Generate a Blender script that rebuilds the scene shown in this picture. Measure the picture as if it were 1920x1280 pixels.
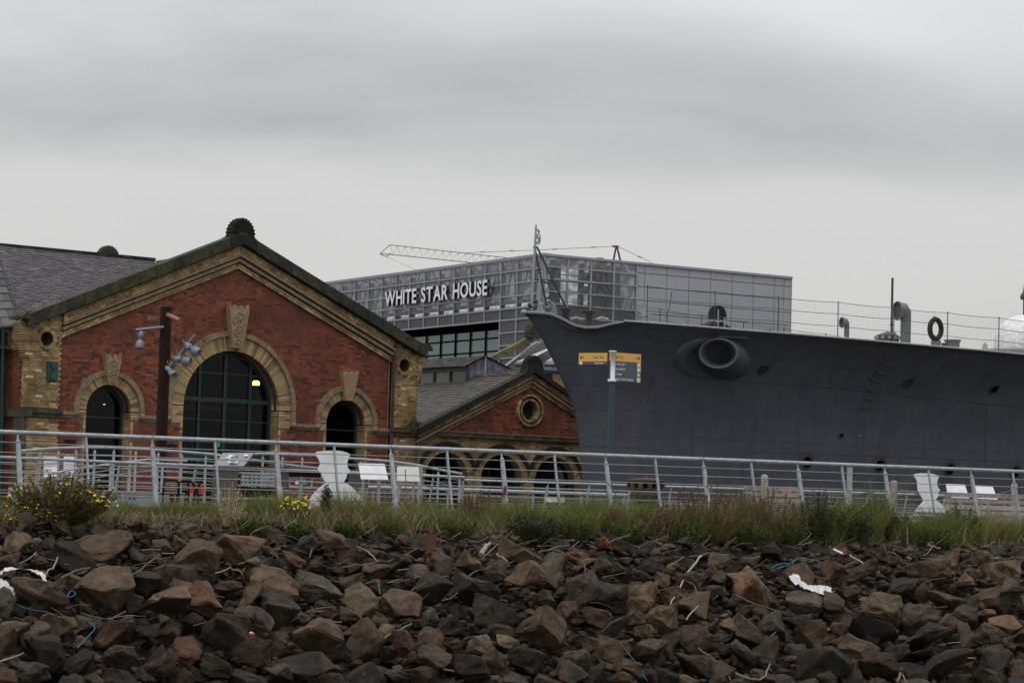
import bpy, bmesh, math, random
import numpy as np
from mathutils import Vector, Matrix
from math import sin, cos, pi, radians, atan, atan2, sqrt, exp

for o in list(bpy.data.objects): bpy.data.objects.remove(o)
S = bpy.context.scene
COL = S.collection
rnd = random.Random(11)

# ------------------------------------------------------------------ camera
F, CX, CY, EYE = 4735.0, 960.0, 640.0, 0.10
PITCH, ROLL = atan(330 / F), 0.028
CAM = Vector((0, 0, EYE))
_f = Vector((0, cos(PITCH), sin(PITCH))); _r = Vector((1, 0, 0)); _u = _r.cross(_f)
_R = _r * cos(ROLL) + _u * sin(ROLL); _U = _u * cos(ROLL) - _r * sin(ROLL)
cam = bpy.data.cameras.new('camera'); camo = bpy.data.objects.new('camera', cam); COL.objects.link(camo)
cam.sensor_width = 36; cam.sensor_fit = 'HORIZONTAL'; cam.lens = F / 1920 * 36
cam.clip_start = 0.5; cam.clip_end = 6000
camo.matrix_world = Matrix(((_R.x, _U.x, -_f.x, 0), (_R.y, _U.y, -_f.y, 0), (_R.z, _U.z, -_f.z, EYE), (0, 0, 0, 1)))
S.camera = camo
S.render.resolution_x, S.render.resolution_y = 1024, 682

# ------------------------------------------------------------------ sky, sun, exposure
SUN_EL, SUN_AZ = radians(62), radians(205)      # azimuth clockwise from +Y (the view direction)
W = bpy.data.worlds.new('World'); S.world = W; W.use_nodes = True
nt = W.node_tree; nt.nodes.clear()
def N(t, nt=nt, **k):
    n = nt.nodes.new(t)
    for a, b in k.items(): setattr(n, a, b)
    return n
def sky():
    L = nt.links.new
    out = N('ShaderNodeOutputWorld'); bg = N('ShaderNodeBackground'); bg.inputs['Strength'].default_value = 0.099
    L(bg.outputs[0], out.inputs[0])
    sk = N('ShaderNodeTexSky', sky_type='NISHITA'); sk.sun_disc = False; sk.sun_elevation = SUN_EL; sk.sun_rotation = SUN_AZ
    sk.air_density = 1.5; sk.dust_density = 4
    tc = N('ShaderNodeTexCoord'); sep = N('ShaderNodeSeparateXYZ'); L(tc.outputs['Generated'], sep.inputs[0])
    def M(op, a, b=None, clamp=False):
        m = N('ShaderNodeMath', operation=op); m.use_clamp = clamp
        for i, v in enumerate((a, b)):
            if v is None: continue
            if isinstance(v, (int, float)): m.inputs[i].default_value = v
            else: L(v, m.inputs[i])
        return m.outputs[0]
    z = M('MAXIMUM', sep.outputs[2], 0.0)
    zz = M('ADD', z, 0.22)
    cx = M('DIVIDE', sep.outputs[0], zz); cy = M('DIVIDE', sep.outputs[1], zz)
    cb = N('ShaderNodeCombineXYZ'); L(cx, cb.inputs[0]); L(cy, cb.inputs[1])
    mp = N('ShaderNodeMapping'); mp.inputs['Location'].default_value = (SKYX, SKYY, 0.7); mp.inputs['Scale'].default_value = (0.75, 1.0, 1.0)
    mp.inputs['Rotation'].default_value = (0, 0, radians(12))
    L(cb.outputs[0], mp.inputs[0])
    n1 = N('ShaderNodeTexNoise'); n1.inputs['Scale'].default_value = 1.35; n1.inputs['Detail'].default_value = 5; n1.inputs['Roughness'].default_value = 0.52
    n1.inputs['Distortion'].default_value = 0.25
    L(mp.outputs[0], n1.inputs[0])
    rp = N('ShaderNodeValToRGB'); e = rp.color_ramp.elements
    e[0].position = 0.36; e[0].color = (4.35, 4.37, 4.5, 1); e[1].position = 0.64; e[1].color = (6.35, 6.35, 6.45, 1)
    m = e.new(0.5); m.color = (5.35, 5.35, 5.42, 1)
    L(n1.outputs[0], rp.inputs[0])
    # long rolls of cloud, evenly spaced in distance, bent by noise
    v = M('DIVIDE', 1.0, zz)
    n2 = N('ShaderNodeTexNoise'); n2.inputs['Scale'].default_value = .9; n2.inputs['Detail'].default_value = 7; n2.inputs['Roughness'].default_value = .56; L(mp.outputs[0], n2.inputs[0])
    ph = M('ADD', M('ADD', v, M('MULTIPLY', sep.outputs[0], ROLLX)), M('MULTIPLY', M('SUBTRACT', n2.outputs[0], .5), NAMP))
    wv = M('COSINE', M('MULTIPLY', M('SUBTRACT', ph, ROLL0), 8.0))
    roll = M('ADD', M('MULTIPLY', wv, -.085), 1.0)
    # bright even strip near the horizon
    hz = N('ShaderNodeMapRange'); hz.inputs[1].default_value = 0.108; hz.inputs[2].default_value = 0.142; hz.inputs[3].default_value = 0.9; hz.inputs[4].default_value = 0.0
    hz.interpolation_type = 'SMOOTHSTEP'
    L(M('ADD', sep.outputs[2], M('MULTIPLY', M('SUBTRACT', n2.outputs[0], .5), .10)), hz.inputs[0])
    mx = N('ShaderNodeMix', data_type='RGBA'); L(hz.outputs[0], mx.inputs[0]); L(rp.outputs[0], mx.inputs[6]); mx.inputs[7].default_value = (6.38, 6.39, 6.33, 1)
    # overcast sky is brighter towards the zenith
    g = M('MULTIPLY', M('ADD', M('MULTIPLY', M('POWER', z, 1.3), 1.9), 1.0), M('ADD', M('MULTIPLY', M('SUBTRACT', roll, 1.0), M('SUBTRACT', 1.0, hz.outputs[0])), 1.0))
    vm = N('ShaderNodeVectorMath', operation='SCALE'); L(mx.outputs[2], vm.inputs[0]); L(g, vm.inputs['Scale'])
    m2 = N('ShaderNodeMix', data_type='RGBA'); m2.inputs[0].default_value = 0.06; L(vm.outputs[0], m2.inputs[6]); L(sk.outputs[0], m2.inputs[7])
    L(m2.outputs[2], bg.inputs[0])
SKYX, SKYY, ROLLX, ROLL0, NAMP = 8.3, 3.3, .6, 2.67, 1.0
sky()
sl = bpy.data.lights.new('sun', 'SUN'); sl.energy = 0.7; sl.angle = radians(25); sl.color = (1, 0.97, 0.92)
so = bpy.data.objects.new('sun', sl); COL.objects.link(so)
sd = Vector((sin(SUN_AZ) * cos(SUN_EL), cos(SUN_AZ) * cos(SUN_EL), sin(SUN_EL)))
so.rotation_euler = sd.to_track_quat('Z', 'Y').to_euler(); so.location = sd * 200
S.view_settings.view_transform = 'Standard'; S.view_settings.look = 'None'
S.view_settings.exposure = -0.02; S.view_settings.gamma = 1; S.view_settings.use_curve_mapping = False
S.render.engine = 'CYCLES'; S.cycles.max_bounces = 6; S.cycles.transparent_max_bounces = 24

# ------------------------------------------------------------------ helpers: rays and frames
def ray(px, py): return _f + _R * ((px - CX) / F) - _U * ((py - CY) / F)
def at(px, py, D):
    v = ray(px, py); return CAM + v * (D / v.y)
def proj(P):
    q = Vector(P) - CAM; d = q.dot(_f); return CX + F * q.dot(_R) / d, CY - F * q.dot(_U) / d
class Frame:
    def __init__(s, O, th, flip=False):
        t = radians(th); s.O = Vector(O); s.d = Vector((sin(t), cos(t), 0)); s.n = Vector((cos(t), -sin(t), 0))
        if flip: s.n = -s.n
    def p(s, u, z, o=0.0): return s.O + s.d * u + s.n * o + Vector((0, 0, z))
    def hit(s, px, py, o=0.0):
        v = ray(px, py); t = ((s.O + s.n * o) - CAM).dot(s.n) / v.dot(s.n); P = CAM + v * t
        return (P - s.O).dot(s.d), P.z
    def hp(s, px, py, o=0.0): return s.p(*s.hit(px, py, o), o)

# ------------------------------------------------------------------ helpers: materials
MATS = {}
def mat(name, base, rough=0.7, metal=0.0, var=0.0, var2=None, scale=4.0, bump=0.0, bscale=30.0, island=False, dark=None, spec=None, emit=None, mixes=None, coord='Object', objcol=False, stain=0.0):
    """base colour with procedural grain; island=True varies every separate piece; dark = second colour reached by pieces"""
    if name in MATS: return MATS[name]
    m = bpy.data.materials.new(name); MATS[name] = m; m.use_nodes = True
    t = m.node_tree; b = t.nodes['Principled BSDF']; L = t.links.new
    b.inputs['Roughness'].default_value = rough; b.inputs['Metallic'].default_value = metal
    if spec is not None: b.inputs['Specular IOR Level'].default_value = spec
    if emit: b.inputs['Emission Color'].default_value = (*emit[0], 1); b.inputs['Emission Strength'].default_value = emit[1]
    col = N('ShaderNodeRGB', t); col.outputs[0].default_value = (*base, 1); cur = col.outputs[0]
    if objcol:
        oi = N('ShaderNodeObjectInfo', t); cur = oi.outputs['Color']
    geo = N('ShaderNodeNewGeometry', t)
    if island:
        oi = N('ShaderNodeObjectInfo', t)
        ad = N('ShaderNodeMath', t, operation='ADD'); L(geo.outputs['Random Per Island'], ad.inputs[0]); L(oi.outputs['Random'], ad.inputs[1])
        fr = N('ShaderNodeMath', t, operation='FRACT'); L(ad.outputs[0], fr.inputs[0])
        if isinstance(island, list):
            rp = N('ShaderNodeValToRGB', t); rp.color_ramp.interpolation = 'LINEAR'
            els = rp.color_ramp.elements
            while len(els) < len(island): els.new(0.5)
            for e, (pos, c) in zip(els, island): e.position = pos; e.color = (*c, 1)
            L(fr.outputs[0], rp.inputs[0]); cur = rp.outputs[0]
        else:
            mr = N('ShaderNodeMapRange', t); mr.inputs[3].default_value = 1 - var; mr.inputs[4].default_value = 1 + var; L(fr.outputs[0], mr.inputs[0])
            vm = N('ShaderNodeVectorMath', t, operation='SCALE'); L(cur, vm.inputs[0]); L(mr.outputs[0], vm.inputs['Scale']); cur = vm.outputs[0]
    if dark is not None or var or stain:
        no = N('ShaderNodeTexNoise', t); no.inputs['Scale'].default_value = scale; no.inputs['Detail'].default_value = 7; no.inputs['Roughness'].default_value = 0.62
        L(geo.outputs['Position'], no.inputs[0])
        if dark is not None:
            mr = N('ShaderNodeMapRange', t); mr.inputs[1].default_value = 0.42; mr.inputs[2].default_value = 0.68; L(no.outputs[0], mr.inputs[0])
            mx = N('ShaderNodeMix', t, data_type='RGBA'); L(mr.outputs[0], mx.inputs[0]); L(cur, mx.inputs[6]); mx.inputs[7].default_value = (*dark, 1); cur = mx.outputs[2]
        if var:
            mr = N('ShaderNodeMapRange', t); mr.inputs[1].default_value = 0.3; mr.inputs[2].default_value = 0.7; mr.inputs[3].default_value = 1 - var; mr.inputs[4].default_value = 1 + var
            n2 = N('ShaderNodeTexNoise', t); n2.inputs['Scale'].default_value = scale * 3.3; n2.inputs['Detail'].default_value = 6; L(geo.outputs['Position'], n2.inputs[0])
            L(n2.outputs[0], mr.inputs[0])
            vm = N('ShaderNodeVectorMath', t, operation='SCALE'); L(cur, vm.inputs[0]); L(mr.outputs[0], vm.inputs['Scale']); cur = vm.outputs[0]
    L(cur, b.inputs['Base Color'])
    if bump:
        n3 = N('ShaderNodeTexNoise', t); n3.inputs['Scale'].default_value = bscale; n3.inputs['Detail'].default_value = 8; n3.inputs['Roughness'].default_value = 0.65
        L(geo.outputs['Position'], n3.inputs[0])
        bp = N('ShaderNodeBump', t); bp.inputs['Strength'].default_value = bump; bp.inputs['Distance'].default_value = 0.6 / bscale * 2
        L(n3.outputs[0], bp.inputs['Height']); L(bp.outputs[0], b.inputs['Normal'])
    return m

M_red = mat('red_brick', (.25, .065, .04), .9, scale=.5, var=.25, island=[(0, (.05, .024, .02)), (.10, (.08, .032, .024)), (.24, (.16, .048, .025)), (.6, (.225, .060, .029)), (.85, (.29, .080, .036)), (1, (.25, .072, .040))], dark=(.135, .040, .026), bump=.3, bscale=25)
M_mortar_r = mat('red_wall_mortar', (.22, .145, .12), .95, var=.25, scale=3, dark=(.09, .055, .045))
M_yel = mat('buff_brick', (.36, .25, .12), .9, scale=.8, var=.22, island=[(0, (.14, .09, .04)), (.1, (.26, .17, .075)), (.4, (.37, .25, .105)), (.8, (.45, .31, .135)), (.96, (.52, .37, .18)), (1, (.62, .47, .27))], dark=(.15, .10, .048), bump=.3, bscale=25)
M_arch = mat('arch_brick', (.4, .3, .15), .9, scale=.8, var=.15, island=[(0, (.18, .12, .055)), (.3, (.34, .235, .11)), (.6, (.42, .295, .145)), (1, (.52, .375, .20))], bump=.3, bscale=25)
M_mortar_y = mat('buff_wall_mortar', (.09, .068, .045), .95, var=.3, scale=2, dark=(.05, .042, .03))
M_stone = mat('carved_sandstone', (.32, .23, .13), .9, var=.15, scale=3, dark=(.24, .18, .12), bump=.4, bscale=18)
M_hood = mat('hood_stone', (.26, .185, .11), .9, var=.2, scale=3, dark=(.15, .115, .075), bump=.4, bscale=18)
M_cope = mat('mossy_coping_stone', (.075, .072, .05), .92, var=.5, scale=1.3, dark=(.06, .052, .018), bump=.5, bscale=12, island=[(0, (.014, .014, .013)), (.5, (.026, .026, .019)), (1, (.042, .040, .025))])
M_black = mat('blackened_stone', (.011, .011, .010), .92, var=.4, scale=3, bump=.5, bscale=14)
M_soot_shade = mat('soot_and_shade_moulding', (.045, .038, .03), .92, var=.4, scale=2, dark=(.10, .08, .05), bump=.4, bscale=14)  # sooty stone; on the rake grooves this dark tone is painted shade
M_slate = mat('purple_slate', (.1, .09, .1), .7, var=.12, scale=1.5, island=[(0, (.075, .062, .072)), (.5, (.095, .08, .092)), (.93, (.115, .098, .11)), (1, (.16, .145, .15))], bump=.3, bscale=20)
M_slate_g = mat('grey_slate', (.1, .1, .1), .6, var=.18, scale=1.2, island=[(0, (.055, .052, .05)), (.5, (.082, .077, .072)), (1, (.11, .103, .096))], dark=(.085, .07, .055), bump=.3, bscale=20)
M_vent = mat('vent_grey', (.125, .135, .15), .5, var=.12, scale=2)
M_slate_d = mat('dark_coarse_slate', (.05, .05, .05), .7, var=.15, scale=1.2, island=[(0, (.036, .036, .036)), (.5, (.055, .054, .054)), (1, (.08, .078, .076))], bump=.3, bscale=20)
M_slate_b = mat('slate_bed', (.03, .028, .03), .9)
M_lead = mat('lead_sheet', (.10, .115, .15), .55, metal=.2, var=.35, scale=2.5, dark=(.22, .24, .28))
M_green = mat('dark_green_paint', (.008, .034, .027), .5, var=.2, scale=3)
M_greenbox = mat('green_painted_box', (.010, .06, .045), .5, var=.2, scale=3)
M_int = mat('dark_interior', (.006, .006, .006), .95)
M_galv = mat('galvanised_steel', (.36, .39, .41), .5, metal=.35, var=.2, scale=5, dark=(.27, .29, .31), bump=.1, bscale=60)
M_wire = mat('steel_wire', (.32, .33, .33), .45, metal=.5, var=.15, scale=5)
M_hull = mat('grey_hull_paint', (.068, .074, .094), .55, var=.10, scale=.35, bump=.10, bscale=2.2, dark=(.075, .081, .10), spec=.35)
M_hulldk = mat('hull_fitting_paint', (.06, .062, .07), .55, var=.15, scale=2)
M_shipgrey = mat('light_ship_grey', (.27, .285, .31), .5, var=.12, scale=2)
M_shipdark = mat('dark_ship_steel', (.05, .05, .055), .6, var=.2, scale=3)
M_hole = mat('black_opening', (.004, .004, .004), 1, spec=0)
M_deck = mat('deck_edge_paint', (.33, .32, .30), .7, var=.2, scale=3)
M_net = mat('netting_cord', (.035, .035, .04), .8)
M_panel = None
M_clad = mat('smooth_grey_cladding', (.33, .34, .37), .55, metal=.0, var=.03, scale=.3)
M_wframe = mat('pale_cladding_frame', (.27, .29, .33), .5, metal=.2, var=.05, scale=1)
M_letter = mat('white_letter_face', (.8, .8, .8), .6)
M_letside = mat('shadow_toned_letter_side', (.02, .022, .04), .6)  # shadow on the letter sides is put into this dark navy
M_white = mat('white_board', (.76, .77, .80), .6, var=.07, scale=1.6, dark=(.68, .69, .71))
M_greyboard = mat('pale_grey_board', (.55, .55, .54), .6, var=.04, scale=3)
M_rust = mat('brown_weathered_steel', (.020, .0075, .0055), .85, var=.25, spec=.2, scale=2.5, dark=(.015, .006, .005), bump=.2, bscale=30)
M_rust2 = mat('orange_rust', (.16, .07, .035), .9, var=.4, scale=4, dark=(.06, .03, .02), bump=.5, bscale=20)
M_cam = mat('brown_camera_housing', (.20, .09, .07), .5, var=.1)
M_lamp = mat('grey_floodlight', (.15, .175, .20), .45, metal=.3, var=.15, scale=8)
M_wood = mat('weathered_timber', (.30, .27, .245), .85, var=.25, scale=3, dark=(.20, .175, .155), bump=.3, bscale=25, island=[(0, (.24, .21, .19)), (.5, (.30, .265, .24)), (1, (.36, .33, .30))])
M_rope = mat('brown_rope', (.14, .105, .08), .9, var=.3, scale=9)
M_yelsign = mat('amber_sign_panel', (.68, .40, .08), .5)
M_slsign = mat('slate_grey_sign_panel', (.07, .095, .115), .5)
M_teal = mat('teal_sign_square', (.02, .22, .33), .5)
M_signtx = mat('white_sign_print', (.8, .8, .8), .6)
M_signdk = mat('dark_sign_print', (.06, .05, .04), .6)
M_bluepole = mat('blue_grey_pole_paint', (.020, .048, .066), .45, var=.1, scale=4)
M_sleeve = mat('silver_sleeve', (.62, .62, .66), .4, var=.04)
M_ground = mat('promenade_paving', (.11, .105, .10), .9, var=.2, scale=1, bump=.2, bscale=8)
M_conc = mat('dock_concrete', (.07, .068, .062), .95, var=.3, scale=1)
M_bank = mat('dark_bank_soil', (.035, .03, .025), 1, var=.4, scale=3, bump=.8, bscale=12)
M_tarp = mat('white_tarpaulin', (.78, .78, .79), .7, var=.12, scale=1.5, bump=.5, bscale=3)
M_yelsteel = mat('yellow_crane_steel', (.36, .29, .17), .6, var=.2, scale=.6)
M_ambox = mat('amber_box_paint', (.5, .27, .06), .6)
M_blue = mat('blue_rope_fibre', (.02, .12, .17), .8, var=.2, scale=6)
M_plast = mat('dirty_white_plastic', (.5, .5, .5), .5, var=.25, scale=6)
M_redp = mat('red_plastic', (.6, .03, .04), .5)
M_orred = mat('orange_red_paint', (.55, .06, .03), .55, var=.1)
M_stick = mat('bleached_driftwood', (.27, .22, .17), .9, island=[(0, (.07, .05, .035)), (.5, (.15, .115, .08)), (1, (.36, .31, .25))], var=.2, scale=8)
M_yelfl = mat('yellow_petals', (.68, .50, .015), .7, var=.2, scale=20)
M_pink = mat('pink_petals', (.40, .08, .36), .7, var=.2, scale=20)
M_docks = mat('dark_red_seedheads', (.085, .03, .025), .9, island=[(0, (.05, .02, .017)), (.6, (.11, .045, .03)), (1, (.20, .12, .07))])
M_straw = mat('dry_straw', (.36, .28, .17), .9, island=[(0, (.20, .145, .085)), (1, (.46, .37, .24))])
M_orange = mat('orange_dead_leaves', (.30, .11, .04), .9, island=[(0, (.18, .06, .03)), (1, (.42, .17, .06))])
def rockmat(name, objcol):
    m = bpy.data.materials.new(name); m.use_nodes = True; t = m.node_tree; b = t.nodes['Principled BSDF']; L = t.links.new
    b.inputs['Roughness'].default_value = .88; b.inputs['Specular IOR Level'].default_value = .3
    geo = N('ShaderNodeNewGeometry', t)
    if objcol: oi = N('ShaderNodeObjectInfo', t); cur = oi.outputs['Color']
    else:
        rp = N('ShaderNodeValToRGB', t); els = rp.color_ramp.elements
        cols = [(0, (.030, .024, .019)), (.35, (.068, .047, .031)), (.55, (.052, .045, .039)), (.8, (.11, .076, .049)), (.95, (.13, .078, .05)), (1, (.19, .155, .115))]
        while len(els) < len(cols): els.new(.5)
        for e, (q, c) in zip(els, cols): e.position = q; e.color = (*c, 1)
        L(geo.outputs['Random Per Island'], rp.inputs[0]); cur = rp.outputs[0]
    def noise(sc, d=8, r=.65):
        n = N('ShaderNodeTexNoise', t); n.inputs['Scale'].default_value = sc; n.inputs['Detail'].default_value = d; n.inputs['Roughness'].default_value = r
        L(geo.outputs['Position'], n.inputs[0]); return n.outputs[0]
    def mr(v, a, c, x, y):
        k = N('ShaderNodeMapRange', t); L(v, k.inputs[0])
        for i, q in enumerate((a, c, x, y)): k.inputs[i + 1].default_value = q
        return k.outputs[0]
    v = N('ShaderNodeVectorMath', t, operation='SCALE'); L(cur, v.inputs[0]); L(mr(noise(4.5, 10, .7), .32, .68, .35, 1.75), v.inputs['Scale']); cur = v.outputs[0]
    def mix(f, c):
        nonlocal cur
        k = N('ShaderNodeMix', t, data_type='RGBA'); L(f, k.inputs[0]); L(cur, k.inputs[6]); k.inputs[7].default_value = (*c, 1); cur = k.outputs[2]
    mix(mr(noise(1.8), .54, .66, 0, .6), (.125, .078, .045))
    mix(mr(noise(9, 9, .7), .63, .72, 0, .55), (.21, .19, .165))
    mix(mr(noise(5, 9, .7), .60, .70, 0, .7), (.028, .026, .022))
    L(cur, b.inputs['Base Color'])
    bp = N('ShaderNodeBump', t); bp.inputs['Strength'].default_value = 1.0; bp.inputs['Distance'].default_value = .09
    L(noise(11, 10, .72), bp.inputs['Height']); L(bp.outputs[0], b.inputs['Normal'])
    return m
def hull_wear():
    t = M_hull.node_tree; b = t.nodes['Principled BSDF']; L = t.links.new; src = b.inputs['Base Color'].links[0].from_socket
    g = N('ShaderNodeNewGeometry', t); mp = N('ShaderNodeMapping', t); mp.inputs['Scale'].default_value = (2.2, 2.2, .16); L(g.outputs['Position'], mp.inputs[0])
    n = N('ShaderNodeTexNoise', t); n.inputs['Scale'].default_value = 1.4; n.inputs['Detail'].default_value = 8; n.inputs['Roughness'].default_value = .7; L(mp.outputs[0], n.inputs[0])
    r = N('ShaderNodeMapRange', t); L(n.outputs[0], r.inputs[0]); r.inputs[1].default_value = .35; r.inputs[2].default_value = .7; r.inputs[3].default_value = .86; r.inputs[4].default_value = 1.16
    v = N('ShaderNodeVectorMath', t, operation='SCALE'); L(src, v.inputs[0]); L(r.outputs[0], v.inputs['Scale'])
    m = N('ShaderNodeMapRange', t); L(n.outputs[0], m.inputs[0]); m.inputs[1].default_value = .66; m.inputs[2].default_value = .78; m.inputs[3].default_value = 0; m.inputs[4].default_value = .35
    x = N('ShaderNodeMix', t, data_type='RGBA'); L(m.outputs[0], x.inputs[0]); L(v.outputs[0], x.inputs[6]); x.inputs[7].default_value = (.075, .055, .045, 1); L(x.outputs[2], b.inputs['Base Color'])
hull_wear()
M_rock = rockmat('basalt_boulder', True); M_stones = rockmat('small_stones', False)

def vegmat(name, cols, transl=.25, patch=None):
    m = bpy.data.materials.new(name); m.use_nodes = True; t = m.node_tree; b = t.nodes['Principled BSDF']; L = t.links.new
    b.inputs['Roughness'].default_value = .75
    geo = N('ShaderNodeNewGeometry', t)
    rp = N('ShaderNodeValToRGB', t); els = rp.color_ramp.elements
    while len(els) < len(cols): els.new(.5)
    for e, (q, c) in zip(els, cols): e.position = q; e.color = (*c, 1)
    if patch:
        n = N('ShaderNodeTexNoise', t); n.inputs['Scale'].default_value = patch; n.inputs['Detail'].default_value = 3; L(geo.outputs['Position'], n.inputs[0])
        a = N('ShaderNodeMapRange', t); L(n.outputs[0], a.inputs[0]); a.inputs[1].default_value = .3; a.inputs[2].default_value = .7; a.inputs[3].default_value = -.35; a.inputs[4].default_value = .35
        s = N('ShaderNodeMath', t, operation='ADD'); L(geo.outputs['Random Per Island'], s.inputs[0]); L(a.outputs[0], s.inputs[1]); L(s.outputs[0], rp.inputs[0])
    else: L(geo.outputs['Random Per Island'], rp.inputs[0])
    L(rp.outputs[0], b.inputs['Base Color'])
    out = t.nodes['Material Output']; tr = N('ShaderNodeBsdfTranslucent', t); L(rp.outputs[0], tr.inputs[0])
    mx = N('ShaderNodeMixShader', t); mx.inputs[0].default_value = transl; L(b.outputs[0], mx.inputs[1]); L(tr.outputs[0], mx.inputs[2]); L(mx.outputs[0], out.inputs[0])
    return m
M_grass = vegmat('rough_grass', [(0, (.04, .09, .011)), (.3, (.10, .18, .018)), (.55, (.17, .20, .032)), (.8, (.19, .15, .055)), (1, (.28, .21, .11))], patch=.7)
M_leaf = vegmat('olive_weed_leaf', [(0, (.06, .05, .018)), (.5, (.12, .09, .03)), (.8, (.13, .13, .035)), (1, (.22, .155, .07))])
M_leafg = vegmat('green_weed_leaf', [(0, (.035, .07, .016)), (.5, (.075, .13, .026)), (.9, (.12, .16, .035)), (1, (.18, .10, .045))])
M_leafd = vegmat('dark_green_leaf', [(0, (.022, .038, .016)), (.6, (.045, .072, .026)), (.88, (.065, .085, .035)), (1, (.16, .06, .03))])

def glassmat(name, tint, refl, rough=.02, tr=1.0):
    m = bpy.data.materials.new(name); m.use_nodes = True; t = m.node_tree; t.nodes.clear(); L = t.links.new
    o = N('ShaderNodeOutputMaterial', t); mx = N('ShaderNodeMixShader', t); g = N('ShaderNodeBsdfGlossy', t); g.inputs['Roughness'].default_value = rough
    a = N('ShaderNodeBsdfTransparent', t); a.inputs[0].default_value = (*tint, 1); mx.inputs[0].default_value = refl
    L(a.outputs[0], mx.inputs[1]); L(g.outputs[0], mx.inputs[2]); L(mx.outputs[0], o.inputs[0]); return m
M_glass = glassmat('dark_window_glass', (.7, .75, .75), .012)
M_teglass = mat('teal_curtain_glass', (.11, .20, .19), .1, metal=.0, var=.05, scale=.3, spec=.9)

def panelmat(name, see):
    """perforated grey mesh panel: fine holes let a share of the light through"""
    m = bpy.data.materials.new(name); m.use_nodes = True; t = m.node_tree; b = t.nodes['Principled BSDF']; L = t.links.new
    b.inputs['Roughness'].default_value = .42; b.inputs['Metallic'].default_value = .55; b.inputs['Base Color'].default_value = (.19, .195, .21, 1)
    geo = N('ShaderNodeNewGeometry', t); n = N('ShaderNodeTexNoise', t); n.inputs['Scale'].default_value = .38; n.inputs['Detail'].default_value = 1.5
    L(geo.outputs['Position'], n.inputs[0])
    # moire of two perforated layers: rings following the bulge of each panel
    w = N('ShaderNodeMath', t, operation='MULTIPLY'); L(n.outputs[0], w.inputs[0]); w.inputs[1].default_value = 60
    s = N('ShaderNodeMath', t, operation='SINE'); L(w.outputs[0], s.inputs[0])
    mr = N('ShaderNodeMapRange', t); L(s.outputs[0], mr.inputs[0]); mr.inputs[1].default_value = -1; mr.inputs[3].default_value = max(0, see - .16); mr.inputs[4].default_value = see + .16
    tr = N('ShaderNodeBsdfTransparent', t); mx = N('ShaderNodeMixShader', t); L(mr.outputs[0], mx.inputs[0]); L(b.outputs[0], mx.inputs[1]); L(tr.outputs[0], mx.inputs[2])
    L(mx.outputs[0], t.nodes['Material Output'].inputs[0])
    return m
M_meshc = panelmat('open_mesh_panel', .62); M_mesh = panelmat('perforated_mesh_panel', .3); M_mesh2 = mat('dark_mesh_panel', (.085, .088, .095), .5, metal=.4, var=.12, scale=.5)

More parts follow.
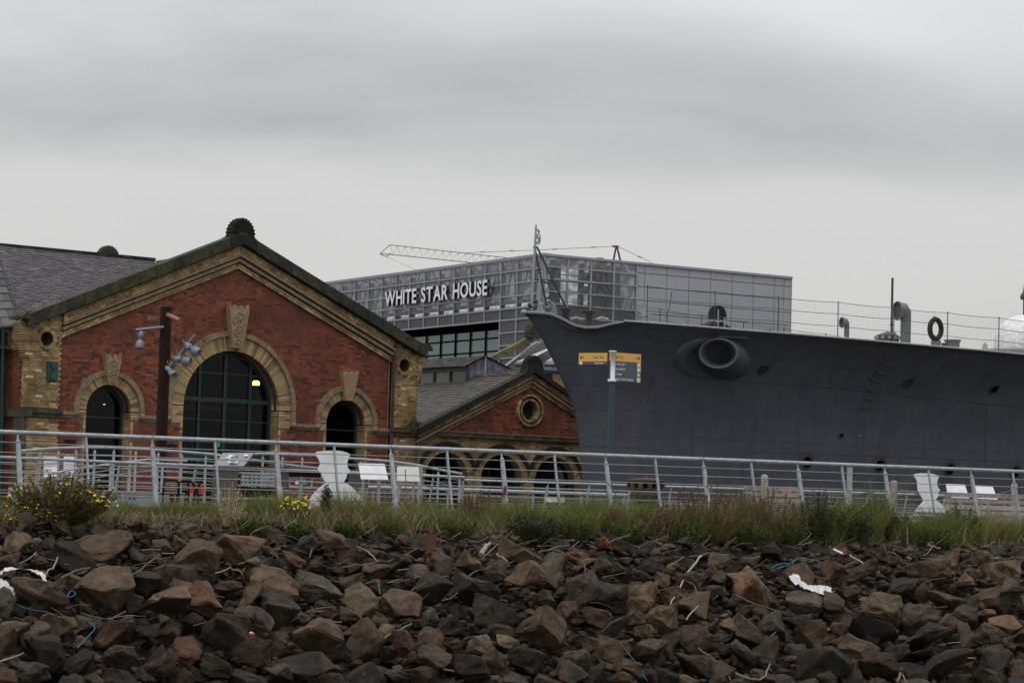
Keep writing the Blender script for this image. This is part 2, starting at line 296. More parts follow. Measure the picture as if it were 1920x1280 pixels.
# ------------------------------------------------------------------ helpers: meshes
WL = {}
def setp(o, label=None, cat=None, group=None, kind=None):
    if label: o['label'] = label
    if cat: o['category'] = cat
    if group: o['group'] = group
    if kind: o['kind'] = kind
    return o
def thing(name, loc, label, cat, group=None):
    o = bpy.data.objects.new(name, None); o.empty_display_size = .3; COL.objects.link(o); o.location = loc; WL[o] = Vector(loc)
    return setp(o, label, cat, group)
def place(name, me, m, parent, c):
    if m and not me.materials: me.materials.append(m)
    o = bpy.data.objects.new(name, me); COL.objects.link(o)
    if parent: o.parent = parent; o.location = Vector(c) - WL[parent]
    else: o.location = c
    WL[o] = Vector(c); return o
class MB:
    def __init__(s): s.v = []; s.f = []; s.sm = []
    def add(s, vs, fs, smooth=False):
        k = len(s.v); s.v += [tuple(v) for v in vs]; s.f += [tuple(k + i for i in f) for f in fs]; s.sm += [smooth] * len(fs); return s
    def hexa(s, q):   # 8 points: bottom 4 ccw, top 4
        return s.add(q, [(3, 2, 1, 0), (4, 5, 6, 7), (0, 1, 5, 4), (1, 2, 6, 5), (2, 3, 7, 6), (3, 0, 4, 7)])
    def fbox(s, fr, u0, u1, z0, z1, o0, o1):
        return s.hexa([fr.p(u0, z0, o0), fr.p(u1, z0, o0), fr.p(u1, z0, o1), fr.p(u0, z0, o1), fr.p(u0, z1, o0), fr.p(u1, z1, o0), fr.p(u1, z1, o1), fr.p(u0, z1, o1)])
    def prism(s, fr, pts, o0, o1):   # pts (u,z) polygon, extruded along the frame normal
        n = len(pts); vs = [fr.p(u, z, o0) for u, z in pts] + [fr.p(u, z, o1) for u, z in pts]
        fs = [tuple(range(n))[::-1], tuple(range(n, 2 * n))] + [(i, (i + 1) % n, n + (i + 1) % n, n + i) for i in range(n)]
        return s.add(vs, fs)
    def tube(s, pts, r, seg=8, caps=True, smooth=True):
        pts = [Vector(p) for p in pts]; n = len(pts); rs = r if isinstance(r, (list, tuple)) else [r] * n
        vs = []; fs = []; ref = None
        for i, p in enumerate(pts):
            t = (pts[min(i + 1, n - 1)] - pts[max(i - 1, 0)]).normalized()
            if ref is None: ref = Vector((0, 0, 1)) if abs(t.z) < .9 else Vector((1, 0, 0))
            a = t.cross(ref).normalized(); b = a.cross(t).normalized(); ref = b
            for k in range(seg):
                an = 2 * pi * k / seg; vs.append(p + (a * cos(an) + b * sin(an)) * rs[i])
        for i in range(n - 1):
            for k in range(seg): fs.append((i * seg + k, i * seg + (k + 1) % seg, (i + 1) * seg + (k + 1) % seg, (i + 1) * seg + k))
        s.add(vs, fs, smooth)
        if caps: s.add(vs[:seg], [tuple(range(seg))]); s.add(vs[-seg:], [tuple(range(seg))[::-1]])
        return s
    def lathe(s, base, axis, prof, seg=16, ex=1.0, ey=1.0, smooth=True, up=Vector((0, 0, 1))):
        axis = Vector(axis).normalized(); a = axis.cross(up)
        a = a.normalized() if a.length > 1e-4 else Vector((1, 0, 0)); b = a.cross(axis)
        vs = [Vector(base) + axis * h + (a * cos(2 * pi * k / seg) * ex + b * sin(2 * pi * k / seg) * ey) * r for r, h in prof for k in range(seg)]
        fs = [(i * seg + k, i * seg + (k + 1) % seg, (i + 1) * seg + (k + 1) % seg, (i + 1) * seg + k) for i in range(len(prof) - 1) for k in range(seg)]
        return s.add(vs, fs, smooth)
    def mesh(s, name):
        c = Vector((0, 0, 0))
        arr = np.array([tuple(v) for v in s.v]); lo = arr.min(0); hi = arr.max(0); c = Vector(((lo[0] + hi[0]) / 2, (lo[1] + hi[1]) / 2, lo[2]))
        me = bpy.data.meshes.new(name); me.from_pydata([tuple(r) for r in (arr - np.array(c))], [], s.f)
        me.polygons.foreach_set('use_smooth', s.sm); me.update(); return me, c
    def build(s, name, m, parent=None, **k):
        me, c = s.mesh(name); o = place(name, me, m, parent, c); setp(o, **k); return o
def box_at(c, sx, sy, sz, rz=0.0):
    c = Vector(c); R = Matrix.Rotation(rz, 3, 'Z'); q = []
    for z in (0, sz):
        for x, y in ((-1, -1), (1, -1), (1, 1), (-1, 1)): q.append(c + R @ Vector((x * sx / 2, y * sy / 2, 0)) + Vector((0, 0, z)))
    return q
def bricks(parent, fr, items, o0, o1, m, name='brick', n_obj=300, restname='brickwork'):
    """items = list of (u0,u1,z0,z1) sorted nearest first; the first n_obj are single objects sharing mesh data by size"""
    cache = {}
    for (u0, u1, z0, z1) in items[:n_obj]:
        key = (round(u1 - u0, 2), round(z1 - z0, 3))
        if key not in cache:
            b = MB(); g = Frame((0, 0, 0), 0); g.O = Vector((0, 0, 0)); g.d = fr.d; g.n = fr.n
            b.fbox(g, -key[0] / 2, key[0] / 2, 0, key[1], 0, o1 - o0)
            me = bpy.data.meshes.new(name); me.from_pydata([tuple(v) for v in b.v], [], b.f); me.materials.append(m); cache[key] = me
        place(name, cache[key], None, parent, fr.p((u0 + u1) / 2, z0, o0))
    if len(items) > n_obj:
        b = MB()
        for (u0, u1, z0, z1) in items[n_obj:]:
            j = rnd.uniform(-.003, .003)
            q = [fr.p(u0, z0, o1 + j), fr.p(u1, z0, o1 + j), fr.p(u1, z1, o1 + j), fr.p(u0, z1, o1 + j), fr.p(u0, z0, o0), fr.p(u1, z0, o0), fr.p(u1, z1, o0), fr.p(u0, z1, o0)]
            b.add(q, [(0, 1, 2, 3), (0, 4, 5, 1), (1, 5, 6, 2), (2, 6, 7, 3), (3, 7, 4, 0)])
        b.build(restname, m, parent, kind='stuff')
def bond(u0, u1, z0, z1, test, ch=.075, L=.225, H=.112, j=.01):
    out = []; z = z0; row = 0
    while z + ch <= z1 + .001:
        u = u0 - (.06 if row % 2 else 0); k = row % 2
        while u < u1:
            w = L if k % 2 == 0 else H
            a, b = max(u, u0), min(u + w, u1)
            if b - a > .04 and test((a + b) / 2, z + ch / 2): out.append((round(a, 3), round(b, 3), z, z + ch - j))
            u += w + j; k += 1
        z += ch; row += 1
    return out
# ================================================================== GROUND, DOCK, WATER
FN = Frame(at(285, 951, 38.0), 57.5); FN.O.z = 0          # near fence line (handrail plane)
FS = Frame((at(985, 971, 76).x, 76, 0), 53)                # ship: u aft from the bow, n towards the camera
def slope_z(s): return -.03 - .075 * s if s < 1.9 else -.1725 - (s - 1.9) * .56
def bank_p(u, s, up=0.0): return FN.p(u, slope_z(s) + up, .25 + s)
def bank_hit(px, py, up=0.12):
    v = ray(px, py); lo = None
    for i in range(400):
        t = 26 + i * .08; P = CAM + v * (t / v.y); s = (P - FN.O).dot(FN.n) - .25
        if s < 0: break
        if P.z < slope_z(s) + up: return (P - FN.O).dot(FN.d), s
    return (P - FN.O).dot(FN.d), max(s, 0)
def sheet(name, quads, m, kind='structure'):
    b = MB()
    for q in quads: b.add(q, [tuple(range(len(q)))])
    return b.build(name, m, None, kind=kind)
def z0(P): return Vector((P.x, P.y, 0))
near = [z0(FN.p(-160, 0, .25)), z0(FN.p(500, 0, .25))]
L8 = [FS.p(-160, 0, 7.6), FS.p(-5, 0, 7.6), FS.p(150, 0, 7.6), FS.p(700, 0, 7.6)]
sheet('ground', [[near[0], near[1], L8[3], L8[0]],
                 [FS.p(-160, 0, 7.6), FS.p(-5, 0, 7.6), FS.p(-5, 0, -9), FS.p(-160, 0, -9)],
                 [FS.p(150, 0, 7.6), FS.p(700, 0, 7.6), FS.p(700, 0, -9), FS.p(150, 0, -9)],
                 [FS.p(-160, 0, -9), FS.p(700, 0, -9), FS.p(2500, 0, -3000), FS.p(-1500, 0, -3000)]], M_ground)
sheet('dock_basin', [[FS.p(-5, 0, 7.6), FS.p(-5, -5, 7.6), FS.p(150, -5, 7.6), FS.p(150, 0, 7.6)], [FS.p(-5, 0, -9), FS.p(150, 0, -9), FS.p(150, -5, -9), FS.p(-5, -5, -9)],
                     [FS.p(-5, 0, 7.6), FS.p(-5, 0, -9), FS.p(-5, -5, -9), FS.p(-5, -5, 7.6)], [FS.p(150, 0, 7.6), FS.p(150, -5, 7.6), FS.p(150, -5, -9), FS.p(150, 0, -9)],
                     [FS.p(-5, -5, 7.6), FS.p(-5, -5, -9), FS.p(150, -5, -9), FS.p(150, -5, 7.6)]], M_conc)
b = MB(); us = [-200, -60] + [x * .5 for x in range(-40, 60)] + [80, 300]; ss = [0, .5, 1, 1.5, 1.9] + [2 + .5 * i for i in range(15)]
for s in ss:
    for u in us: b.v.append(tuple(bank_p(u, s, -.02 - .38 * min(1, max(0, (s - 1.9) / .6)) + (rnd.uniform(-.06, .06) if 0 < s and abs(u) < 50 else 0))))
nu = len(us)
for i in range(len(ss) - 1):
    for k in range(nu - 1): b.f.append((i * nu + k, i * nu + k + 1, (i + 1) * nu + k + 1, (i + 1) * nu + k)); b.sm.append(False)
b.build('bank', M_bank, None, kind='structure')
mw = bpy.data.materials.new('river_water'); mw.use_nodes = True; pb = mw.node_tree.nodes['Principled BSDF']; pb.inputs['Base Color'].default_value = (.02, .025, .022, 1); pb.inputs['Roughness'].default_value = .12
nn = N('ShaderNodeTexNoise', mw.node_tree); nn.inputs['Scale'].default_value = 1.5; bb = N('ShaderNodeBump', mw.node_tree); bb.inputs['Strength'].default_value = .4; mw.node_tree.links.new(nn.outputs[0], bb.inputs['Height']); mw.node_tree.links.new(bb.outputs[0], pb.inputs['Normal'])
sheet('water', [[FN.p(-300, -3.3, 5.2), FN.p(-300, -3.3, 300), FN.p(300, -3.3, 300), FN.p(300, -3.3, 5.2)]], mw)

# ================================================================== PUMP HOUSE (large gable)
FP = Frame((-8.611, 78, 0), 50.5)
def archz(u, uc, r, zs): return zs + sqrt(max(0, r * r - (u - uc) ** 2)) if abs(u - uc) < r else None
def wall_open(parent, fr, u0, u1, top, holes, m, o1, thick=.35, step=.05, name='wall'):
    """wall face with arched openings (uc,r,zspring) and round holes (uc,zc,r); columns of quads, real thickness"""
    b = MB(); u = u0
    while u < u1 - 1e-6:
        v = min(u + step, u1); mid = (u + v) / 2; cuts = []
        for h in holes:
            if len(h) == 3:
                uc, r, zs = h
                if abs(mid - uc) < r: cuts.append((-1, lambda x, uc=uc, r=r, zs=zs: zs + sqrt(max(0, r * r - (x - uc) ** 2))))
            else:
                uc, zc, r, _ = h
                if abs(mid - uc) < r: cuts.append((lambda x, uc=uc, r=r, zc=zc: zc - sqrt(max(0, r * r - (x - uc) ** 2)), lambda x, uc=uc, r=r, zc=zc: zc + sqrt(max(0, r * r - (x - uc) ** 2))))
        segs = []; lo = lambda x: 0.0
        for c in cuts:
            if c[0] == -1: lo = c[1]
            else: segs.append((lo, c[0])); lo = c[1]
        segs.append((lo, top))
        for a, t in segs:
            q = [(u, a(u)), (v, a(v)), (v, t(v)), (u, t(u))]
            b.add([fr.p(x, z, o1) for x, z in q], [(0, 1, 2, 3)])
            b.add([fr.p(x, z, o1 - thick) for x, z in q], [(3, 2, 1, 0)])
            if cuts: b.add([fr.p(q[0][0], q[0][1], o1), fr.p(q[1][0], q[1][1], o1), fr.p(q[1][0], q[1][1], o1 - thick), fr.p(q[0][0], q[0][1], o1 - thick)], [(0, 1, 2, 3)])
        u = v
    return b.build(name, m, parent)
def ring(fr, uc, zs, r0, r1, o0, o1, n, zb=None, a0=0, a1=pi, gap=.0, b=None):
    """arch of n wedge pieces; optional straight legs down to zb"""
    b = b or MB()
    for i in range(n):
        t0 = a0 + (a1 - a0) * (i + gap) / n; t1 = a0 + (a1 - a0) * (i + 1 - gap) / n
        b.prism(fr, [(uc + r0 * cos(t0), zs + r0 * sin(t0)), (uc + r1 * cos(t0), zs + r1 * sin(t0)), (uc + r1 * cos(t1), zs + r1 * sin(t1)), (uc + r0 * cos(t1), zs + r0 * sin(t1))], o0, o1)
    return b
def jamb_course(fr, uc, r0, r1, zb, zt, o0, o1, b, ch=.075, g=.010):
    z = zb
    while z + ch <= zt + .01:
        for s in (-1, 1):
            us = (r0, (r0 + r1) / 2 + (.05 if int(z / ch) % 2 else -.04), r1) if r1 - r0 > .2 else (r0, r1)
            for a, c in zip(us, us[1:]):
                lo, hi = sorted((uc + s * (a + g / 2), uc + s * (c - g / 2))); b.fbox(fr, lo, hi, z, z + ch - g, o0, o1)
        z += ch
def window(parent, fr, uc, r, zs, zb, od, vbars, hbars, bw=.05, big=False):
    """green frame with glass panes set back in an arched opening"""
    b = ring(fr, uc, zs, r - .09, r - .002, od, od + .1, 24)
    for s in (-1, 1): b.fbox(fr, *sorted((uc + s * (r - .09), uc + s * (r - .002))), zb, zs, od, od + .1)
    for v, w in vbars: b.fbox(fr, uc + v - w / 2, uc + v + w / 2, zb, zs + sqrt(max(0, r * r - v * v)) - .05, od + .005, od + .095)
    for h, w in hbars:
        hw = sqrt(max(0.01, r * r - max(0, h - zs) ** 2)) - .05; b.fbox(fr, uc - hw, uc + hw, h - w / 2, h + w / 2, od + .002, od + .085)
    f = b.build('window_frame', M_green, parent)
    # panes between the bars
    vs = [-r + .07] + sorted(v for v, w in vbars) + [r - .07]; hs = [zb] + sorted(h for h, w in hbars) + [zs + r - .05]
    for a, c in zip(vs, vs[1:]):
        for d, e in zip(hs, hs[1:]):
            def tp(u): return min(e, zs + sqrt(max(0, (r - .05) ** 2 - u * u)))
            pts = [(uc + a, d), (uc + c, d)]
            tops = [(uc + c + (a - c) * k / 5, max(d + .001, tp(c + (a - c) * k / 5))) for k in range(6)]
            if max(t[1] for t in tops) - d < .08: continue
            MB().prism(fr, pts + tops, od + .04, od + .048).build('pane', M_glass, f)
    return f
pump = thing('pump_house', FP.p(0, 0), 'red brick pump house with wide gable, three arched windows and a shell finial', 'building')
SL, AP = .42, 8.67
RED_TOP = lambda u: AP - 1.12 - .405 * abs(u)
holes = [(0, 1.75, 3.25), (-4.35, .76, 2.95), (4.35, .76, 2.95)]
wall_open(pump, FP, -6.06, 6.06, lambda u: AP - .3 - SL * abs(u), holes, M_mortar_r, 0.0, .45)
def red_ok(u, z):
    if z > RED_TOP(u) + .02: return False
    for uc, r, zs in holes:
        ro = 2.38 if r > 1 else 1.22
        if z >= 2.68 and abs(u - uc) < ro and (z < zs or (u - uc) ** 2 + (z - zs) ** 2 < ro * ro): return False
        if z < 2.68 and abs(u - uc) < r + .11: return False
    if 2.66 < z < 2.87: return False
    for uc, zb, zt, h0, h1 in ((0, 5.1, 6.3, .19, .36), (-4.35, 3.7, 4.55, .13, .3), (4.35, 3.7, 4.55, .13, .3)):
        if zb < z < zt and abs(u - uc) < h0 + (h1 - h0) * (z - zb) / (zt - zb) - .04: return False
    return True
it = bond(-6.04, 6.04, 0.0, 7.6, red_ok); it.sort(key=lambda q: q[0] * 1.0 + (3 if q[2] < 1.2 else 0))
bricks(pump, FP, it, -.02, .012, M_red, 'brick', 300, 'brickwork')
# arches: voussoirs, hood moulds, jambs
for uc, r, ro, zs, n in ((0, 1.75, 2.2, 3.25, 84), (-4.35, .76, 1.05, 2.95, 46), (4.35, .76, 1.05, 2.95, 46)):
    b = ring(FP, uc, zs, r, ro, -.02, .03, n, gap=.10); jamb_course(FP, uc, r, ro, 2.70, zs, -.02, .03, b)
    jamb_course(FP, uc, r, r + .1, 0, 2.70, -.02, .03, b)
    b.build('voussoirs', M_arch, pump, kind='stuff')
    b = ring(FP, uc, zs, r + .004, ro - .004, -.02, .006, 24)
    for s_ in (-1, 1): b.fbox(FP, *sorted((uc + s_ * (r + .004), uc + s_ * (ro - .004))), 2.70, zs, -.02, .006)
    b.build('arch_bed_joint', M_soot_shade, pump)
    b = ring(FP, uc, zs, r + .001, r + .03, -.44, -.021, n // 2, gap=.04)        # brick reveal of the opening
    jamb_course(FP, uc, r - .03, r + .0, 0, zs, -.44, -.021, b)
    b.build('reveal_brickwork', M_yel, pump, kind='stuff')
    b = MB()
    b = ring(FP, uc, zs, r - .012, r + .03, -.24, -.1, n // 3, gap=.0, b=b); b.build('inner_arch_roll', M_soot_shade, pump)
    hn = 9 if r > 1 else 6
    for i in range(hn):
        t0 = pi * i / hn; t1 = pi * (i + 1) / hn
        ring(FP, uc, zs, ro + .002, ro + .15, -.02, .11, 6, a0=t0 + .006, a1=t1 - .006).build('hood_stone', M_hood, pump)
    for s in (-1, 1):
        lo, hi = sorted((uc + s * (ro + .002), uc + s * (ro + .15)))
        MB().fbox(FP, lo, hi, 2.86, zs - .004, -.02, .11).build('hood_stone', M_hood, pump)
        MB().lathe(FP.p(uc + s * (ro + .08), 2.80, -.0), FP.n, [(0, .17), (.06, .16), (.09, .12), (.09, 0)], 12).build('label_stop', M_hood, pump)
# string course between the hoods
for a, c in ((-6.03, -5.52), (-3.2, -2.36), (2.36, 3.2), (5.52, 6.03)):
    b = MB(); b.fbox(FP, a, c, 2.76, 2.86, -.02, .13); b.fbox(FP, a, c, 2.68, 2.757, -.02, .07); b.build('string_course', M_hood, pump)
# keystones
def keystone(uc, zb, zt, h0, h1, prong, carved, proud):
    k = (zt - zb); crown = [(uc + h1, zt + prong)]
    nz = 3 if prong > .1 else 3
    for i in range(nz):
        u1_ = h1 - (2 * h1) * (i + .5) / nz; u2_ = h1 - (2 * h1) * (i + 1) / nz
        crown += [(uc + u1_, zt - prong * .7), (uc + u2_, zt + prong * (1 if i == nz - 1 else .75))]
    b = MB(); pts = [(uc - h0, zb), (uc + h0, zb)] + crown
    b.prism(FP, pts, 0, proud)
    rr = lambda z: h0 + (h1 - h0) * (z - zb) / k
    ks = b.build('keystone', M_stone, pump)
    c = MB()
    if carved:
        for s in (-1, 1):   # raised border
            c.prism(FP, [(uc + s * (rr(zb) - .035), zb + .01), (uc + s * (rr(zb) - .005), zb + .01), (uc + s * (h1 - .01), zt - .02), (uc + s * (h1 - .045), zt - .02)][::s], proud + .001, proud + .03)
        for f, kk in ((.14, .6), (.42, .7), (.72, .75)):
            zc = zb + k * f; w = rr(zc) * kk
            c.tube([FP.p(uc + w * cos(a) * .9, zc + w * .9 * sin(a), proud + .01) for a in [i * pi / 6 for i in range(13)]], .018, 5)
            for a in range(6): c.tube([FP.p(uc, zc, proud + .015), FP.p(uc + w * .6 * cos(a * pi / 3 + .5), zc + w * .6 * sin(a * pi / 3 + .5), proud + .02)], .02, 4)
        c.build('carved_relief', M_stone, ks)
    else:
        for f in (-.5, 0, .5): c.tube([FP.p(uc + h0 * f, zb + .03, proud), FP.p(uc + h1 * f, zt - .02, proud)], .018, 5)
        c.build('fluting', M_stone, ks)
keystone(0.02, 5.08, 6.32, .19, .37, .12, True, .22)
keystone(-4.36, 3.70, 4.52, .12, .28, .15, True, .2)
keystone(4.35, 3.68, 4.55, .14, .34, .1, False, .2)
# windows
window(pump, FP, 0, 1.72, 3.25, 0, -.48, [(-.93, .09), (.0, .11), (.93, .09)], [(3.48, .13), (4.3, .035), (2.85, .035), (2.2, .035), (1.72, .3), (1.2, .04)])
window(pump, FP, -4.35, .74, 2.95, 0, -.48, [], [(2.75, .04)])
window(pump, FP, 4.35, .74, 2.95, 0, -.48, [], [(2.75, .04)])
b = MB(); b.fbox(FP, -6, 6, 0, 5.3, -3, -2.8); b.fbox(FP, -6, 6, 5.3, 5.4, -3, -.5); b.fbox(FP, -6, 6, -.02, .02, -3, -.5); [b.fbox(FP, x - .1, x + .1, .021, 5.29, -2.79, -.5) for x in (-5.5, -3.2, -2.2, 2.2, 3.2, 5.5)]; b.build('interior_lining', M_int, pump)
b = MB(); b.fbox(FP, -2.0, 1.9, 1.0, 1.06, -2.4, -1.6); b.fbox(FP, -1.9, -1.6, 0, 2.6, -2.5, -2.2); b.fbox(FP, -.5, 1.9, 3.2, 3.35, -2.4, -2.2); b.build('pump_machinery', M_shipdark, pump)
# lit lamps inside
def glow(name, c, rz, rx, hgt, strength, col, label):
    b = MB(); b.lathe(c, (0, 0, -1), [(0, 0), (rx * .75, .01), (rx, hgt * .4), (rx, hgt), (0, hgt)], 14); b.build(name, mat(name + '_light', (.8, .5, .2), emit=(col, strength)), None, label=label, cat='lamp')
gu, gz = FP.hit(480, 719, -.9)
glow('hanging_lamp', FP.p(gu, gz + .1, -.9), 0, .115, .15, 6, (1, .5, .15), 'glowing orange lamp hanging inside the big arched window of the pump house')
gu, gz = FP.hit(195.5, 757, -.9)
glow('ceiling_lamp', FP.p(gu, gz, -.9), 0, .035, .02, 3, (1, .9, .7), 'tiny lit white lamp inside the left small arched window')
gu, gz = FP.hit(412, 833, -.6)
b = MB(); b.fbox(FP, gu - .09, gu + .09, gz - .08, gz + .08, -.62, -.58); b.build('exit_sign', mat('green_exit_light', (.02, .3, .12), emit=((.03, .6, .3), .5)), None, label='small lit green sign low inside the big arched window', cat='sign')
# gable rakes
def rake(parent, fr, uc, half, ap, sl, layers, stones=0, fin=None, zend=None):
    for s in (-1, 1):
        for (d0, d1, proud, m, nm, mode) in layers:
            def seg(a, c, dd0=d0, dd1=d1, pr=proud, bb=None):
                bb = bb or MB(); e = 0.0
                pts = [(uc + s * a, ap - sl * a - dd1), (uc + s * c, ap - sl * c - dd1), (uc + s * c, ap - sl * c - dd0), (uc + s * a, ap - sl * a - dd0)]
                if s < 0: pts = pts[::-1]
                return bb.prism(fr, pts, -.1, pr)
            if mode == 'stones':
                L_ = half / stones
                for i in range(stones): seg(.02 + i * L_ + .008, .02 + (i + 1) * L_ - .008, pr=proud - .004 * (i % 2)).build(nm, m, parent)
            elif mode == 'bricks':
                bb = MB(); rows = max(1, round((d1 - d0) / .082)); h = (d1 - d0) / rows
                for rw in range(rows):
                    a = 0.0 if rw % 2 else -.08
                    while a < half:
                        aa, cc = max(a, 0) + .006, min(a + .165, half) - .004
                        if cc - aa > .03: seg(aa, cc, d0 + rw * h + .006, d0 + (rw + 1) * h - .006, proud - .006 * rw, bb)
                        a += .17
                bb.build(nm, m, parent, kind='stuff')
                seg(0, half, pr=proud - .03).build(nm + '_bed', M_mortar_y, parent)
            elif mode == 'dentil':
                bb = MB(); a = 0
                while a < half - .1: seg(a, a + .09, bb=bb); a += .16
                bb.build(nm, m, parent, kind='stuff')
            else: seg(0, half).build(nm, m, parent)
rake(pump, FP, 0, 7.28, AP, SL, [(0, .36, .36, M_cope, 'coping_stone', 'stones')], stones=12)
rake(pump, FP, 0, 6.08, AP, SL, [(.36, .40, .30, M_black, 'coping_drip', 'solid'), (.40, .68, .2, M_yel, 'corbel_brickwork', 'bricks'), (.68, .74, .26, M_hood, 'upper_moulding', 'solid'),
     (.74, .80, .10, M_soot_shade, 'shadow_groove', 'solid'), (.80, .90, .2, M_hood, 'middle_moulding', 'solid'), (.90, .95, .07, M_soot_shade, 'lower_groove', 'solid'), (.95, 1.12, .12, M_yel, 'lower_corbel_brickwork', 'bricks')])  # shade of both grooves is put into their dark colour
for s in (-1, 1):
    # kneeler stone at the foot of the rake
    MB().prism(FP, [(s * 7.27, 5.46), (s * 7.50, 5.46), (s * 7.50, 5.54), (s * 7.40, 5.66), (s * 7.27, 5.70)][::s], -.5, .38).build('kneeler_stone', M_cope, pump)
# piers
def piertop(u): return AP - .36 - SL * abs(u)
for s in (-1, 1):
    u0, u1 = sorted((s * 6.06, s * 7.12)); hc = s * 6.56
    wall_open(pump, FP, u0, u1, lambda u: piertop(u) - .02, [(hc, 4.94, .21, 0)], M_mortar_y, .10, .5, name='pier')
    def okp(u, z): return z < piertop(u) - .04 and (u - hc) ** 2 + (z - 4.94) ** 2 > .33 ** 2 and not (2.62 < z < 2.9)
    it = bond(u0 + .005, u1 - .005, 0, 5.9, okp); it.sort(key=lambda q: -q[2]); bricks(pump, FP, it, .08, .112, M_yel, 'brick', 60 if s > 0 else 80, 'pier_brickwork')
    ring(FP, hc, 4.94, .21, .32, .08, .125, 24, a0=0, a1=2 * pi, gap=.1).build('round_opening_bricks', M_yel, pump, kind='stuff')
    MB().lathe(FP.p(hc, 4.94, -.3), FP.n, [(0, 0), (.209, .0), (.209, .38)], 24, smooth=True).build('round_opening_lining', M_soot_shade, pump)
    # corbelled outer edge under the kneeler
    b = MB()
    for i in range(14):
        z = 5.40 - i * .075; w = .34 - .024 * i
        if w > 0: lo, hi = sorted((s * 7.12, s * (7.12 + w))); b.fbox(FP, lo, hi, z - .068, z, -.4, .11 + .0)
    b.build('corbel_courses', M_yel, pump)
    b = MB(); lo, hi = sorted((s * 6.0, s * 7.2)); b.fbox(FP, lo, hi, 2.76, 2.88, -.3, .24); b.fbox(FP, lo, hi, 2.64, 2.757, -.3, .18); b.build('pier_moulding', M_soot_shade, pump)
    lo, hi = sorted((s * 7.12, s * 7.2)); MB().fbox(FP, lo, hi, 0, 2.64, -.5, .09).build('pier_base', M_mortar_y, pump)
# scattered pale replacement bricks
b = MB()
for px, py in ((73, 742), (70, 771), (100, 719), (56, 706), (72, 694), (55, 663), (757, 729), (758, 759), (755, 826), (76, 794), (68, 840), (118, 700)):
    u, z = FP.hit(px, py, .12)
    if abs(u) > 6.1: b.fbox(FP, u - .11, u + .11, z - .033, z + .033, .08, .121)
b.build('pale_repair_brick', mat('pale_repair_brick', (.55, .45, .28), .9), pump, kind='stuff')
# finial
def finial(parent, fr, u, z, r, o, seg=15, hgt=1.15, m=None):
    b = MB(); pts = [(u - r * .9, z - r * .35)]
    n = seg * 2
    for i in range(n + 1):
        a = pi + .25 - (pi + .5) * i / n; q = r * (1.0 if i % 2 else .90); pts.append((u + q * cos(a), z + q * hgt * sin(a)))
    pts.append((u + r * .9, z - r * .35)); b.prism(fr, pts[::-1], o - .16, o + .16)
    for i in range(1, seg):
        a = pi * i / seg; b.tube([fr.p(u + .2 * r * cos(a), z + .2 * r * sin(a), o + .16), fr.p(u + .86 * r * cos(a), z + .86 * r * hgt * sin(a), o + .17)], [.02, .035], 5)
    return b.build('shell_finial', m or M_black, parent)
finial(pump, FP, 0.03, 8.60, .46, .12)
MB().prism(FP, [(-.5, 8.10), (0, 8.30), (.5, 8.10), (.5, 8.46), (.28, 8.58), (-.28, 8.58), (-.5, 8.46)], -.15, .385).build('apex_stone', M_black, pump)
# green box on the left pier, dark downpipe edges, side wall
u, z = FP.hit(98, 694, .15)
b = MB(); b.fbox(FP, u - .17, u + .17, z - .3, z + .26, .11, .2); b.prism(FP, [(u - .12, z + .2), (u + .12, z + .2), (u, z + .0)][::-1], .2, .25); b.fbox(FP, u - .08, u + .08, z - .26, z - .02, .2, .24); b.build('junction_box', M_greenbox, pump)
for u, s in ((6.045, 1),):
    MB().tube([FP.p(5.99, .2, .05), FP.p(5.99, 5.45, .05)], .02, 6).build('conduit', M_hood, pump)
    MB().tube([FP.p(6.09, .2, .17), FP.p(6.09, 5.75, .17)], .055, 8).build('downpipe', M_soot_shade, pump)
b = MB()
for px, py in ((132, 834), (322, 842)):
    u, z = FP.hit(px, py, .1); b.add(box_at(FP.p(u, z, .12), .22, .2, .16, radians(39.5)), [(3, 2, 1, 0), (4, 5, 6, 7), (0, 1, 5, 4), (1, 2, 6, 5), (2, 3, 7, 6), (3, 0, 4, 7)])
b.build('wall_light', M_int, pump)
# left side wall of the pump house running back
FSd = Frame(FP.p(-7.1, 0, 0), 50.5 - 90, flip=True)      # u runs back (away), n faces left
MB().fbox(FSd, .0, 14, 0, 5.35, -.3, -.02).build('side_wall', M_mortar_r, pump)
it = bond(.35, 2.6, 0, 4.6, lambda u, z: True); bricks(pump, FSd, it, -.03, .0, M_red, 'brick', 0, 'side_brickwork')
it = bond(-.05, .34, 0, 5.2, lambda u, z: not 2.6 < z < 2.9); bricks(pump, FSd, it, -.03, .005, M_yel, 'brick', 0, 'quoin_brickwork')
b = MB(); b.fbox(FSd, -.3, 2.5, 2.64, 2.86, -.05, .12); b.build('side_moulding', M_soot_shade, pump)
it = bond(.0, 2.4, 4.6, 5.2, lambda u, z: True); bricks(pump, FSd, it, -.03, .05, M_yel, 'brick', 0, 'eaves_brickwork')

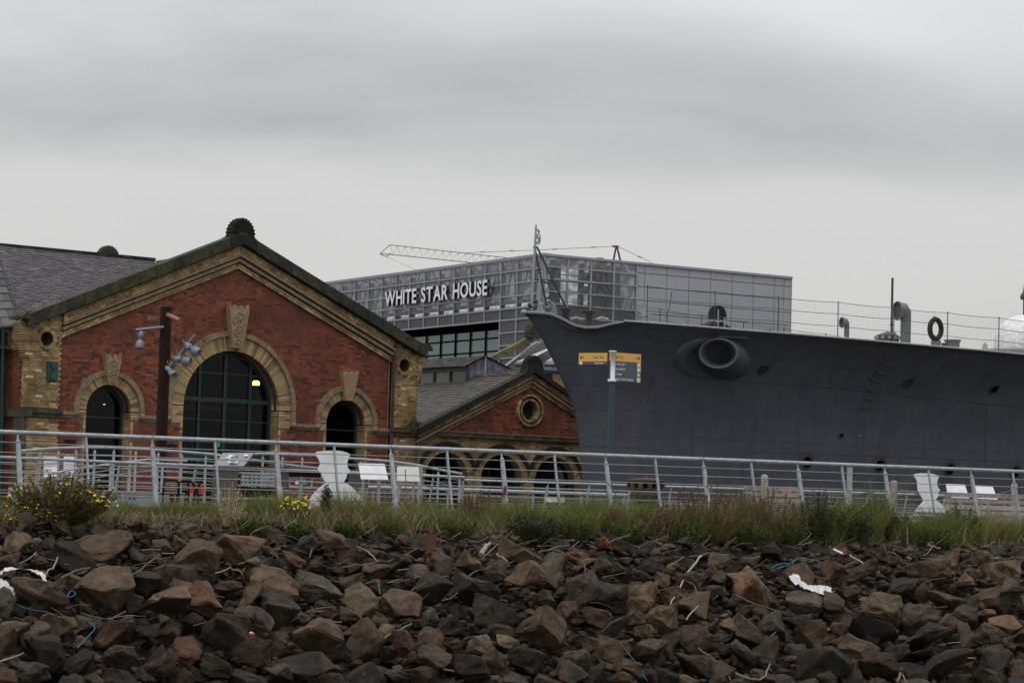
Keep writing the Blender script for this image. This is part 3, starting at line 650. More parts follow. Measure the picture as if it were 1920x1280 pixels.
def slates(parent, A, B, C, D, rows, w, m, n_obj=300, name='slate', test=None):
    """quad roof: A,B eave left/right, C,D ridge right/left; overlapping slates as pieces"""
    A, B, C, D = map(Vector, (A, B, C, D)); nrm = (B - A).cross(D - A).normalized()
    if nrm.z < 0: nrm = -nrm
    MB().add([A, B, C, D], [(0, 1, 2, 3)]).build('roof_bed', M_slate_b, parent)
    big = MB(); cnt = 0; items = []
    for r in range(rows):
        f0, f1 = r / rows, (r + 1.25) / rows; P0 = A.lerp(D, f0); Q0 = B.lerp(C, f0); P1 = A.lerp(D, min(1, f1)); Q1 = B.lerp(C, min(1, f1)); L = (Q0 - P0).length
        n = max(1, int(L / w)); off = .5 * (r % 2)
        for k in range(-1, n + 1):
            a = max(0, (k + off) / n); c = min(1, (k + 1 + off) / n - .012 / L)
            if c - a < .2 / n: continue
            j = rnd.uniform(0, .012); q = [P0.lerp(Q0, a) + nrm * (.035 + j), P0.lerp(Q0, c) + nrm * (.035 + j), P1.lerp(Q1, c) + nrm * .012, P1.lerp(Q1, a) + nrm * .012]
            if test and not test((q[0] + q[2]) / 2): continue
            items.append((q, nrm))
    for q, nr in items[:n_obj]:
        MB().add(q + [q[0] - nr * .012, q[1] - nr * .012], [(0, 1, 2, 3), (0, 4, 5, 1)]).build(name, m, parent)
    for q, nr in items[n_obj:]: big.add(q + [q[0] - nr * .012, q[1] - nr * .012], [(0, 1, 2, 3), (0, 4, 5, 1)])
    if big.v: big.build('slate_courses', m, parent, kind='stuff')
# roof of the pump house itself (behind the gable)
for s in (-1, 1):
    A = FP.p(s * 7.0, 4.75, -.2); B = FP.p(s * 7.0, 4.75, -3.5); C = FP.p(0, 7.6, -3.5); D = FP.p(0, 7.6, -.2)
    MB().add([A, B, C, D], [(0, 1, 2, 3)]).add([v - Vector((0, 0, .15)) for v in (A, B, C, D)], [(3, 2, 1, 0)]).build('main_roof', M_slate_g, pump)

# cross wing at the left with purple slate roof (ridge parallel to the facade)
wing = thing('slate_roofed_wing', FP.p(-9, 0, -9), 'left wing with long purple slate roof rising behind the brick gable', 'building')
FWg = Frame(FP.p(0, 0, -7.5), 50.5 + 2)
ru0, rz0 = FWg.hit(-60, 456); ru1, rz1 = FWg.hit(290, 488)
FE = Frame(FP.p(0, 0, -.6), 52.5)
el = FE.hit(-60, 620); er = FE.hit(300, 620)
slates(wing, FE.p(el[0], 4.6), FE.p(er[0] + 1.0, 4.6), FWg.p(ru1, rz1 - .02), FWg.p(ru0, rz1 + .02), 50, .26, M_slate, 300, test=lambda P: proj(P)[0] > -60)
b = MB()
k = 0; n = 22
for i in range(n):
    a = ru0 + (ru1 - ru0) * i / n; c = ru0 + (ru1 - ru0) * (i + 1) / n - .02; b = MB(); b.prism(FWg, [(a, rz1 - .02), (c, rz1 - .02), (c, rz1 + .07), (a, rz1 + .07)], -.1, .12); b.build('ridge_tile', M_black if i % 3 else M_slate_b, wing)
MB().fbox(FWg, ru0, ru1, 0, rz1 - .05, -5, -.2).build('wall', M_mortar_y, wing)
FWf = Frame(FP.p(0, 0, -12), 52.5); u, z = FWf.hit(202, 478)
finial(wing, FWf, u, z - .15, .42, 0, m=mat('mossy_black_stone', (.05, .055, .03), .95, var=.3))
# sliver of far roof right of the ridge end
P1, P2, P3 = FP.hp(292, 489, -3), FP.hp(345, 478, -3), FP.hp(292, 505, -3)
MB().add([P1, FP.hp(330, 483, -3), FP.hp(352, 478, -3), P3], [(3, 2, 1, 0)]).build('valley_roof', M_slate, wing)

# grey slate roof at the very left with green gutter
lodge = thing('grey_slate_lodge', FP.p(-9, 0, -1), 'low building at far left with coarse grey slate roof, green gutter and downpipe', 'building')
A = FP.hp(-60, 618, -1.0); B = FP.hp(36, 609, -1.0); C = FP.hp(-2, 484, -5.5); D = FP.hp(-60, 470, -5.5)
slates(lodge, A, B, C, D, 9, .42, M_slate_d, 300)
B2 = FP.hp(45, 602, -1.3)
MB().tube([FP.hp(36, 609, -.97), FP.hp(-2, 485, -5.45)], .05, 5).build('valley_edge', M_slate_b, lodge)
MB().tube([FP.hp(-60, 621, -.95), FP.hp(20, 613, -.95)], .09, 8).build('gutter', M_green, lodge)
MB().tube([FP.hp(6, 616, -.9), FP.hp(2, 930, -.9)], .06, 8).build('downpipe', M_green, lodge)
FL = Frame(FP.p(0, 0, -1.2), 50.5); a = FL.hit(-80, 700)[0]; c = FL.hit(23, 700)[0]
MB().fbox(FL, a, c, 0, 5.15, -.3, 0).build('wall', mat('shade_dark_wall', (.06, .04, .03), .95, var=.4, scale=2, dark=(.03, .035, .02)), lodge)  # bare wall in shade; the shade is painted into its dark colour
MB().fbox(FL, a, c, 2.62, 2.86, 0, .1).build('wall_moulding', M_soot_shade, lodge)

# ================================================================== SMALL GABLED HALL
FG = Frame(FP.p(7.25, 0, 0), 54); 
FG.O = FG.O  # facade starts beside the pump house pier
gc = FG.hit(992, 760)[0]
hall = thing('arcade_hall', FG.p(gc, 0), 'smaller red and buff brick hall with round window, triple arcade and roof lantern', 'building')
def G(px, py, o=0): return FG.hit(px, py, o)
apz = G(992, 690)[1]; half = gc - G(775, 803)[0]; GS = (apz - G(775, 803)[1]) / half
strz = G(940, 815)[1]
print('hall', gc, apz, half, GS, strz)
uL = -.1; uR = gc + half + .3
acs = [G(838, 850)[0], G(938, 855)[0], G(1041, 860)[0]]; pitch_ = (acs[2] - acs[0]) / 2; acs = [acs[0] + pitch_ * i for i in range(3)]; AR = pitch_ * .385; zsp = G(938, 853)[1] - AR + .02
crr = (G(1015, 769)[0] - G(967, 769)[0]) / 2; cz = G(991, 769.5)[1]
wall_open(hall, FG, uL, uR, lambda u: max(strz, min(9, apz - .1 - GS * abs(u - gc))), [(a, AR, zsp) for a in acs] + [(gc, cz, crr * .62, 0)], M_mortar_r, 0, .4)
def gok(u, z): return strz + .02 < z < apz - .68 - GS * abs(u - gc) * .98 and (u - gc) ** 2 + (z - cz) ** 2 > crr * crr * .98
it = bond(uL, uR, strz + .02, apz, gok); it.sort(key=lambda q: abs(q[0] - gc)); bricks(hall, FG, it, -.02, .012, M_red, 'brick', 120)
HO, HI = pitch_ / 2 + .09, pitch_ / 2 - .03
def yok(u, z):
    if z > strz - .16: return False
    for a in acs:
        if abs(u - a) < pitch_ / 2 and ((u - a) ** 2 + (z - zsp) ** 2 < HO ** 2 and z > zsp): return False
        if z <= zsp and abs(u - a) < AR: return False
    return True
it = bond(uL, uR, 0, strz - .1, yok); it.sort(key=lambda q: q[0]); bricks(hall, FG, it, -.02, .012, M_yel, 'brick', 120, 'buff_brickwork')
MB().fbox(FG, uL, uR, strz - .14, strz, 0, .12).build('string_course', M_soot_shade, hall)
MB().fbox(FG, uL, uR, strz + .002, strz + .03, 0, .14).build('string_course_lip', M_hood, hall)
for a in acs:
    ring(FG, a, zsp, AR, HI, -.02, .025, 52, gap=.1).build('voussoirs', M_arch, hall, kind='stuff')
    ring(FG, a, zsp, AR, AR + .025, -.4, -.021, 30, gap=.03).build('reveal_brickwork', M_yel, hall, kind='stuff')
    t = math.acos(min(1, (pitch_ / 2) / HO)); ring(FG, a, zsp, HI + .002, HO, 0, .1, 24, a0=t, a1=pi - t).build('hood_mould', M_black, hall)
    window(hall, FG, a, AR - .01, zsp, 0, -.45, [(-.25, .07), (.25, .07)], [(1.2, .05)])
MB().fbox(FG, uL, uR, -.02, 3, -5, -4.8).build('interior_lining', M_int, hall)
ring(FG, gc, cz, crr * .62, crr * .74, -.3, .09, 32, a0=0, a1=2 * pi, gap=.1).build('round_window_inner_bricks', M_yel, hall, kind='stuff')
ring(FG, gc, cz, crr * .74, crr * .9, -.05, .05, 24, a0=0, a1=2 * pi).build('round_window_moulding', M_soot_shade, hall)
ring(FG, gc, cz, crr * .9, crr, -.02, .12, 36, a0=0, a1=2 * pi, gap=.08).build('round_window_outer_bricks', M_yel, hall, kind='stuff')
b = MB(); ring(FG, gc, cz, crr * .54, crr * .62, -.3, -.22, 20, a0=0, a1=2 * pi, b=b); b.build('round_window_frame', M_green, hall)
MB().prism(FG, [(gc + crr * .58 * cos(i * pi / 10), cz + crr * .58 * sin(i * pi / 10)) for i in range(20)], -.27, -.26).build('pane', mat('dull_round_glass', (.02, .028, .028), .15), hall)
rake(hall, FG, gc, half, apz, GS, [(0, .17, .3, M_black, 'coping_stone', 'stones')], stones=8)
rake(hall, FG, gc, half - .05, apz, GS, [(.17, .36, .18, M_yel, 'corbel_brickwork', 'bricks'), (.36, .41, .1, M_soot_shade, 'shadow_groove', 'solid'), (.41, .50, .16, M_hood, 'moulding', 'solid'), (.50, .64, .09, M_yel, 'lower_corbel_brickwork', 'bricks')])  # groove coloured dark to stand for the shadow under the bricks
finial(hall, FG, gc + .02, apz + .02, .36, .1)
MB().prism(FG, [(gc - .42, apz - .35), (gc, apz - .15), (gc + .42, apz - .35), (gc + .3, apz + .1), (gc - .3, apz + .1)], -.1, .32).build('apex_stone', M_black, hall)
# ragged weeds where hall meets the pier
u, z = G(772, 798, .1)
b = MB()
for i in range(60):
    P = FG.p(u + rnd.gauss(0, .16), z + rnd.gauss(0, .14), .15 + rnd.random() * .15); q = Vector((rnd.gauss(0, 1), rnd.gauss(0, 1), rnd.gauss(0, 1))).normalized() * .07; w = q.cross(Vector((rnd.random(), 1, .3))).normalized() * .04
    b.add([P, P + q + w, P + q * 2, P + q - w], [(0, 1, 2, 3)])
b.build('wall_weed', M_leafd, None, label='tuft of dark weeds growing in the corner where the two brick buildings meet', cat='plant')
# hall roof: left slope visible, lantern on the ridge
depth = 11
slates(hall, FG.p(gc - half, apz - .22 - GS * half, -depth), FG.p(gc - half, apz - .22 - GS * half, -.1), FG.p(gc, apz - .22, -.1), FG.p(gc, apz - .22, -depth), 30, .3, M_slate_g, 150)
MB().add([FG.p(gc + half, apz - .22 - GS * half, -.1), FG.p(gc + half, apz - .22 - GS * half, -depth), FG.p(gc, apz - .22, -depth), FG.p(gc, apz - .22, -.1)], [(0, 1, 2, 3)]).build('right_roof_slope', M_slate_g, hall)
for i in range(14):
    MB().tube([FG.p(gc, apz - .2, -.3 - i * .4), FG.p(gc, apz - .2, -.66 - i * .4)], .07, 6).build('ridge_tile', M_rust2 if i % 4 == 1 else M_soot_shade, hall)
# lantern: front end at offset LO
LO = -3.2
for _ in range(1): pass
cl = FG.hit(876, 686, LO); cr_ = FG.hit(955, 692, LO); ca = FG.hit(909, 667, LO); cb_ = FG.hit(873, 720, LO)
print('lantern', cl, cr_, ca, cb_, 'ridge', apz - .22, gc)
ll = cl[0]; lc = ca[0]; lr = cr_[0]
lant = MB(); lant.prism(FG, [(ll + .05, cb_[1] - .1), (lr - .2, cr_[1] - .6), (lr - .05, cr_[1]), (lc, ca[1] - .06), (ll + .05, cl[1])], LO - .1, LO).build('lantern_cheek', M_lead, hall)
for i in range(6):
    u = ll + .1 + (lr - ll - .3) * i / 6; zt = min(ca[1] - .1 - abs(u - lc) * (ca[1] - cl[1]) / abs(lc - ll), ca[1]); MB().fbox(FG, u, u + .03, cb_[1] - .1, zt, LO, LO + .03).build('lead_seam', M_lead, hall)
MB().tube([FG.p(lc, ca[1], LO + .04), FG.p(lc, ca[1] - 1.0, LO + .05)], .035, 6).build('lead_roll', mat('pale_lead', (.35, .36, .38), .6), hall)
LD = LO - 7
slates(hall, FG.p(ll - .18, cl[1] - .03, LD), FG.p(ll - .18, cl[1] - .03, LO + .12), FG.p(lc, ca[1], LO + .12), FG.p(lc, ca[1], LD), 9, .28, M_slate_g, 100)
MB().add([FG.p(lr + .1, cr_[1], LO + .1), FG.p(lr + .1, cr_[1], LD), FG.p(lc, ca[1], LD), FG.p(lc, ca[1], LO + .1)], [(0, 1, 2, 3)]).build('lantern_right_roof', M_slate_g, hall)
FLn = Frame(FG.p(ll, 0, LO), 54 - 90, flip=True)      # u runs back along the lantern side, n faces left
wz1 = cl[1] - .1; wz0 = cb_[1] + .04
b = MB(); b.fbox(FLn, 0, 7, wz0 - .08, wz0, -.05, .05); b.fbox(FLn, 0, 7, wz1 - .06, wz1 + .05, -.05, .06)
npan = 7; wp = 7 / npan
for i in range(npan + 1): b.fbox(FLn, i * wp - .04, i * wp + .04, wz0, wz1 - .06, -.04, .05)
lf = b.build('lantern_window_frame', M_green, hall)
mg = mat('olive_lit_look_pane', (.10, .11, .07), .2)  # lit look of two panes is put into a paler olive colour
for i in range(npan): MB().fbox(FLn, i * wp + .04, (i + 1) * wp - .04, wz0, wz1 - .06, -.02, -.01).build('pane', mg if i in (1, 2) else mat('dim_pane', (.05, .055, .045), .15), lf)
MB().fbox(FLn, -.02, 7, wz0 - .17, wz0 - .082, -.05, .12).build('lead_flashing', mat('pale_lead', (.3, .33, .38), .6), hall)
MB().fbox(FLn, 0, 7, wz0 - 1.4, wz0 - .18, -.1, -.02).build('lantern_base', M_slate_g, hall)

# building behind with rooflights
back = thing('rooflight_building', FG.p(gc, 0, -12), 'slate roofed building with sloping stone coping and skylights between hall and bow', 'building')
FB = Frame(FG.p(0, 0, -9), 54)
def Bp(px, py, o=0): return FB.hp(px, py, o)
MB().add([Bp(930, 700), Bp(1040, 700), Bp(1062, 722), Bp(985, 760), Bp(880, 760)], [(0, 1, 2, 3, 4)]).build('lower_wall', M_slate_b, back)
A, B, C, D = Bp(925, 704), Bp(1075, 700), Bp(1070, 625, -3), Bp(1002, 641, -3)
slates(back, A, B, C, D, 16, .5, M_slate_g, 100)
cb = MB()
for i in range(7):
    a0, a1 = i / 7, (i + .96) / 7
    lo = lambda t, dy: FB.hp(916 + (1000 - 916) * t, 671 - (671 - 629) * t + dy, -1)
    q = [lo(a0, 12), lo(a1, 12), lo(a1, 0), lo(a0, 0)]; MB().add(q + [v - FB.n * .3 for v in q], [(0, 1, 2, 3), (7, 6, 5, 4), (3, 2, 6, 7), (0, 4, 5, 1), (1, 5, 6, 2), (0, 3, 7, 4)]).build('coping_stone', mat('yellow_lichen_coping', (.15, .12, .05), .92, var=.3, scale=2, dark=(.07, .07, .04)), back)
MB().tube([FB.hp(942, 690, -.6), FB.hp(1004, 643, -1.5), FB.hp(1012, 644, -1.5)], .05, 5).build('lead_edge', mat('pale_lead', (.35, .36, .38), .6), back)
uf, zf = FB.hit(1003, 627, -1); finial(back, FB, uf, zf, .42, -1.0, m=MATS['mossy_black_stone'])
for (x0, y0, x1, y1) in ((968, 677, 1026, 653), (1023, 677, 1040, 667)):
    for k in range(3):
        q = [Bp(x0 + k * 6, y0 + 1, .2), Bp(x0 + k * 6 + 5, y0 + 1, .2), Bp(x1 + k * 2, y1 + 2, -1.2), Bp(x1 + k * 2 - 3, y1 + 1, -1.2)]
        MB().add(q, [(0, 1, 2, 3)]).build('skylight_pane', mat('pale_skylight_glass', (.45, .47, .5), .12, spec=.8), back)
    MB().tube([Bp(x0 - 3, y0 + 6, .25), Bp(x0 + 22, y0 + 6, .25)], .08, 4).build('skylight_kerb', M_lead, back)
MB().tube([FB.hp(1018, 694, .5), FB.hp(1080, 697, .5)], .1, 6).build('gutter', mat('teal_gutter', (.03, .07, .09), .5), back)
q = [FB.hp(1036, 700, .3), FB.hp(1080, 702, .3), FB.hp(1080, 770, .3), FB.hp(1036, 770, .3)]
MB().add(q, [(3, 2, 1, 0)]).build('buff_wall', M_yel, back)
MB().add([q[0] - FB.n * 6, q[1] - FB.n * 6, q[2] - FB.n * 6, q[3] - FB.n * 6], [(0, 1, 2, 3)]).build('rear_wall', M_mortar_y, back)

# gable seen above the ship's deck
far = thing('shell_gable', (14, 112, 0), 'dark shell finial and gable tip rising behind the ship deck rail', 'building')
FF = Frame(at(1343, 985, 106), 54); FF.O.z = 0
u, z = FF.hit(1342, 593); finial(far, FF, u, z, .40, .1, m=M_black, hgt=1.15)
for s in (-1, 1):
    for i in range(4):
        a, c = .2 + i * .7, .88 + i * .7
        MB().prism(FF, [(u + s * a, z - .14 - a * .42 - .35), (u + s * c, z - .14 - c * .42 - .35), (u + s * c, z - .14 - c * .42), (u + s * a, z - .14 - a * .42)][::s], -.3, .2).build('coping_stone', M_cope, far)
MB().prism(FF, [(u - 3, 0), (u + 3, 0), (u + 3, z - 2), (u, z - .7), (u - 3, z - 2)], -8, 0).build('wall', M_mortar_y, far)

# ================================================================== OFFICE BUILDING
CW = at(1007, 971, 185); CW.z = 0
FWL = Frame(CW, -32.5, flip=True); FWR = Frame(CW, 58)
office = thing('office_building', CW, 'silver grey mesh-clad office block with large white lettering and teal glass strip', 'building')
ROWZ = [19.34, 18.50, 17.57, 16.62, 15.70, 14.86, 13.90, 12.95, 12.0, 11.0, 10, 9]
MODL = 2.27; 
def fpan(fr, u0, u1, z0_, z1_, m, name, o=0, t=.06, parent=None): return MB().fbox(fr, u0 + .03, u1 - .03, z0_ + .03, z1_ - .03, o, o + t).build(name, m, parent or office)
NL = 18
for c in range(NL):
    u0 = .0 if c == 0 else 1.15 + (c - 1) * MODL; u1 = 1.15 + c * MODL
    for r in range(5): fpan(FWL, u0, u1, ROWZ[r + 1] + (.28 if r == 3 else 0), ROWZ[r], M_mesh if r < 4 else M_mesh2, 'mesh_panel')
    MB().fbox(FWL, u0 + .03, u1 - .03, ROWZ[4] - .02 + .0, ROWZ[4] + .26, -.02, 0).build('strip_panel', M_meshc, office)
    if u1 < 5.8:
        for r in range(5, 11): fpan(FWL, u0, u1, ROWZ[r + 1], ROWZ[r], M_mesh2, 'mesh_panel')
umax = 1.15 + (NL - 1) * MODL
b = MB()
for c in range(NL + 1):
    u = 0.0 if c == 0 else 1.15 + (c - 1) * MODL
    if c in (0, 1, 2): z1_ = 8
    elif abs(u - (1.15 + 2 * MODL)) < .1: z1_ = 8
    else: z1_ = 14.86
    b.fbox(FWL, u - .07, u + .07, z1_, 19.34, .03, .13)
for r, z in enumerate(ROWZ[:6]): b.fbox(FWL, 0, umax, z - .06, z + .06, .05, .15)
for z in ROWZ[6:]: b.fbox(FWL, 0, 1.15 + 2 * MODL, z - .05, z + .05, .05, .15)
b.build('left_frame_grid', M_wframe, office)
MB().fbox(FWL, -.2, umax, 19.36, 19.56, -.4, .2).build('left_parapet', M_wframe, office)
# structure seen through the mesh
b = MB()
for c in range(NL):
    u = .55 + c * MODL; b.fbox(FWL, u, u + .35, 15.5, 19.2, -1.4, -1.1)
for c in range(0, NL):
    u = 1.15 + c * MODL; b.tube([FWL.p(u, 15.6, -1.6), FWL.p(u + 1.2, 19.1, -1.7), FWL.p(u + 2.2, 16.0, -1.6)], .09, 4)
b.fbox(FWL, 0, umax, 18.6, 18.9, -1.5, -1.2); b.fbox(FWL, 0, umax, 16.3, 16.5, -1.5, -1.2)
b.build('screen_steelwork', M_shipdark, office)
# glass strip in a dark recess
US = 1.15 + 2 * MODL
b = MB(); b.fbox(FWL, US - .1, umax, 8, 14.86, -1.6, -1.5); b.fbox(FWL, US - .1, umax, 14.80, 14.86, -1.5, .02); b.fbox(FWL, US - .04, US + .06, 8, 14.86, -1.5, .02); b.build('dark_recess', M_hole, office)
gz_ = [14.42, 13.77, 12.76, 12.0, 11.0, 9.8, 8.6]; gl = MB()
for c in range(1, NL):
    u0 = US - .4 + (c - 1) * MODL * .985
    for a, d in zip(gz_, gz_[1:]): fpan(FWL, u0, u0 + MODL * .985, d, a, M_teglass, 'glass_pane', -1.3, .03)
    gl.fbox(FWL, u0 - .045, u0 + .045, 8, 14.42, -1.32, -1.15)
for z in gz_: gl.fbox(FWL, US - .4, umax, z - .05, z + .05, -1.32, -1.17)
gl.build('glazing_bars', M_hole, office)
# lettering
def char_mesh(ch, size, ext, bold=.0):
    cu = bpy.data.curves.new('t', 'FONT'); cu.body = ch; cu.size = size; cu.extrude = ext; cu.offset = bold; cu.resolution_u = 3
    o = bpy.data.objects.new('t', cu); COL.objects.link(o); bpy.context.view_layer.update()
    dg = bpy.context.evaluated_depsgraph_get(); me = bpy.data.meshes.new_from_object(o.evaluated_get(dg)); bpy.data.objects.remove(o); return me
def text3d(parent, fr, txt, ul, ur, zb, zt, o, ext, m, side=None, name='letter', sgn=1, bold=.0, joined=False, gap=.09, sp=.34):
    """letters laid from ul to ur (sgn = +1 when reading direction follows fr.d)"""
    ms = []; x = 0; H = 1.0
    for ch in txt:
        if ch == ' ': x += sp; continue
        me = char_mesh(ch, 1.0, .5, bold); co = np.array([v.co[:] for v in me.vertices]);
        if len(co) == 0: continue
        w = co[:, 0].max() - co[:, 0].min(); ms.append((ch, me, x - co[:, 0].min(), w)); x += w + gap
    tot = x - gap; cap = .66; su = abs(ur - ul) / tot; sz = (zt - zb) / cap; J = MB()
    for ch, me, off, w in ms:
        b = MB(); vs = [fr.p(ul + sgn * (v.co.x + off) * su, zb + v.co.y * sz, o + (v.co.z + .5) * ext) for v in me.vertices]
        if joined: J.add(vs, [tuple(p.vertices) for p in me.polygons]); continue
        b.add(vs, [tuple(p.vertices) for p in me.polygons]); ob = b.build(name, m, parent)
        if side:
            ob.data.materials.append(side)
            for p in ob.data.polygons:
                if abs(p.normal.dot(fr.n)) < .7: p.material_index = 1
    if joined: return J.build(name, m, parent)
lu0 = FWL.hit(722, 560, .7); lu1 = FWL.hit(914, 540, .7)
text3d(office, FWL, 'WHITE STAR HOUSE', lu0[0], lu1[0], FWL.hit(722, 573.5, .7)[1], FWL.hit(722, 549, .7)[1], .45, .28, M_letter, M_letside, sgn=-1, bold=.022, gap=.085, sp=.40)
b = MB()
for k in range(16): u = lu0[0] + (lu1[0] - lu0[0]) * (k + .5) / 16; b.tube([FWL.p(u, 17.4, .1), FWL.p(u, 17.4, .5)], .04, 4)
b.build('letter_brackets', M_letside, office)
# right face
UR = [0, 2.05, 4.12, 6.18, 8.27]; RW = FWR.hit(1483, 525)[0]
HZ = [19.34, 18.62, 17.72, 16.80, 15.88, 14.95, 14, 13, 12, 11, 10]
for a, c in zip(UR, UR[1:]):
    for t, bt in zip(HZ, HZ[1:]): fpan(FWR, a, c, bt, t, M_meshc if (16.5 < t < 19 and c < 8) else (M_mesh if t > 16.5 else M_mesh2), 'mesh_panel')
b = MB()
for u in UR: b.fbox(FWR, u - .08, u + .08, 9, 19.34, .03, .14)
for z in HZ[1:]: b.fbox(FWR, 0, UR[-1], z - .055, z + .055, .05, .15)
b.build('right_frame_grid', M_wframe, office)
MB().fbox(FWR, -.2, RW + .02, 19.36, 19.54, -.4, .2).build('right_parapet', M_wframe, office)
vs_ = [8.27 + .75] + [8.27 + .75 + 2.06 * (i + 1) for i in range(6)] + [RW - .72, RW]; hz_ = [19.34, 18.75, 17.72, 16.7, 15.7, 14.7, 13.7, 12.5, 11]
pu = 8.29
for c in vs_:
    for t, bt in zip(hz_, hz_[1:]): MB().fbox(FWR, pu + .025, c - .025, bt + .025, t - .025, .0, .06).build('cladding_panel', M_clad, office)
    pu = c
MB().fbox(FWR, 8.29, RW, 9, 19.33, -.2, -.02).build('panel_backing', M_shipdark, office)
MB().fbox(FWR, RW - .02, RW + .05, 9, 19.5, -8, .1).build('end_wall', M_clad, office)
b = MB()
for u in (2.0, 4.1, 5.6, 6.4, 7.4): b.fbox(FWR, u, u + .28, 15.6, 19.2, -1.6, -1.2)
b.fbox(FWR, 5.4, 8.2, 14, 19.2, -2.2, -2.0)
b.build('screen_columns', M_shipdark, office)
b = MB()
for o in (-2.5,):
    b.tube([FWR.p(.3, 18.4, o), FWR.p(7.5, 18.4, o)], .05, 4); b.tube([FWR.p(.3, 17.9, o), FWR.p(7.5, 17.9, o)], .05, 4)
    for i in range(12): b.tube([FWR.p(.3 + i * .6, 17.9, o), FWR.p(.6 + i * .6, 18.4, o), FWR.p(.9 + i * .6, 17.9, o)], .035, 4)
b.build('roof_truss', M_shipgrey, office)
for k, (px, py, r) in enumerate(((1098, 519, .35), (1098, 544, .3))):
    u, z = FWR.hit(px, py, -2.2); MB().lathe(FWR.p(u, z, -2.2), FWR.n, [(0, -.2), (r, -.1), (r, .1), (0, .2)], 10).build('roof_fan', M_shipdark, office)
MB().fbox(FWR, 4, RW, 0, 15.6, -20, -3).build('building_core', mat('dark_office_core', (.09, .092, .098), .8, var=.1, scale=.5), office)
MB().fbox(FWL, US, umax, 15.0, 15.4, -20, -1.8).build('roof_slab', M_shipdark, office)
# crane far behind
FC = Frame(at(960, 971, 255), 85); FC.O.z = 0
def C(px, py, o=0): return FC.hp(px, py, o)
crane = thing('tower_crane', C(1155, 985), 'thin yellow tower crane jib and A-frame showing above the office roof', 'crane')
top = [(731, 459), (975, 486)]; bot = [(713, 475), (960, 500)]
b = MB()
for o in (-.7, .7):
    b.tube([C(*top[0], o), C(*top[1], o)], .045, 4)
    b.tube([C(*bot[0], o), C(*bot[1], o)], .05, 4)
    b.tube([C(*bot[0], o), C(*top[0], o)], .045, 4)
b.build('jib_chords', M_yelsteel, crane)
b = MB(); n = 17
for i in range(n):
    t = i / n; t2 = (i + 1) / n
    tp = lambda t: (top[0][0] + (top[1][0] - top[0][0]) * t, top[0][1] + (top[1][1] - top[0][1]) * t)
    bt = lambda t: (731 + (960 - 731) * t, 476.8 + (500 - 476.8) * t)
    for o in (-.7, .7): b.tube([C(*tp(t), o), C(*bt((t + t2) / 2), o), C(*tp(t2), o)], .026, 3)
    b.tube([C(*tp(t), -.7), C(*tp(t), .7)], .04, 3); b.tube([C(*bt(t), -.7), C(*bt(t), .7)], .04, 3)
b.build('jib_lattice', M_yelsteel, crane)
b = MB(); b.tube([C(713, 476), C(720, 480), C(727, 480), C(733, 474)], .05, 4); b.build('jib_nose', M_yelsteel, crane)
b = MB(); b.tube([C(1148, 500), C(1155.5, 461)], .11, 6); b.tube([C(1166, 500), C(1156.5, 461)], .11, 6); b.tube([C(1148, 461.8), C(1160, 461.8)], .1, 4); b.build('apex_frame', M_rust2, crane)
b = MB(); b.tube([C(868, 474), C(1000, 469), C(1155, 461.5)], .03, 4); b.tube([C(1156, 461.5), C(1200, 481), C(1240, 503)], .03, 4)
for x, y in ((905, 472.6), (960, 470.5), (1040, 467.2), (1112, 463.6), (1200, 481), (1228, 496)): b.tube([C(x - 4, y), C(x + 4, y - .3 if x < 1150 else y + 2)], .07, 5)
b.build('pendant_line', M_yelsteel, crane)
MB().tube([C(722, 480), C(790, 510)], .02, 3).build('hoist_rope', M_wire, crane)
u, z = FC.hit(1124.5, 492.5); MB().fbox(FC, u - .36, u + .36, z - .2, z + .5, -.4, .4).build('roof_plant_box', M_ambox, None, label='small amber box on the office roof edge left of the crane A-frame', cat='plant box')

# ================================================================== SHIP
BOW = Vector((FS.O.x, FS.O.y, 0)); ship = thing('warship', FS.p(0, -4), 'dark grey warship bow with flared side, hawse pipe and netted deck rail', 'ship')
ip = np.interp
def stem_a(z): return float(ip(z, [-4, -1, 1, 2.1, 2.9, 3.5, 4.1, 4.8, 5.45, 5.9, 6.3], [2.8, 2.35, 2.2, 2.06, 1.92, 1.74, 1.41, .97, .52, .14, -.22]))
def deck_z(a): return float(ip(a, [-.3, .35, .7, 1.0, 1.35, 1.7, 2.1, 2.5, 3, 6, 12, 18, 25, 60, 130], [6.31, 6.27, 6.12, 5.96, 5.90, 5.93, 6.05, 6.14, 6.12, 6.04, 5.93, 5.83, 5.8, 5.8, 5.8]))
def wdk(t): return float(ip(t, [0, .3, .8, 1.3, 2.3, 3.5, 5.3, 8, 10.3, 15, 20, 30, 40, 90, 130], [.02, .33, .62, .84, 1.22, 1.75, 2.45, 3.3, 3.85, 4.7, 5.3, 6.0, 6.3, 6.3, 1.0]))
def wlow(t): return 5.9 * (1 - exp(-max(0, t) * .047)) * (1 if t < 90 else max(.1, 1 - ((t - 90) / 42) ** 2))
def hull_w(a, z):
    t = a - stem_a(z)
    if t <= 0: return .02
    zr = min(1, max(0, (z - 1.0) / 5.0)); f = .18 * zr + .82 * max(0, (zr - .25) / .75) ** 3.0
    k = min(1, t / 1.2); f = f * k + (1 - k) * (.35 + .5 * zr)
    return max(.02, (1 - f) * wlow(t) + f * wdk(t))
def hull_p(a, z, off=0.0, side=1): return FS.p(a, z, side * (hull_w(a, z) + off))
def hull_hit(px, py):
    w = 2.0
    for _ in range(40):
        a, z = FS.hit(px, py, w); w = .6 * w + .4 * hull_w(a, z)
    return a, z
def hull_n(a, z):
    e = .15; P = hull_p(a, z); A = hull_p(a + e, z) - P; B = hull_p(a, z + e) - P; n = A.cross(B).normalized()
    return n if n.dot(FS.n) > 0 else -n
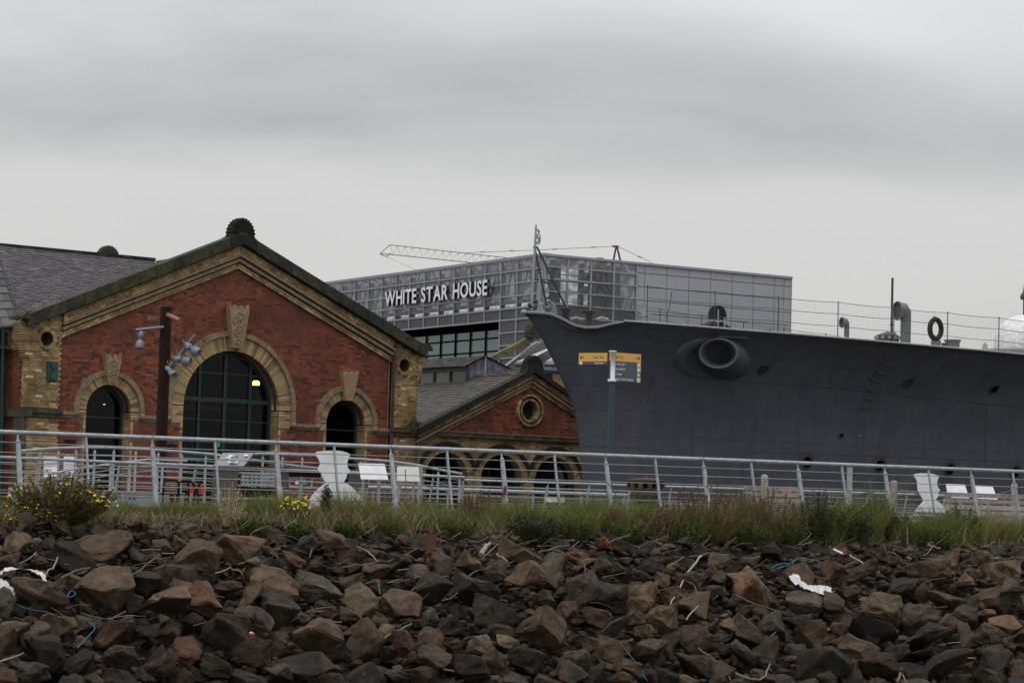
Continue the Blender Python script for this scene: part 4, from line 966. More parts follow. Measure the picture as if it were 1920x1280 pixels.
zs = [-4, -2.5, -1, 0, 1, 1.6, 2.1, 2.6, 3.0, 3.4, 3.8, 4.15, 4.45, 4.7, 4.95, 5.2, 5.4, 5.6, 5.75, 5.88]
ts = [0, .1, .22, .4, .6, .85, 1.1, 1.4, 1.7, 2, 2.4, 2.8, 3.3, 4, 5, 6, 7, 8, 9, 10, 11, 12, 13, 14, 16, 18, 20, 23, 26, 30, 36, 44, 60, 80, 100, 115, 130]
def hull_side(side):
    rows = []
    for z in zs + ['d']:
        row = []
        for t in ts:
            if z == 'd': a = -.22 + t; zz = deck_z(a)
            else:
                zf = z; a = stem_a(zf) + t
                zz = min(z, deck_z(a) - .02 * (21 - zs.index(z)) / 3)
            row.append(FS.p(a, zz, side * (hull_w(a, zz) if z != 'd' else wdk(t))))
        rows.append(row)
    b = MB(); n = len(ts); vs = [p for r in rows for p in r]
    fs = [(i * n + k, i * n + k + 1, (i + 1) * n + k + 1, (i + 1) * n + k) for i in range(len(rows) - 1) for k in range(n - 1)]
    if side < 0: fs = [f[::-1] for f in fs]
    b.add(vs, fs, True); return b
b = hull_side(1); q = hull_side(-1); k = len(b.v); b.v += q.v; b.f += [tuple(i + k for i in f) for f in q.f]; b.sm += q.sm
# close the stem
n = len(ts)
for i in range(len(zs)): b.f.append((i * n, (i + 1) * n, k + (i + 1) * n, k + i * n)); b.sm.append(True)
b.build('hull', M_hull, ship)
b = MB(); dt = ts
vs = [FS.p(-.22 + t, deck_z(-.22 + t) - (.0 if t > 3 else .12), wdk(t) - .02) for t in dt] + [FS.p(-.22 + t, deck_z(-.22 + t) - (.0 if t > 3 else .12), -wdk(t) + .02) for t in dt]
b.add(vs, [(i, i + 1, n + i + 1, n + i) for i in range(n - 1)]); b.build('deck', M_deck, ship)
# gunwale strake and rolled bow lip
def edge(t, up=.0, out=.02, side=1): return FS.p(-.22 + t, deck_z(-.22 + t) + up, side * (wdk(t) + out))
tt = [2.7 + .4 * i for i in range(80)]
b = MB(); b.tube([edge(t, .01, .01) for t in tt], .035, 6); b.build('deck_edge_angle', M_deck, ship)
for side in (1, -1):
    b = MB(); tl = [.02] + [.1 + .13 * i for i in range(21)]
    b.tube([edge(t, -.03, .01, side) for t in tl], [.04] + [.055] * 15 + [.05, .045, .04, .035, .03, .02], 10); b.build('rolled_bow_lip', mat('mid_ship_grey', (.16, .17, .185), .5, var=.1) if side > 0 else M_hulldk, ship)
MB().lathe(FS.p(-.27, 6.28, 0), (0, 0, 1), [(0, -.09), (.09, -.05), (.1, .02), (.05, .07), (0, .08)], 10).build('stem_head', M_shipgrey, ship)
# plate seams (welded laps)
def seam(pts, r=.012, nm='plate_seam'):
    hp = [hull_hit(*p) for p in pts]; out = []
    for (a0_, z0_), (a1_, z1_) in zip(hp, hp[1:]):
        for i in range(12): out.append(hull_p(a0_ + (a1_ - a0_) * i / 12, z0_ + (z1_ - z0_) * i / 12, .002))
    out.append(hull_p(*hp[-1], .002)); MB().tube(out, r, 4).build(nm, M_hulldk, ship)
seam([(1370, 713), (1540, 724), (1740, 745), (1925, 763)], .02); seam([(1050, 679), (1140, 688)]); seam([(1150, 690), (1224, 698), (1215, 755)])
seam([(1092, 835), (1205, 840), (1205, 900)]); seam([(1393, 900), (1393, 846), (1600, 853), (1920, 866)])
seam([(1075, 765), (1300, 775), (1600, 788), (1925, 805)], .010); seam([(1068, 720), (1200, 727), (1360, 735)], .007); seam([(1088, 815), (1300, 822), (1600, 834), (1925, 850)], .007)
for x_, ya, yb in ((1300, 735, 900), (1500, 722, 858), (1620, 790, 905), (1735, 746, 862), (1850, 757, 905)): seam([(x_ + 3, ya), (x_, yb)], .006, 'plate_butt'); seam([(1110, 600 + 12), (1250, 640), (1400, 650)], .004)
# portholes
def porthole(px, py, r, eyebrow=True, bars=False, label=None):
    a, z = hull_hit(px, py); nn = hull_n(a, z); P = hull_p(a, z)
    root = MB().lathe(P, nn, [(r * .98, -.02), (r * 1.12, -.02), (r * 1.12, .045), (r * .98, .05), (r * .95, .01)], 20).build('porthole', M_hulldk, ship)
    MB().lathe(P + nn * .012, nn, [(0, 0), (r, 0)], 20, smooth=False).build('porthole_opening', M_hole, root)
    t = FS.d
    upv = nn.cross(t).normalized(); upv = upv if upv.z > 0 else -upv
    if eyebrow:
        pts = [P + t * (r * 1.45 * cos(x)) + upv * (r * 1.35 * sin(x)) + nn * .05 for x in [pi * (.12 + .76 * i / 8) for i in range(9)]]
        MB().tube(pts, .022, 5).build('porthole_eyebrow', M_hulldk, root)
    if bars:
        b = MB()
        for i in range(5):
            x = (-.8 + i * .4) * r; b.tube([P + t * (x - r * .25) + upv * (-r * 1.1) + nn * .05, P + t * (x + r * .45) + upv * (r * 1.3) + nn * .06], .012, 4)
        b.build('grille_bars', M_hulldk, root)
for p_ in ((1513, 867), (1649, 873), (1780, 880), (1903, 885)):
    porthole(*p_, .19)
    for dy in (-20, 25):
        b = MB()
        for i in range(6):
            a, z = hull_hit(p_[0] - 8 + i * 3.4, p_[1] + dy + i * .2 + 1); b.lathe(hull_p(a, z), hull_n(a, z), [(.012, 0), (.012, .03), (0, .03)], 5)
        b.build('rivet_row', M_hulldk, ship, kind='stuff')
porthole(1431, 691, .17, False, True); porthole(1704, 716, .17, False, True); porthole(1864, 729, .16, True)
porthole(1577, 816, .075, False)
a, z = hull_hit(1612, 817); MB().lathe(hull_p(a, z), hull_n(a, z), [(.03, 0), (.03, .03), (0, .03)], 6).build('small_stud', M_shipgrey, ship)
for px, py, r in ((1134, 645, .2), (1168, 648, .16)):
    a, z = hull_hit(px, py); MB().lathe(hull_p(a, z), hull_n(a, z), [(r - .02, 0), (r - .02, .012), (r, .012), (r, 0)], 20).build('blanked_port_ring', M_hull, ship)
# foot rungs
for x, y in ((1658, 681), (1650, 697), (1641, 712), (1634, 729), (1627, 746), (1624, 763)):
    A_ = [hull_hit(x - 9, y - 5), hull_hit(x - 7, y + 1), hull_hit(x + 9, y + 3), hull_hit(x + 12, y - 3)]
    MB().tube([hull_p(*A_[0], .0), hull_p(*A_[1], .09), hull_p(*A_[2], .09), hull_p(*A_[3], .0)], .02, 6).build('foot_rung', mat('rung_paint', (.062, .064, .07), .6), ship)
# riveted patch plate
pl = [(1556, 715), (1560, 698), (1570, 688), (1598, 690), (1600, 696), (1590, 705), (1585, 723), (1556, 722)]
MB().tube([hull_p(*hull_hit(x, y), .004) for x, y in pl + pl[:1]], .012, 4).build('patch_plate_edge', M_hulldk, ship)
MB().tube([hull_p(*hull_hit(x, y), .01) for x, y in ((1571, 687), (1600, 688))], .02, 4).build('patch_plate_rail', M_hull, ship)
# hawse pipe
a, z = hull_hit(1325, 672); nn = hull_n(a, z); P = hull_p(a, z)
MB().lathe(P - nn * .10, nn, [(1.12, 0), (1.10, .13), (1.0, .17), (.72, .18), (.5, .05)], 48, ex=1.0, ey=.72).build('hawse_bolster_plate', M_hull, ship)
a, z = hull_hit(1352, 668); P = hull_p(a, z); ax = (CAM - P).normalized() + Vector((-.10, 0, .10)); ax = ax.normalized(); P = P + ax * .72
hw = MB(); hw.lathe(P, ax, [(.98, -1.9), (.74, -.55), (.64, -.16), (.615, .0), (.625, .08), (.61, .13), (.58, .15), (.545, .14), (.52, .10), (.49, .0), (.45, -.14), (.39, -.34), (.31, -.6), (.18, -1.1)], 48, ex=1.0, ey=.78); hw.build('hawse_pipe', M_hull, ship)
MB().lathe(P - ax * 1.05, ax, [(0, 0), (.22, 0)], 24, ex=1, ey=.78, smooth=False).build('hawse_opening', M_hole, ship)
MB().tube([hull_p(*hull_hit(1345, 631), .03), hull_p(*hull_hit(1400, 634), .03)], .05, 6).build('hawse_lip_bar', M_hull, ship)
# jackstaff with braces
jb = FS.p(.02, 6.25, 0); FJ = FS
def J(px, py, o=0.0): return FS.hp(px, py, o)
js = MB().tube([J(996.5, 580), J(998.5, 545), J(1001, 500), J(1003.5, 455), J(1005, 424), J(1005, 421)], [.05, .047, .044, .038, .03, .02], 10).build('jackstaff', M_shipgrey, ship)
MB().tube([J(1003, 466), J(1010, 500), J(1025, 572)], .032, 6).build('brace', M_shipdark, js)
MB().tube([J(1007, 463), J(1062, 578, .35)], .032, 6).build('brace', M_shipdark, js)
b = MB()
for cy_ in (436, 450):
    b.tube([J(1003, cy_ + 7), J(1009, cy_ + 4), J(1011, cy_ - 2), J(1008, cy_ - 6), J(1006, cy_ - 3)], .03, 6)
b.tube([J(1008, 458), J(1012, 456), J(1013, 447), J(1012, 440)], .02, 5); b.lathe(J(1004, 463), (0, 0, 1), [(0, -.08), (.09, 0), (0, .08)], 8); b.build('lantern_hook', M_shipgrey, js)
# bow chocks
for x, o in ((1003, 0), (1028, .0)):
    b = MB(); b.tube([J(x - 12, 569, o), J(x - 9, 574, o), J(x - 4, 577, o), J(x + 3, 575, o), J(x + 5, 568, o), J(x + 1, 564, o), J(x - 5, 565, o)], .055, 8)
    b.build('open_chock', M_shipdark if x < 1010 else M_shipgrey, ship)
    MB().tube([J(x + 5, 568, o), J(x + 9, 577, o), J(x + 10, 588, o)], [.08, .1, .13], 8).build('chock_horn', M_shipgrey, ship)
MB().tube([J(1008, 588), J(1009, 565), J(1011, 530), J(1010, 524)], [.09, .07, .05, .04], 8).build('bow_post', M_shipgrey, ship)
MB().tube([J(1002, 523), J(1012, 525), J(1030, 533)], .03, 5).build('bow_post_arm', M_shipdark, ship)
# deck gear near the bow
def deck_pos(px, t): return FS.p(-.22 + t, deck_z(-.22 + t), 0)
def gear(px, py0, py1, w, o=0.0):     # width in px, from py1 (bottom) to py0 (top)
    a, z = FS.hit(px, py1, o); z = max(z, deck_z(a) - .1); zt = FS.hit(px, py0, o)[1]; return a, z, zt
for px, y0, y1, hw_ in ((1061, 577, 592, .2), (1105, 582, 597, .28)):
    a, z_, zt = gear(px, y0, y1, 0); zb_ = deck_z(a) - .1
    b = MB(); b.lathe(FS.p(a, zb_, 0), (0, 0, 1), [(.1, 0), (.09, .12), (.12, zt - zb_ - .1), (hw_, zt - zb_ - .06), (hw_, zt - zb_), (0, zt - zb_)], 14); b.build('mooring_bollard', M_shipdark, ship)
for px in (1082, 1130):
    a, z = FS.hit(px, 600, .3); b = MB(); b.tube([FS.p(a - .25, z + .0, .3), FS.p(a - .1, z + .06, .35), FS.p(a + .2, z + .03, .3)], .05, 6); b.build('chain_links', M_deck, ship)
# rails and nets
def rail(side, t0, t1, step, name, h=1.12):
    pts = []; t = t0; sts = []
    while t <= t1: sts.append(t); t += step
    for i, t in enumerate(sts):
        P = edge(t, 0, -.06, side); b = MB(); lean = .0
        b.tube([P, P + Vector((0, 0, h))], .016, 6); b.lathe(P + Vector((0, 0, h)), (0, 0, 1), [(0, -.02), (.035, 0), (0, .04)], 6); b.lathe(P + Vector((0, 0, h * .5)), (0, 0, 1), [(0, -.02), (.03, 0), (0, .02)], 6)
        b.lathe(P, (0, 0, 1), [(.06, 0), (.05, .04), (.02, .08)], 6); b.build('rail_stanchion', M_shipdark, ship)
    for f in (1, .68, .34):
        out = []
        for a, c in zip(sts, sts[1:]):
            for i in range(6):
                t = a + (c - a) * i / 6; out.append(edge(t, h * f - .05 * sin(pi * i / 6) * .6, -.06, side))
        MB().tube(out, .008, 4).build('rail_wire', M_shipdark, ship)
    b = MB(); t = sts[0]; R_ = .0016
    while t < sts[-1]:
        P = edge(t, 0, -.06, side); b.tube([P, P + Vector((0, 0, h - .01))], R_, 3, caps=False, smooth=False); t += .085
    for k in range(13):
        out = []; t = sts[0]
        while t < sts[-1]: out.append(edge(t, .04 + k * .085, -.06, side)); t += .7
        b.tube(out, R_, 3, caps=False, smooth=False)
    b.build('safety_net', M_net, ship, kind='stuff')
rail(1, 3.4, 40, 2.05, 'port')
rail(-1, 1.2, 30, 2.3, 'starboard')
# sagging net at the bow, port side
b = MB(); R_ = .0035
topl = [J(1012, 523), J(1060, 530), J(1165, 534, 1.2)]
pb_ = lambda s: J(1014 + 151 * s, 524 + 11 * s, 1.2 * s); pbb = lambda s: edge(.5 + 2.9 * s, -.02, -.06)
for i in range(46): s = i / 45; b.tube([pb_(s), pbb(s)], R_, 3, caps=False, smooth=False)
for k in range(14): b.tube([pbb(s / 8).lerp(pb_(s / 8), k / 13) for s in range(9)], R_, 3, caps=False, smooth=False)
b.build('bow_net', M_net, ship, kind='stuff'); MB().tube([pb_(s / 8) for s in range(9)], .013, 4).build('rail_wire', M_shipdark, ship)
MB().tube([J(1252, 604, 1.5), J(1251, 590, 1.5), J(1256, 570, 1.5), J(1260, 546, 1.5)], .014, 5).build('hanging_rope', M_shipdark, ship)
# ventilators
def cowl(px, ybase, ytop, wpx, hpx, o, label_part):
    a, zt = FS.hit(px, ytop, o); D = FS.p(a, 0, o).y; k = D / F; r = wpx * k / 2; R_ = hpx * k / 2; zb_ = deck_z(a) - .05
    zc = zt - R_; face = (-Vector((1, 0, 0)) * .92 - Vector((0, 1, 0)) * .39).normalized(); P = FS.p(a, 0, o)
    b = MB(); b.tube([P + Vector((0, 0, zb_)), P + Vector((0, 0, zc - R_ * .9)), P + Vector((0, 0, zc - R_ * .25)) + face * r * .1, P + Vector((0, 0, zc)) + face * R_ * .45, P + Vector((0, 0, zc + R_ * .02)) + face * R_ * .75, P + Vector((0, 0, zc)) + face * R_ * 1.15],
           [r, r, r * 1.15, R_ * .95, R_ * .98, R_ * 1.03], 20, caps=False)
    ob = b.build(label_part, M_vent, ship)
    MB().lathe(P + Vector((0, 0, zc)) + face * R_ * 1.0, face, [(0, 0), (R_ * .98, 0)], 20, smooth=False).build('cowl_mouth', mat('dim_cowl_inside', (.06, .065, .06), .8), ob)
    MB().tube([P + Vector((0, 0, zc)) + face * R_ * 1.15 + (face.cross(Vector((0, 0, 1))) * cos(x) + Vector((0, 0, 1)) * sin(x)) * R_ * 1.02 for x in [2 * pi * i / 20 for i in range(21)]], .03, 5).build('cowl_rim', M_vent, ob)
cowl(1699, 650, 567, 20, 33, 1.2, 'large_cowl_ventilator'); cowl(1588, 640, 596, 10, 18, 1.5, 'small_cowl_ventilator')
def drum(px, w, y0, o, nm, m, prof=None, seg=18):
    a, zt = FS.hit(px, y0, o); P = FS.p(a, 0, o); k = P.y / F; r = w * k / 2; zb_ = deck_z(a) - .05
    pr = prof(r, zt - zb_) if prof else [(r, 0), (r, zt - zb_), (0, zt - zb_)]
    return MB().lathe(P + Vector((0, 0, zb_)), (0, 0, 1), pr, seg, smooth=False).build(nm, m, ship)
drum(1212, 15, 576, .4, 'deck_vent', M_shipgrey, lambda r, h: [(r * .7, 0), (r * .7, h * .6), (r, h * .6), (r, h), (0, h)])
cap = drum(1664, 44, 629, .3, 'capstan_head', M_shipdark, lambda r, h: [(r * .75, 0), (r * .8, h * .35), (r, h * .75), (r, h), (r * .3, h * 1.15), (0, h * 1.2)])
b = MB()
a, zt = FS.hit(1664, 629, .3); P = FS.p(a, 0, .3); r = 44 * P.y / F / 2
for i in range(12): x = 2 * pi * i / 12; b.add(box_at(P + Vector((cos(x) * r, sin(x) * r, zt - .13)), .1, .1, .1, x), [(3, 2, 1, 0), (4, 5, 6, 7), (0, 1, 5, 4), (1, 2, 6, 5), (2, 3, 7, 6), (3, 0, 4, 7)])
b.build('capstan_socket', M_shipgrey, cap)
drum(1675, 14, 621, .3, 'capstan_cap', M_shipgrey, lambda r, h: [(r, h - .12), (r * .8, h - .03), (0, h)])
drum(1755, 19, 638, .9, 'short_vent_drum', M_vent); drum(1786, 32, 637, .2, 'hatch_trunk', M_vent, lambda r, h: [(r * .85, 0), (r * .85, h - .08), (r, h - .05), (r, h), (0, h)])
drum(1772, 14, 643, .7, 'grille_box', M_shipdark)
for x, y in ((1525, 629), (1573, 634), (1636, 640), (1652, 640), (1847, 641)): drum(x, 11, y, wdk(9) * .8, 'mushroom_vent', M_shipgrey if x != 1847 else M_deck, lambda r, h: [(r * .5, 0), (r * .5, h * .5), (r, h * .55), (r * .8, h * .85), (0, h)])
drum(1440, 22, 614, .5, 'dark_dome', M_shipdark, lambda r, h: [(r, 0), (r * .95, h * .5), (r * .6, h * .85), (0, h)])
for x, y0, y1 in ((1347, 580, 612), (1440, 610, 614), (1468, 572, 624), (1359, 595, 612), (1407, 575, 615)):
    a, z = FS.hit(x, y0, .8); P = FS.p(a, 0, .8); MB().tube([P + Vector((0, 0, deck_z(a) - .05)), P + Vector((0, 0, z))], .022, 6).build('deck_stanchion', M_shipgrey, ship)
a, z = FS.hit(1673.5, 521, .3); P = FS.p(a, 0, .3)
m_ = MB().tube([P + Vector((0, 0, deck_z(a))), P + Vector((0, 0, z))], [.045, .04], 8).build('signal_mast', mat('dark_red_brown_mast', (.07, .03, .03), .6), ship)
MB().tube([P + Vector((0, 0, deck_z(a) + 1.05)) - FS.d * .1, P + Vector((0, 0, deck_z(a) + 1.05)) + FS.d * .1], .02, 5).build('cross_bar', M_shipdark, m_)
# life ring hanging on the rail
a, z = FS.hit(1752, 617, 3.95); Rg = 16 / F * FS.p(a, 0, 3.9).y
b = MB(); P = FS.p(a, z, 4.0)
vs = []; 
b.tube([P + FS.d * (cos(x) * Rg * .95) + Vector((0, 0, sin(x) * Rg * 1.15)) for x in [2 * pi * i / 28 for i in range(29)]], .085, 8); b.build('life_ring', mat('sooty_brown_ring', (.014, .011, .010), .8, var=.5, scale=5, dark=(.035, .015, .012)), None, label='dark brown life ring hanging on the ship deck rail right of the big cowl vent', cat='life ring')
MB().tube([P + Vector((0, 0, Rg * 1.2)), P + Vector((-.1, 0, Rg * 1.45)), P + Vector((0, .05, Rg * 1.5))], .012, 4).build('hanging_lashing', M_deck, ship)
# covered gun on platform at the right edge
pa = FS.hit(1925, 655, 1.0)[0]; pz = FS.hit(1870, 655, 1.0)[1]
b = MB(); b.lathe(FS.p(pa + .5, deck_z(pa) - .1, .8), (0, 0, 1), [(1.9, 0), (2.3, pz - deck_z(pa) + .05), (2.3, pz - deck_z(pa) + .12), (0, pz - deck_z(pa) + .12)], 32); b.build('gun_platform', M_shipgrey, ship)
b = MB(); nu_, nv = 26, 12; base = FS.p(pa + .55, pz, .8); vs = []
for j in range(nv + 1):
    f = j / nv
    for i in range(nu_):
        x = 2 * pi * i / nu_; rr = (1 - f ** 2.6) ** .5; wob = 1 + .05 * sin(5 * x + 3 * f) + .03 * sin(9 * x)
        vs.append(base + FS.d * (cos(x) * 1.55 * rr * wob - .0) + FS.n * (sin(x) * 1.1 * rr * wob) + Vector((0, 0, f * 1.35 * (1 + .04 * sin(4 * x)))))
b.add(vs, [(j * nu_ + i, j * nu_ + (i + 1) % nu_, (j + 1) * nu_ + (i + 1) % nu_, (j + 1) * nu_ + i) for j in range(nv) for i in range(nu_)], True)
b.build('gun_cover', M_tarp, None, label='rumpled white tarpaulin covering a gun at the right edge of the deck', cat='tarpaulin')
gcx, gcz = FS.hit(1920, 555, .5)
MB().lathe(FS.p(gcx, gcz - .15, .5), (0, 0, 1), [(0, 0), (.12, .03), (.14, .12), (.1, .22), (.04, .3), (0, .62)], 12).build('lamp_head', M_shipdark, ship)
MB().tube([FS.p(gcx, deck_z(gcx), .5), FS.p(gcx, gcz - .1, .5)], .03, 6).build('lamp_post', M_shipdark, ship)
# ================================================================== PROMENADE FENCES
BOX = [(3, 2, 1, 0), (4, 5, 6, 7), (0, 1, 5, 4), (1, 2, 6, 5), (2, 3, 7, 6), (3, 0, 4, 7)]
def fence(label, cat, P, zr, inward, bays, mid=True, nw=7, dz=.147, hr=.034, pw=.105, lean=.2, pm=None, group=None, wr=.0075):
    """P(i) -> (xy point on the handrail line, base z) for bay index i (float); inward = unit vector the posts lean towards"""
    root = thing('railing', tuple(P(0)[0].xy) + (P(0)[1],), label, cat, group); al = (P(1)[0] - P(0)[0]).normalized()
    def pt(i, z, f=None):          # z above base
        q, zb = P(i); f = z / zr if f is None else f; return Vector((q.x, q.y, zb + z)) - inward * (lean * (1 - f) ** 1.0) + inward * 0
    i0, i1 = bays
    pts = [pt(i0 + (i1 - i0) * k / 60, zr) for k in range(61)]
    for a in range(i0, i1): MB().tube([pt(a + .003 + k * .994 / 4, zr) for k in range(5)], hr, 12).build('handrail', pm or M_galv, root)
    for w in range(1, nw + 1):
        z = zr - dz * w
        if z < .05: break
        MB().tube([pt(i0 + (i1 - i0) * k / 30, z) for k in range(31)], wr, 5).build('wire', M_wire, root)
    for a in range(i0, i1 + 1):
        b = MB(); t = .012
        prof = [(0, .0, pw * .55), (.25, None, pw * .6), (.6, None, pw * .62), (.86, None, pw * .5), (.895, None, pw * .42), (.915, None, pw * .15)]
        L_ = []; 
        for f, _, h in prof:
            c = pt(a, f * zr, f); L_.append((c, h))
        for (c0, h0), (c1, h1) in zip(L_, L_[1:]):
            nrm = inward * 1.0
            q = []
            for c, h in ((c0, h0), (c1, h1)): q += [c - al * h / 2 - nrm * t * 2, c + al * h / 2 - nrm * t * 2, c + al * h / 2 + nrm * t * 2, c - al * h / 2 + nrm * t * 2]
            b.add([v for v in q], BOX)
        b.tube([pt(a, .80 * zr, .8), pt(a, .93 * zr, .95), pt(a, zr - .02, 1)], [.02, .016, .02], 6)
        b.lathe(pt(a, .885 * zr) - inward * .03, -inward, [(.014, 0), (.014, .012), (0, .012)], 8)
        b.build('post', pm or M_galv, root)
        if mid and a < i1:
            c = a + .5; b = MB(); q = []
            for f in (.02, 1.0):
                x = pt(c, f * zr - .02); q += [x - al * .012 - inward * .022, x + al * .012 - inward * .022, x + al * .012 + inward * .022, x - al * .012 + inward * .022]
            b.add(q, BOX); b.build('baluster', pm or M_galv, root)
    return root
inw = -FN.n
PX_ = [33, 285, 517, 732, 940, 1135, 1318, 1495, 1658, 1820]; PU = [FN.hit(x, 811 + (x - 33) * .04)[0] for x in PX_]; PU = [PU[0] * 3 - PU[1] * 2, PU[0] * 2 - PU[1]] + PU + [PU[-1] * 2 - PU[-2], PU[-1] * 3 - PU[-2] * 2]
def PN(i): u = float(ip(i, list(range(-2, 12)), PU)); return FN.p(u, 0), .0 + .0048 * (u + 2.2)
fence('galvanised steel railing with seven wires and leaning posts along the top of the rock bank', 'railing', PN, 1.135, inw, (-2, 11), lean=.27)
# dock edge railing (two straight runs)
DA, DB, DC = at(-90, 971, 56.3), at(868, 971, 67.6), at(2050, 971, 73.0)
def line(A, B, n): 
    A = Vector((A.x, A.y, 0)); B = Vector((B.x, B.y, 0)); return lambda i: (A.lerp(B, i / n), 0.0)
lA = (DB.xy - DA.xy).length; nA = round(lA / 2.3)
inA = Vector(((DB - DA).y, -(DB - DA).x, 0)).normalized(); 
def hA(x): return ip(x, [-90, 0, 160, 277, 405, 537, 868], [846, 847, 855, 857, 864, 871, 888])
fence('galvanised railing along the dock edge in front of the pump house', 'railing', line(DA, DB, nA), 1.14, inA, (0, nA), nw=7, wr=.009, lean=.22, pw=.085, hr=.036)
lB = (DC.xy - DB.xy).length; nB = round(lB / 2.3)
fence('galvanised railing along the dock edge beside the ship hull', 'railing', line(DB, DC, nB), 1.07, inA, (0, nB), nw=7, wr=.009, lean=.2, pw=.085, hr=.032)
def prail(label, pts, D0, D1, posts, low=None, r=.035, wires=5, drop=.17, hb=0.0, m=None):
    """gangway railing following measured bends; posts end in points"""
    x0, x1 = pts[0][0], pts[-1][0]
    def Q(x, dz=0.0):
        D = D0 + (D1 - D0) * (x - x0) / (x1 - x0); y = float(ip(x, [p[0] for p in pts], [p[1] for p in pts])); return at(x, y, D) - Vector((0, 0, dz))
    a = Q(x0); root = thing('gangway_railing', (a.x, a.y, 0), label, 'railing')
    xs = [x0 + (x1 - x0) * k / 60 for k in range(61)]; MB().tube([Q(x) for x in xs], r, 8).build('handrail', m or M_galv, root)
    for k in range(1, wires + 1): MB().tube([Q(x, drop * k + .02) for x in xs[::2]], .010, 4).build('wire', M_wire, root)
    for x in posts:
        q = Q(x, .06); b = MB(); t = Vector((.055, .0, 0)); bz = max(0, min(q.z - .95, .1) if hb is None else hb)
        b.add(box_at(Vector((q.x, q.y, hb)), .06, .04, q.z - .10 - hb, 0), BOX); b.lathe(Vector((q.x, q.y, q.z - .10)), (0, 0, 1), [(.032, 0), (.042, .03), (0, .13)], 4, smooth=False); b.build('pointed_post', m or M_galv, root)
    return root
prail('arched gangway railing with pointed posts rising at the left behind the near fence', [(40, 845), (70, 842.5), (95, 840.5), (125, 839.2), (160, 838.5), (200, 838.5), (277, 842), (340, 846.5), (395, 851), (465, 861), (512, 867), (537, 871), (595, 878)], 63, 67,
      [75, 110, 143, 178, 214, 255, 297, 341, 386])
prail('sloping gangway railing with pointed posts running down towards the small hall', [(468, 850.5), (510, 850.5), (590, 853.5), (655, 859), (730, 864.5), (785, 872), (822, 880), (866, 888)], 66, 69,
      [493, 530, 567, 677, 713, 749, 786, 822, 862], wires=3)
prail('short inclined stair rail behind the yellow flowered bush', [(95, 888), (143, 878), (211, 869), (279, 861), (351, 864)], 61.5, 62.5, [120, 208, 243, 305, 340], r=.025, wires=2, drop=.13)
prail('lower rail in front of the small hall arcade', [(640, 912), (850, 917), (1000, 922), (1180, 928)], 70, 74, [700, 840, 1000, 1090, 1170], r=.05, wires=2, drop=.12)
# low plain rail by the gangway end: kerb beam
gb = thing('gangway_deck', at(260, 990, 62), 'pale grey steel gangway deck beam behind the near fence left of the rusty arches', 'gangway')
FGd = Frame(at(260, 971, 62), 57); FGd.O.z = 0
ua, za = FGd.hit(60, 918); ub, zb_ = FGd.hit(345, 921); _, z2 = FGd.hit(260, 950)
MB().fbox(FGd, ua, ub, z2, za, -1.5, 0).build('side_beam', mat('pale_blue_grey_paint', (.27, .30, .34), .5, var=.1, scale=1), gb)
MB().fbox(FGd, ua, ub, za + .002, za + .05, -1.5, .06).build('deck_lip', M_galv, gb)
for i in range(int((ub - ua) / .9)):
    u = ua + .5 + i * .9; MB().fbox(FGd, u, u + .05, z2, za, .001, .05).build('stiffener', M_galv, gb)
for px in (207, 245):
    u, z = FGd.hit(px, 925, .06); b = MB()
    for dx in (0, .12):
        for dz in (0, -.12): b.lathe(FGd.p(u + dx, z + dz, .0), FGd.n, [(.03, 0), (.03, .02), (0, .02)], 6)
    b.build('bolt_group', M_shipdark, gb)

# ---------------------------------------------------------------- things on the promenade
def PF(px, D, th=57.5): f = Frame(at(px, 971, D), th); f.O.z = 0; return f
# silhouette boards
def silhouette(pts, D, label):
    f = PF(pts[0][0], D, 75); pp = [f.hit(x, y) for x, y in pts]; c = sum(p[0] for p in pp) / len(pp)
    r = thing('silhouette_board', f.p(c, 0), label, 'sign board', 'white silhouette boards')
    MB().prism(f, pp[::-1], 0, .03).build('board', M_white, r)
    b = MB(); b.fbox(f, c - .03, c + .03, 0, 1.0, -.08, -.01); b.fbox(f, c - .3, c + .3, 0, .05, -.4, -.01); b.build('prop', M_galv, r); return r
S1 = [(590, 849), (596, 846), (610, 844.6), (628, 844.2), (642, 845.5), (652, 849), (657, 852), (654, 856), (652, 862), (650, 869), (652, 877), (655.5, 880), (655, 886), (650.5, 888), (648, 897), (643, 905), (650, 906), (659, 912), (668, 921), (678, 934), (684, 942), (684, 958), (578, 958), (578, 940), (584, 930), (592, 920), (602, 911), (611, 905), (606, 897), (601, 886), (596, 881), (596, 877), (600, 870), (598, 862), (594, 856)]
silhouette(S1, 47, 'larger white figure silhouette board behind the fence in front of the pump house')
S2 = [(1712, 891), (1716, 888), (1727, 886.5), (1742, 886.8), (1752, 889), (1760, 892), (1757, 899), (1756, 906), (1758, 914), (1762, 918), (1759, 921), (1758, 930), (1753, 937), (1759, 940), (1766, 946), (1774, 954), (1783, 963), (1785, 975), (1785, 990), (1710, 990), (1710, 970), (1714, 960), (1722, 949), (1731, 939), (1729, 935), (1724, 926), (1720, 918), (1720, 913), (1719, 902), (1716, 896)]
silhouette(S2, 55, 'smaller white figure silhouette board behind the fence in front of the ship')
